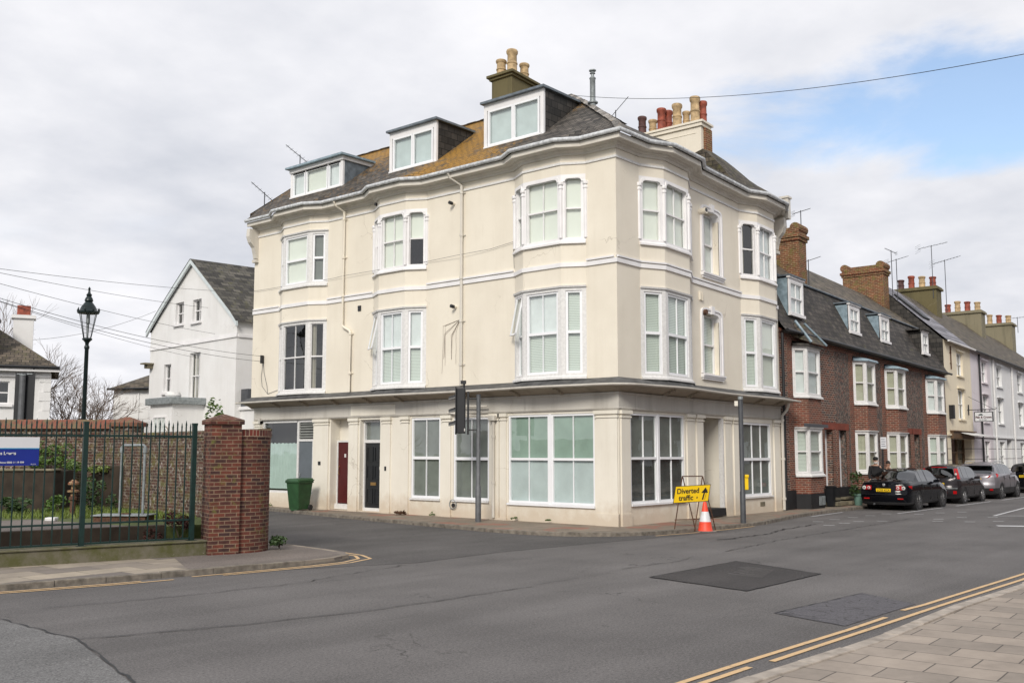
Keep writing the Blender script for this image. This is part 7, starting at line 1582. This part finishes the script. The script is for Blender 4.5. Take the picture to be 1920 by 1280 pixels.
# ================================================================== people
def skin(name, verts, edges, mat, par, sub=2):
    """grow one continuous surface over joints (position, radius)"""
    me = bpy.data.meshes.new(name); me.from_pydata([v[0] for v in verts], edges, []); o = bpy.data.objects.new(name, me); COL.objects.link(o)
    sk = o.modifiers.new('skin', 'SKIN'); 
    if not me.skin_vertices: 
        bm = bmesh.new(); bm.from_mesh(me); bm.verts.layers.skin.verify(); bm.to_mesh(me); bm.free()
    for i, v in enumerate(verts): 
        r = v[1]; me.skin_vertices[0].data[i].radius = (r, r) if not isinstance(r, tuple) else r; me.skin_vertices[0].data[i].use_root = (i == 0)
    o.modifiers.new('sub', 'SUBSURF').levels = sub; o.modifiers['sub'].render_levels = sub
    bpy.context.view_layer.update(); me2 = bpy.data.meshes.new_from_object(o.evaluated_get(bpy.context.evaluated_depsgraph_get()))
    o.modifiers.clear(); o.data = me2; me2.materials.clear(); me2.materials.append(mat)
    for p in me2.polygons: p.use_smooth = True
    o.parent = par; return o
def person(label, loc, rz, H, coat, hair, hat=None, beard=False, armup=False, bulk=1.0):
    T = thing('person', label, 'person', loc, rz=rz); s = H/1.75; k = bulk; ORG[T] = Vector((0, 0, 0))
    # joints, x forward, y left
    J = dict(pel=(0, 0, .95), wai=(0, 0, 1.08), che=(.01, 0, 1.30), nb=(.0, 0, 1.46), nk=(.01, 0, 1.52), h1=(.025, 0, 1.60), h2=(.02, 0, 1.68), sl=(0, .17, 1.42), sr=(0, -.17, 1.42), el=(-.06, .24, 1.15), er=(.05, -.24, 1.15), wl=(.06, .24, .92), wr=(.22, -.20, .96), hl=(0, .09, .92), hr=(0, -.09, .92), kl=(.14, .10, .50), kr=(-.04, -.10, .50), al=(.10, .10, .09), ar=(-.26, -.10, .14), tl=(.26, .11, .04), tr=(-.12, -.11, .05))
    if armup: J['er'] = (.16, -.22, 1.20); J['wr'] = (.20, -.07, 1.46)
    P = lambda n: tuple(v*s for v in J[n])
    order = ['pel', 'wai', 'che', 'nb', 'nk', 'h1', 'h2', 'sl', 'sr', 'el', 'er', 'wl', 'wr', 'hl', 'hr', 'kl', 'kr', 'al', 'ar', 'tl', 'tr']
    R = dict(pel=.13, wai=.12, che=.14, nb=.085, nk=.055, h1=.078, h2=.088, sl=.06, sr=.06, el=.042, er=.042, wl=.03, wr=.03, hl=.085, hr=.085, kl=.058, kr=.058, al=.04, ar=.04, tl=.035, tr=.035)
    ed = [('pel', 'wai'), ('wai', 'che'), ('che', 'nb'), ('nb', 'nk'), ('nk', 'h1'), ('h1', 'h2'), ('nb', 'sl'), ('nb', 'sr'), ('sl', 'el'), ('sr', 'er'), ('el', 'wl'), ('er', 'wr'), ('pel', 'hl'), ('pel', 'hr'), ('hl', 'kl'), ('hr', 'kr'), ('kl', 'al'), ('kr', 'ar'), ('al', 'tl'), ('ar', 'tr')]
    vs = [(P(n), R[n]*s) for n in order]; es = [(order.index(a), order.index(b)) for a, b in ed]
    for w_, sgn_ in (('wl', 1), ('wr', -1)):
        e_ = Vector(P('el' if w_ == 'wl' else 'er')); wv = Vector(P(w_)); d = (wv-e_).normalized(); sdv = Vector((0, 1, 0)) if abs(d.y) < .7 else Vector((1, 0, 0)); i0 = order.index(w_)
        pm_ = len(vs); vs.append((tuple(wv+d*.07*s), .032*s)); es.append((i0, pm_))
        fwd = d.cross(sdv).normalized()
        for q, (off_, ln_) in enumerate(((-.027, .075), (-.009, .09), (.009, .085), (.027, .065))):
            b0 = len(vs); vs.append((tuple(wv+d*(.09)*s+fwd*off_*s), .009*s)); vs.append((tuple(wv+d*(.09+ln_*.6)*s+fwd*off_*s), .008*s)); vs.append((tuple(wv+d*(.09+ln_)*s+fwd*off_*s-sdv*sgn_*.018), .006*s)); es += [(pm_, b0), (b0, b0+1), (b0+1, b0+2)]
        b0 = len(vs); vs.append((tuple(wv+d*.05*s+fwd*.04*s), .010*s)); vs.append((tuple(wv+d*.09*s+fwd*.06*s), .008*s)); es += [(pm_, b0), (b0, b0+1)]
    skin('body', vs, es, SKIN, T)
    cj = ['che', 'wai', 'pel', 'nb', 'sl', 'sr', 'el', 'er', 'wl', 'wr']; cr_ = dict(che=.175*k, wai=.17*k, pel=.17*k, nb=.10, sl=.085, sr=.085, el=.065, er=.065, wl=.05, wr=.05)
    vs = [(P(n), cr_[n]*s) for n in cj]+[((0, 0, .72*s), .175*s*k)]; ce = [('che', 'wai'), ('wai', 'pel'), ('che', 'nb'), ('nb', 'sl'), ('nb', 'sr'), ('sl', 'el'), ('sr', 'er'), ('el', 'wl'), ('er', 'wr')]
    skin('coat', vs, [(cj.index(a), cj.index(b)) for a, b in ce]+[(2, 10)], coat, T)
    tj = ['pel', 'hl', 'hr', 'kl', 'kr', 'al', 'ar']; trr = dict(pel=.145, hl=.10, hr=.10, kl=.078, kr=.078, al=.065, ar=.065)
    skin('trousers', [(P(n), trr[n]*s) for n in tj], [(0, 1), (0, 2), (1, 3), (2, 4), (3, 5), (4, 6)], JEAN, T)
    for a, b in (('al', 'tl'), ('ar', 'tr')):
        A, B_ = Vector(P(a)), Vector(P(b)); skin('shoe', [(tuple(A+Vector((-.05, 0, -.03))*s), .05*s), (tuple(A+Vector((.05, 0, -.03))*s), .052*s), (tuple(B_+Vector((0, 0, .01))), .038*s)], [(0, 1), (1, 2)], RUBB, T)
    hc = Vector(P('h2')); 
    m = MB(); 
    def ell(c, r, z0=-1, n=14, kk=10):
        vs_ = []; 
        for i in range(kk+1):
            a = -PI/2+PI*i/kk
            for j in range(n): b = 2*PI*j/n; vs_.append((c[0]+r[0]*math.cos(a)*math.cos(b), c[1]+r[1]*math.cos(a)*math.sin(b), c[2]+max(z0, math.sin(a))*r[2]))
        m.add(vs_, [(i*n+j, i*n+(j+1) % n, (i+1)*n+(j+1) % n, (i+1)*n+j) for i in range(kk) for j in range(n)])
    ell((hc.x-.02*s, 0, hc.z+.02*s), (.105*s, .092*s, .105*s), -.25)
    if not beard and not hat: ell((hc.x-.045*s, 0, hc.z-.05*s), (.08*s, .09*s, .12*s))
    m.build('hair', hair, T, local=True, smooth=True)
    if hat: m = MB(); ell((hc.x-.005, 0, hc.z+.055*s), (.118*s, .102*s, .075*s), -.1); ell((hc.x+.08*s, 0, hc.z+.04*s), (.07*s, .075*s, .015)); m.build('cap', hat, T, local=True, smooth=True)
    if beard: m = MB(); ell((hc.x+.055*s, 0, hc.z-.095*s), (.045*s, .062*s, .055*s)); m.build('beard', HAIRW, T, local=True, smooth=True)
    m = MB(); ell((hc.x+.100*s, 0, hc.z-.03*s), (.022*s, .014*s, .03*s)); m.build('nose', SKIN, T, local=True, smooth=True)
    for sy in (-.035, .035): m = MB(); ell((hc.x+.082*s, sy*s, hc.z+.005*s), (.012*s, .015*s, .009*s)); m.build('eye', INK, T, local=True, smooth=True)
    for sy in (-1, 1): m = MB(); ell((hc.x, sy*.092*s, hc.z-.02*s), (.02*s, .012*s, .032*s)); m.build('ear', SKIN, T, local=True, smooth=True)
    m = MB(); m.box((hc.x+.084*s, -.024*s, hc.z-.073*s), (hc.x+.094*s, .024*s, hc.z-.066*s)); m.build('mouth', LAMPR, T, local=True)
    return T
q = at(1641, 38.0); person('grey bearded man in a black cap and long black coat walking behind the black saloon', q, math.radians(200), 1.74, COAT, HAIRD, hat=COAT, beard=True, bulk=.92)
q = at(1664, 38.9); person('dark haired woman holding a hand to her face behind the black saloon', q, math.radians(205), 1.60, COAT2, HAIRD, armup=True)
# ================================================================== overhead wires
def wire(label, a, b, sag, r=.007):
    a, b = Vector(a), Vector(b); m = MB(); m.tube([tuple(a+(b-a)*k/24-Vector((0, 0, sag*4*(k/24)*(1-k/24)))) for k in range(25)], r, 5); tag(m.build('overhead_wire', RUBB, None), label, 'wire', 'overhead telephone wires')
def sp(px, py, D): 
    d = fd*1896+RT*(px-960)-Vector((-math.sin(pitch)*FW.x, -math.sin(pitch)*FW.y, math.cos(pitch)))*(py-640); return tuple(CAM+d*(D/d.dot(FW)))
br_ = FL.p(16.0, .13, 5.62); br2 = FL.p(16.0, .13, 5.42)
wire('upper of the two wires that end at the bracket on the cream building', sp(-60, 540, 24), br_, .25)
wire('lower of the two wires that end at the bracket on the cream building', sp(-60, 545, 23), br2, .25)
wire('topmost wire crossing the sky at the left above the lamp', sp(-60, 496, 26), sp(560, 548, 60), .25)
wire('second wire from the top at the left, passing over the lamp crown', sp(-60, 499, 27), sp(520, 585, 62), .3)
wire('third wire from the top at the left, passing behind the lamp lantern', sp(-60, 515, 26), sp(520, 640, 60), .3)
wire('wire slanting down at the far left towards the gabled house', sp(-60, 545, 30), sp(500, 690, 60), .4)
wire('wire climbing from the left chimney up to the gable of the white house', sp(62, 637, 42), sp(292, 583, 47.5), .25)
wire('high wire running off the cream building roof into the sky at the right', sp(1046, 176, 31), sp(1990, 88, 16), .45)
# ================================================================== houses across the road behind the camera (unseen, raised and lengthened for their reflections)
OT = thing('opposite_terrace', 'unseen plain brick terrace on the camera side of the road', 'house', (0, -22, 0)); ORG[OT] = Vector((0, -22, 0))
m = MB(); m.box((-14, -30, 0), (130, -18.9, 7.2)); m.build('wall', TERR, OT); m = MB(); m.poly([(-14, -18.7, 7.2), (130, -18.7, 7.2), (130, -24, 10.6), (-14, -24, 10.6)]); m.poly([(-14, -30, 7.2), (130, -30, 7.2), (130, -24, 10.6), (-14, -24, 10.6)]); m.build('roof', MANS, OT, recalc=False)
for k in range(16):
    for z in (1.2, 4.0): m = MB(); m.box((-12+k*4.2, -18.9, z), (-10.6+k*4.2, -18.84, z+1.6)); m.build('window', UPVC, OT);
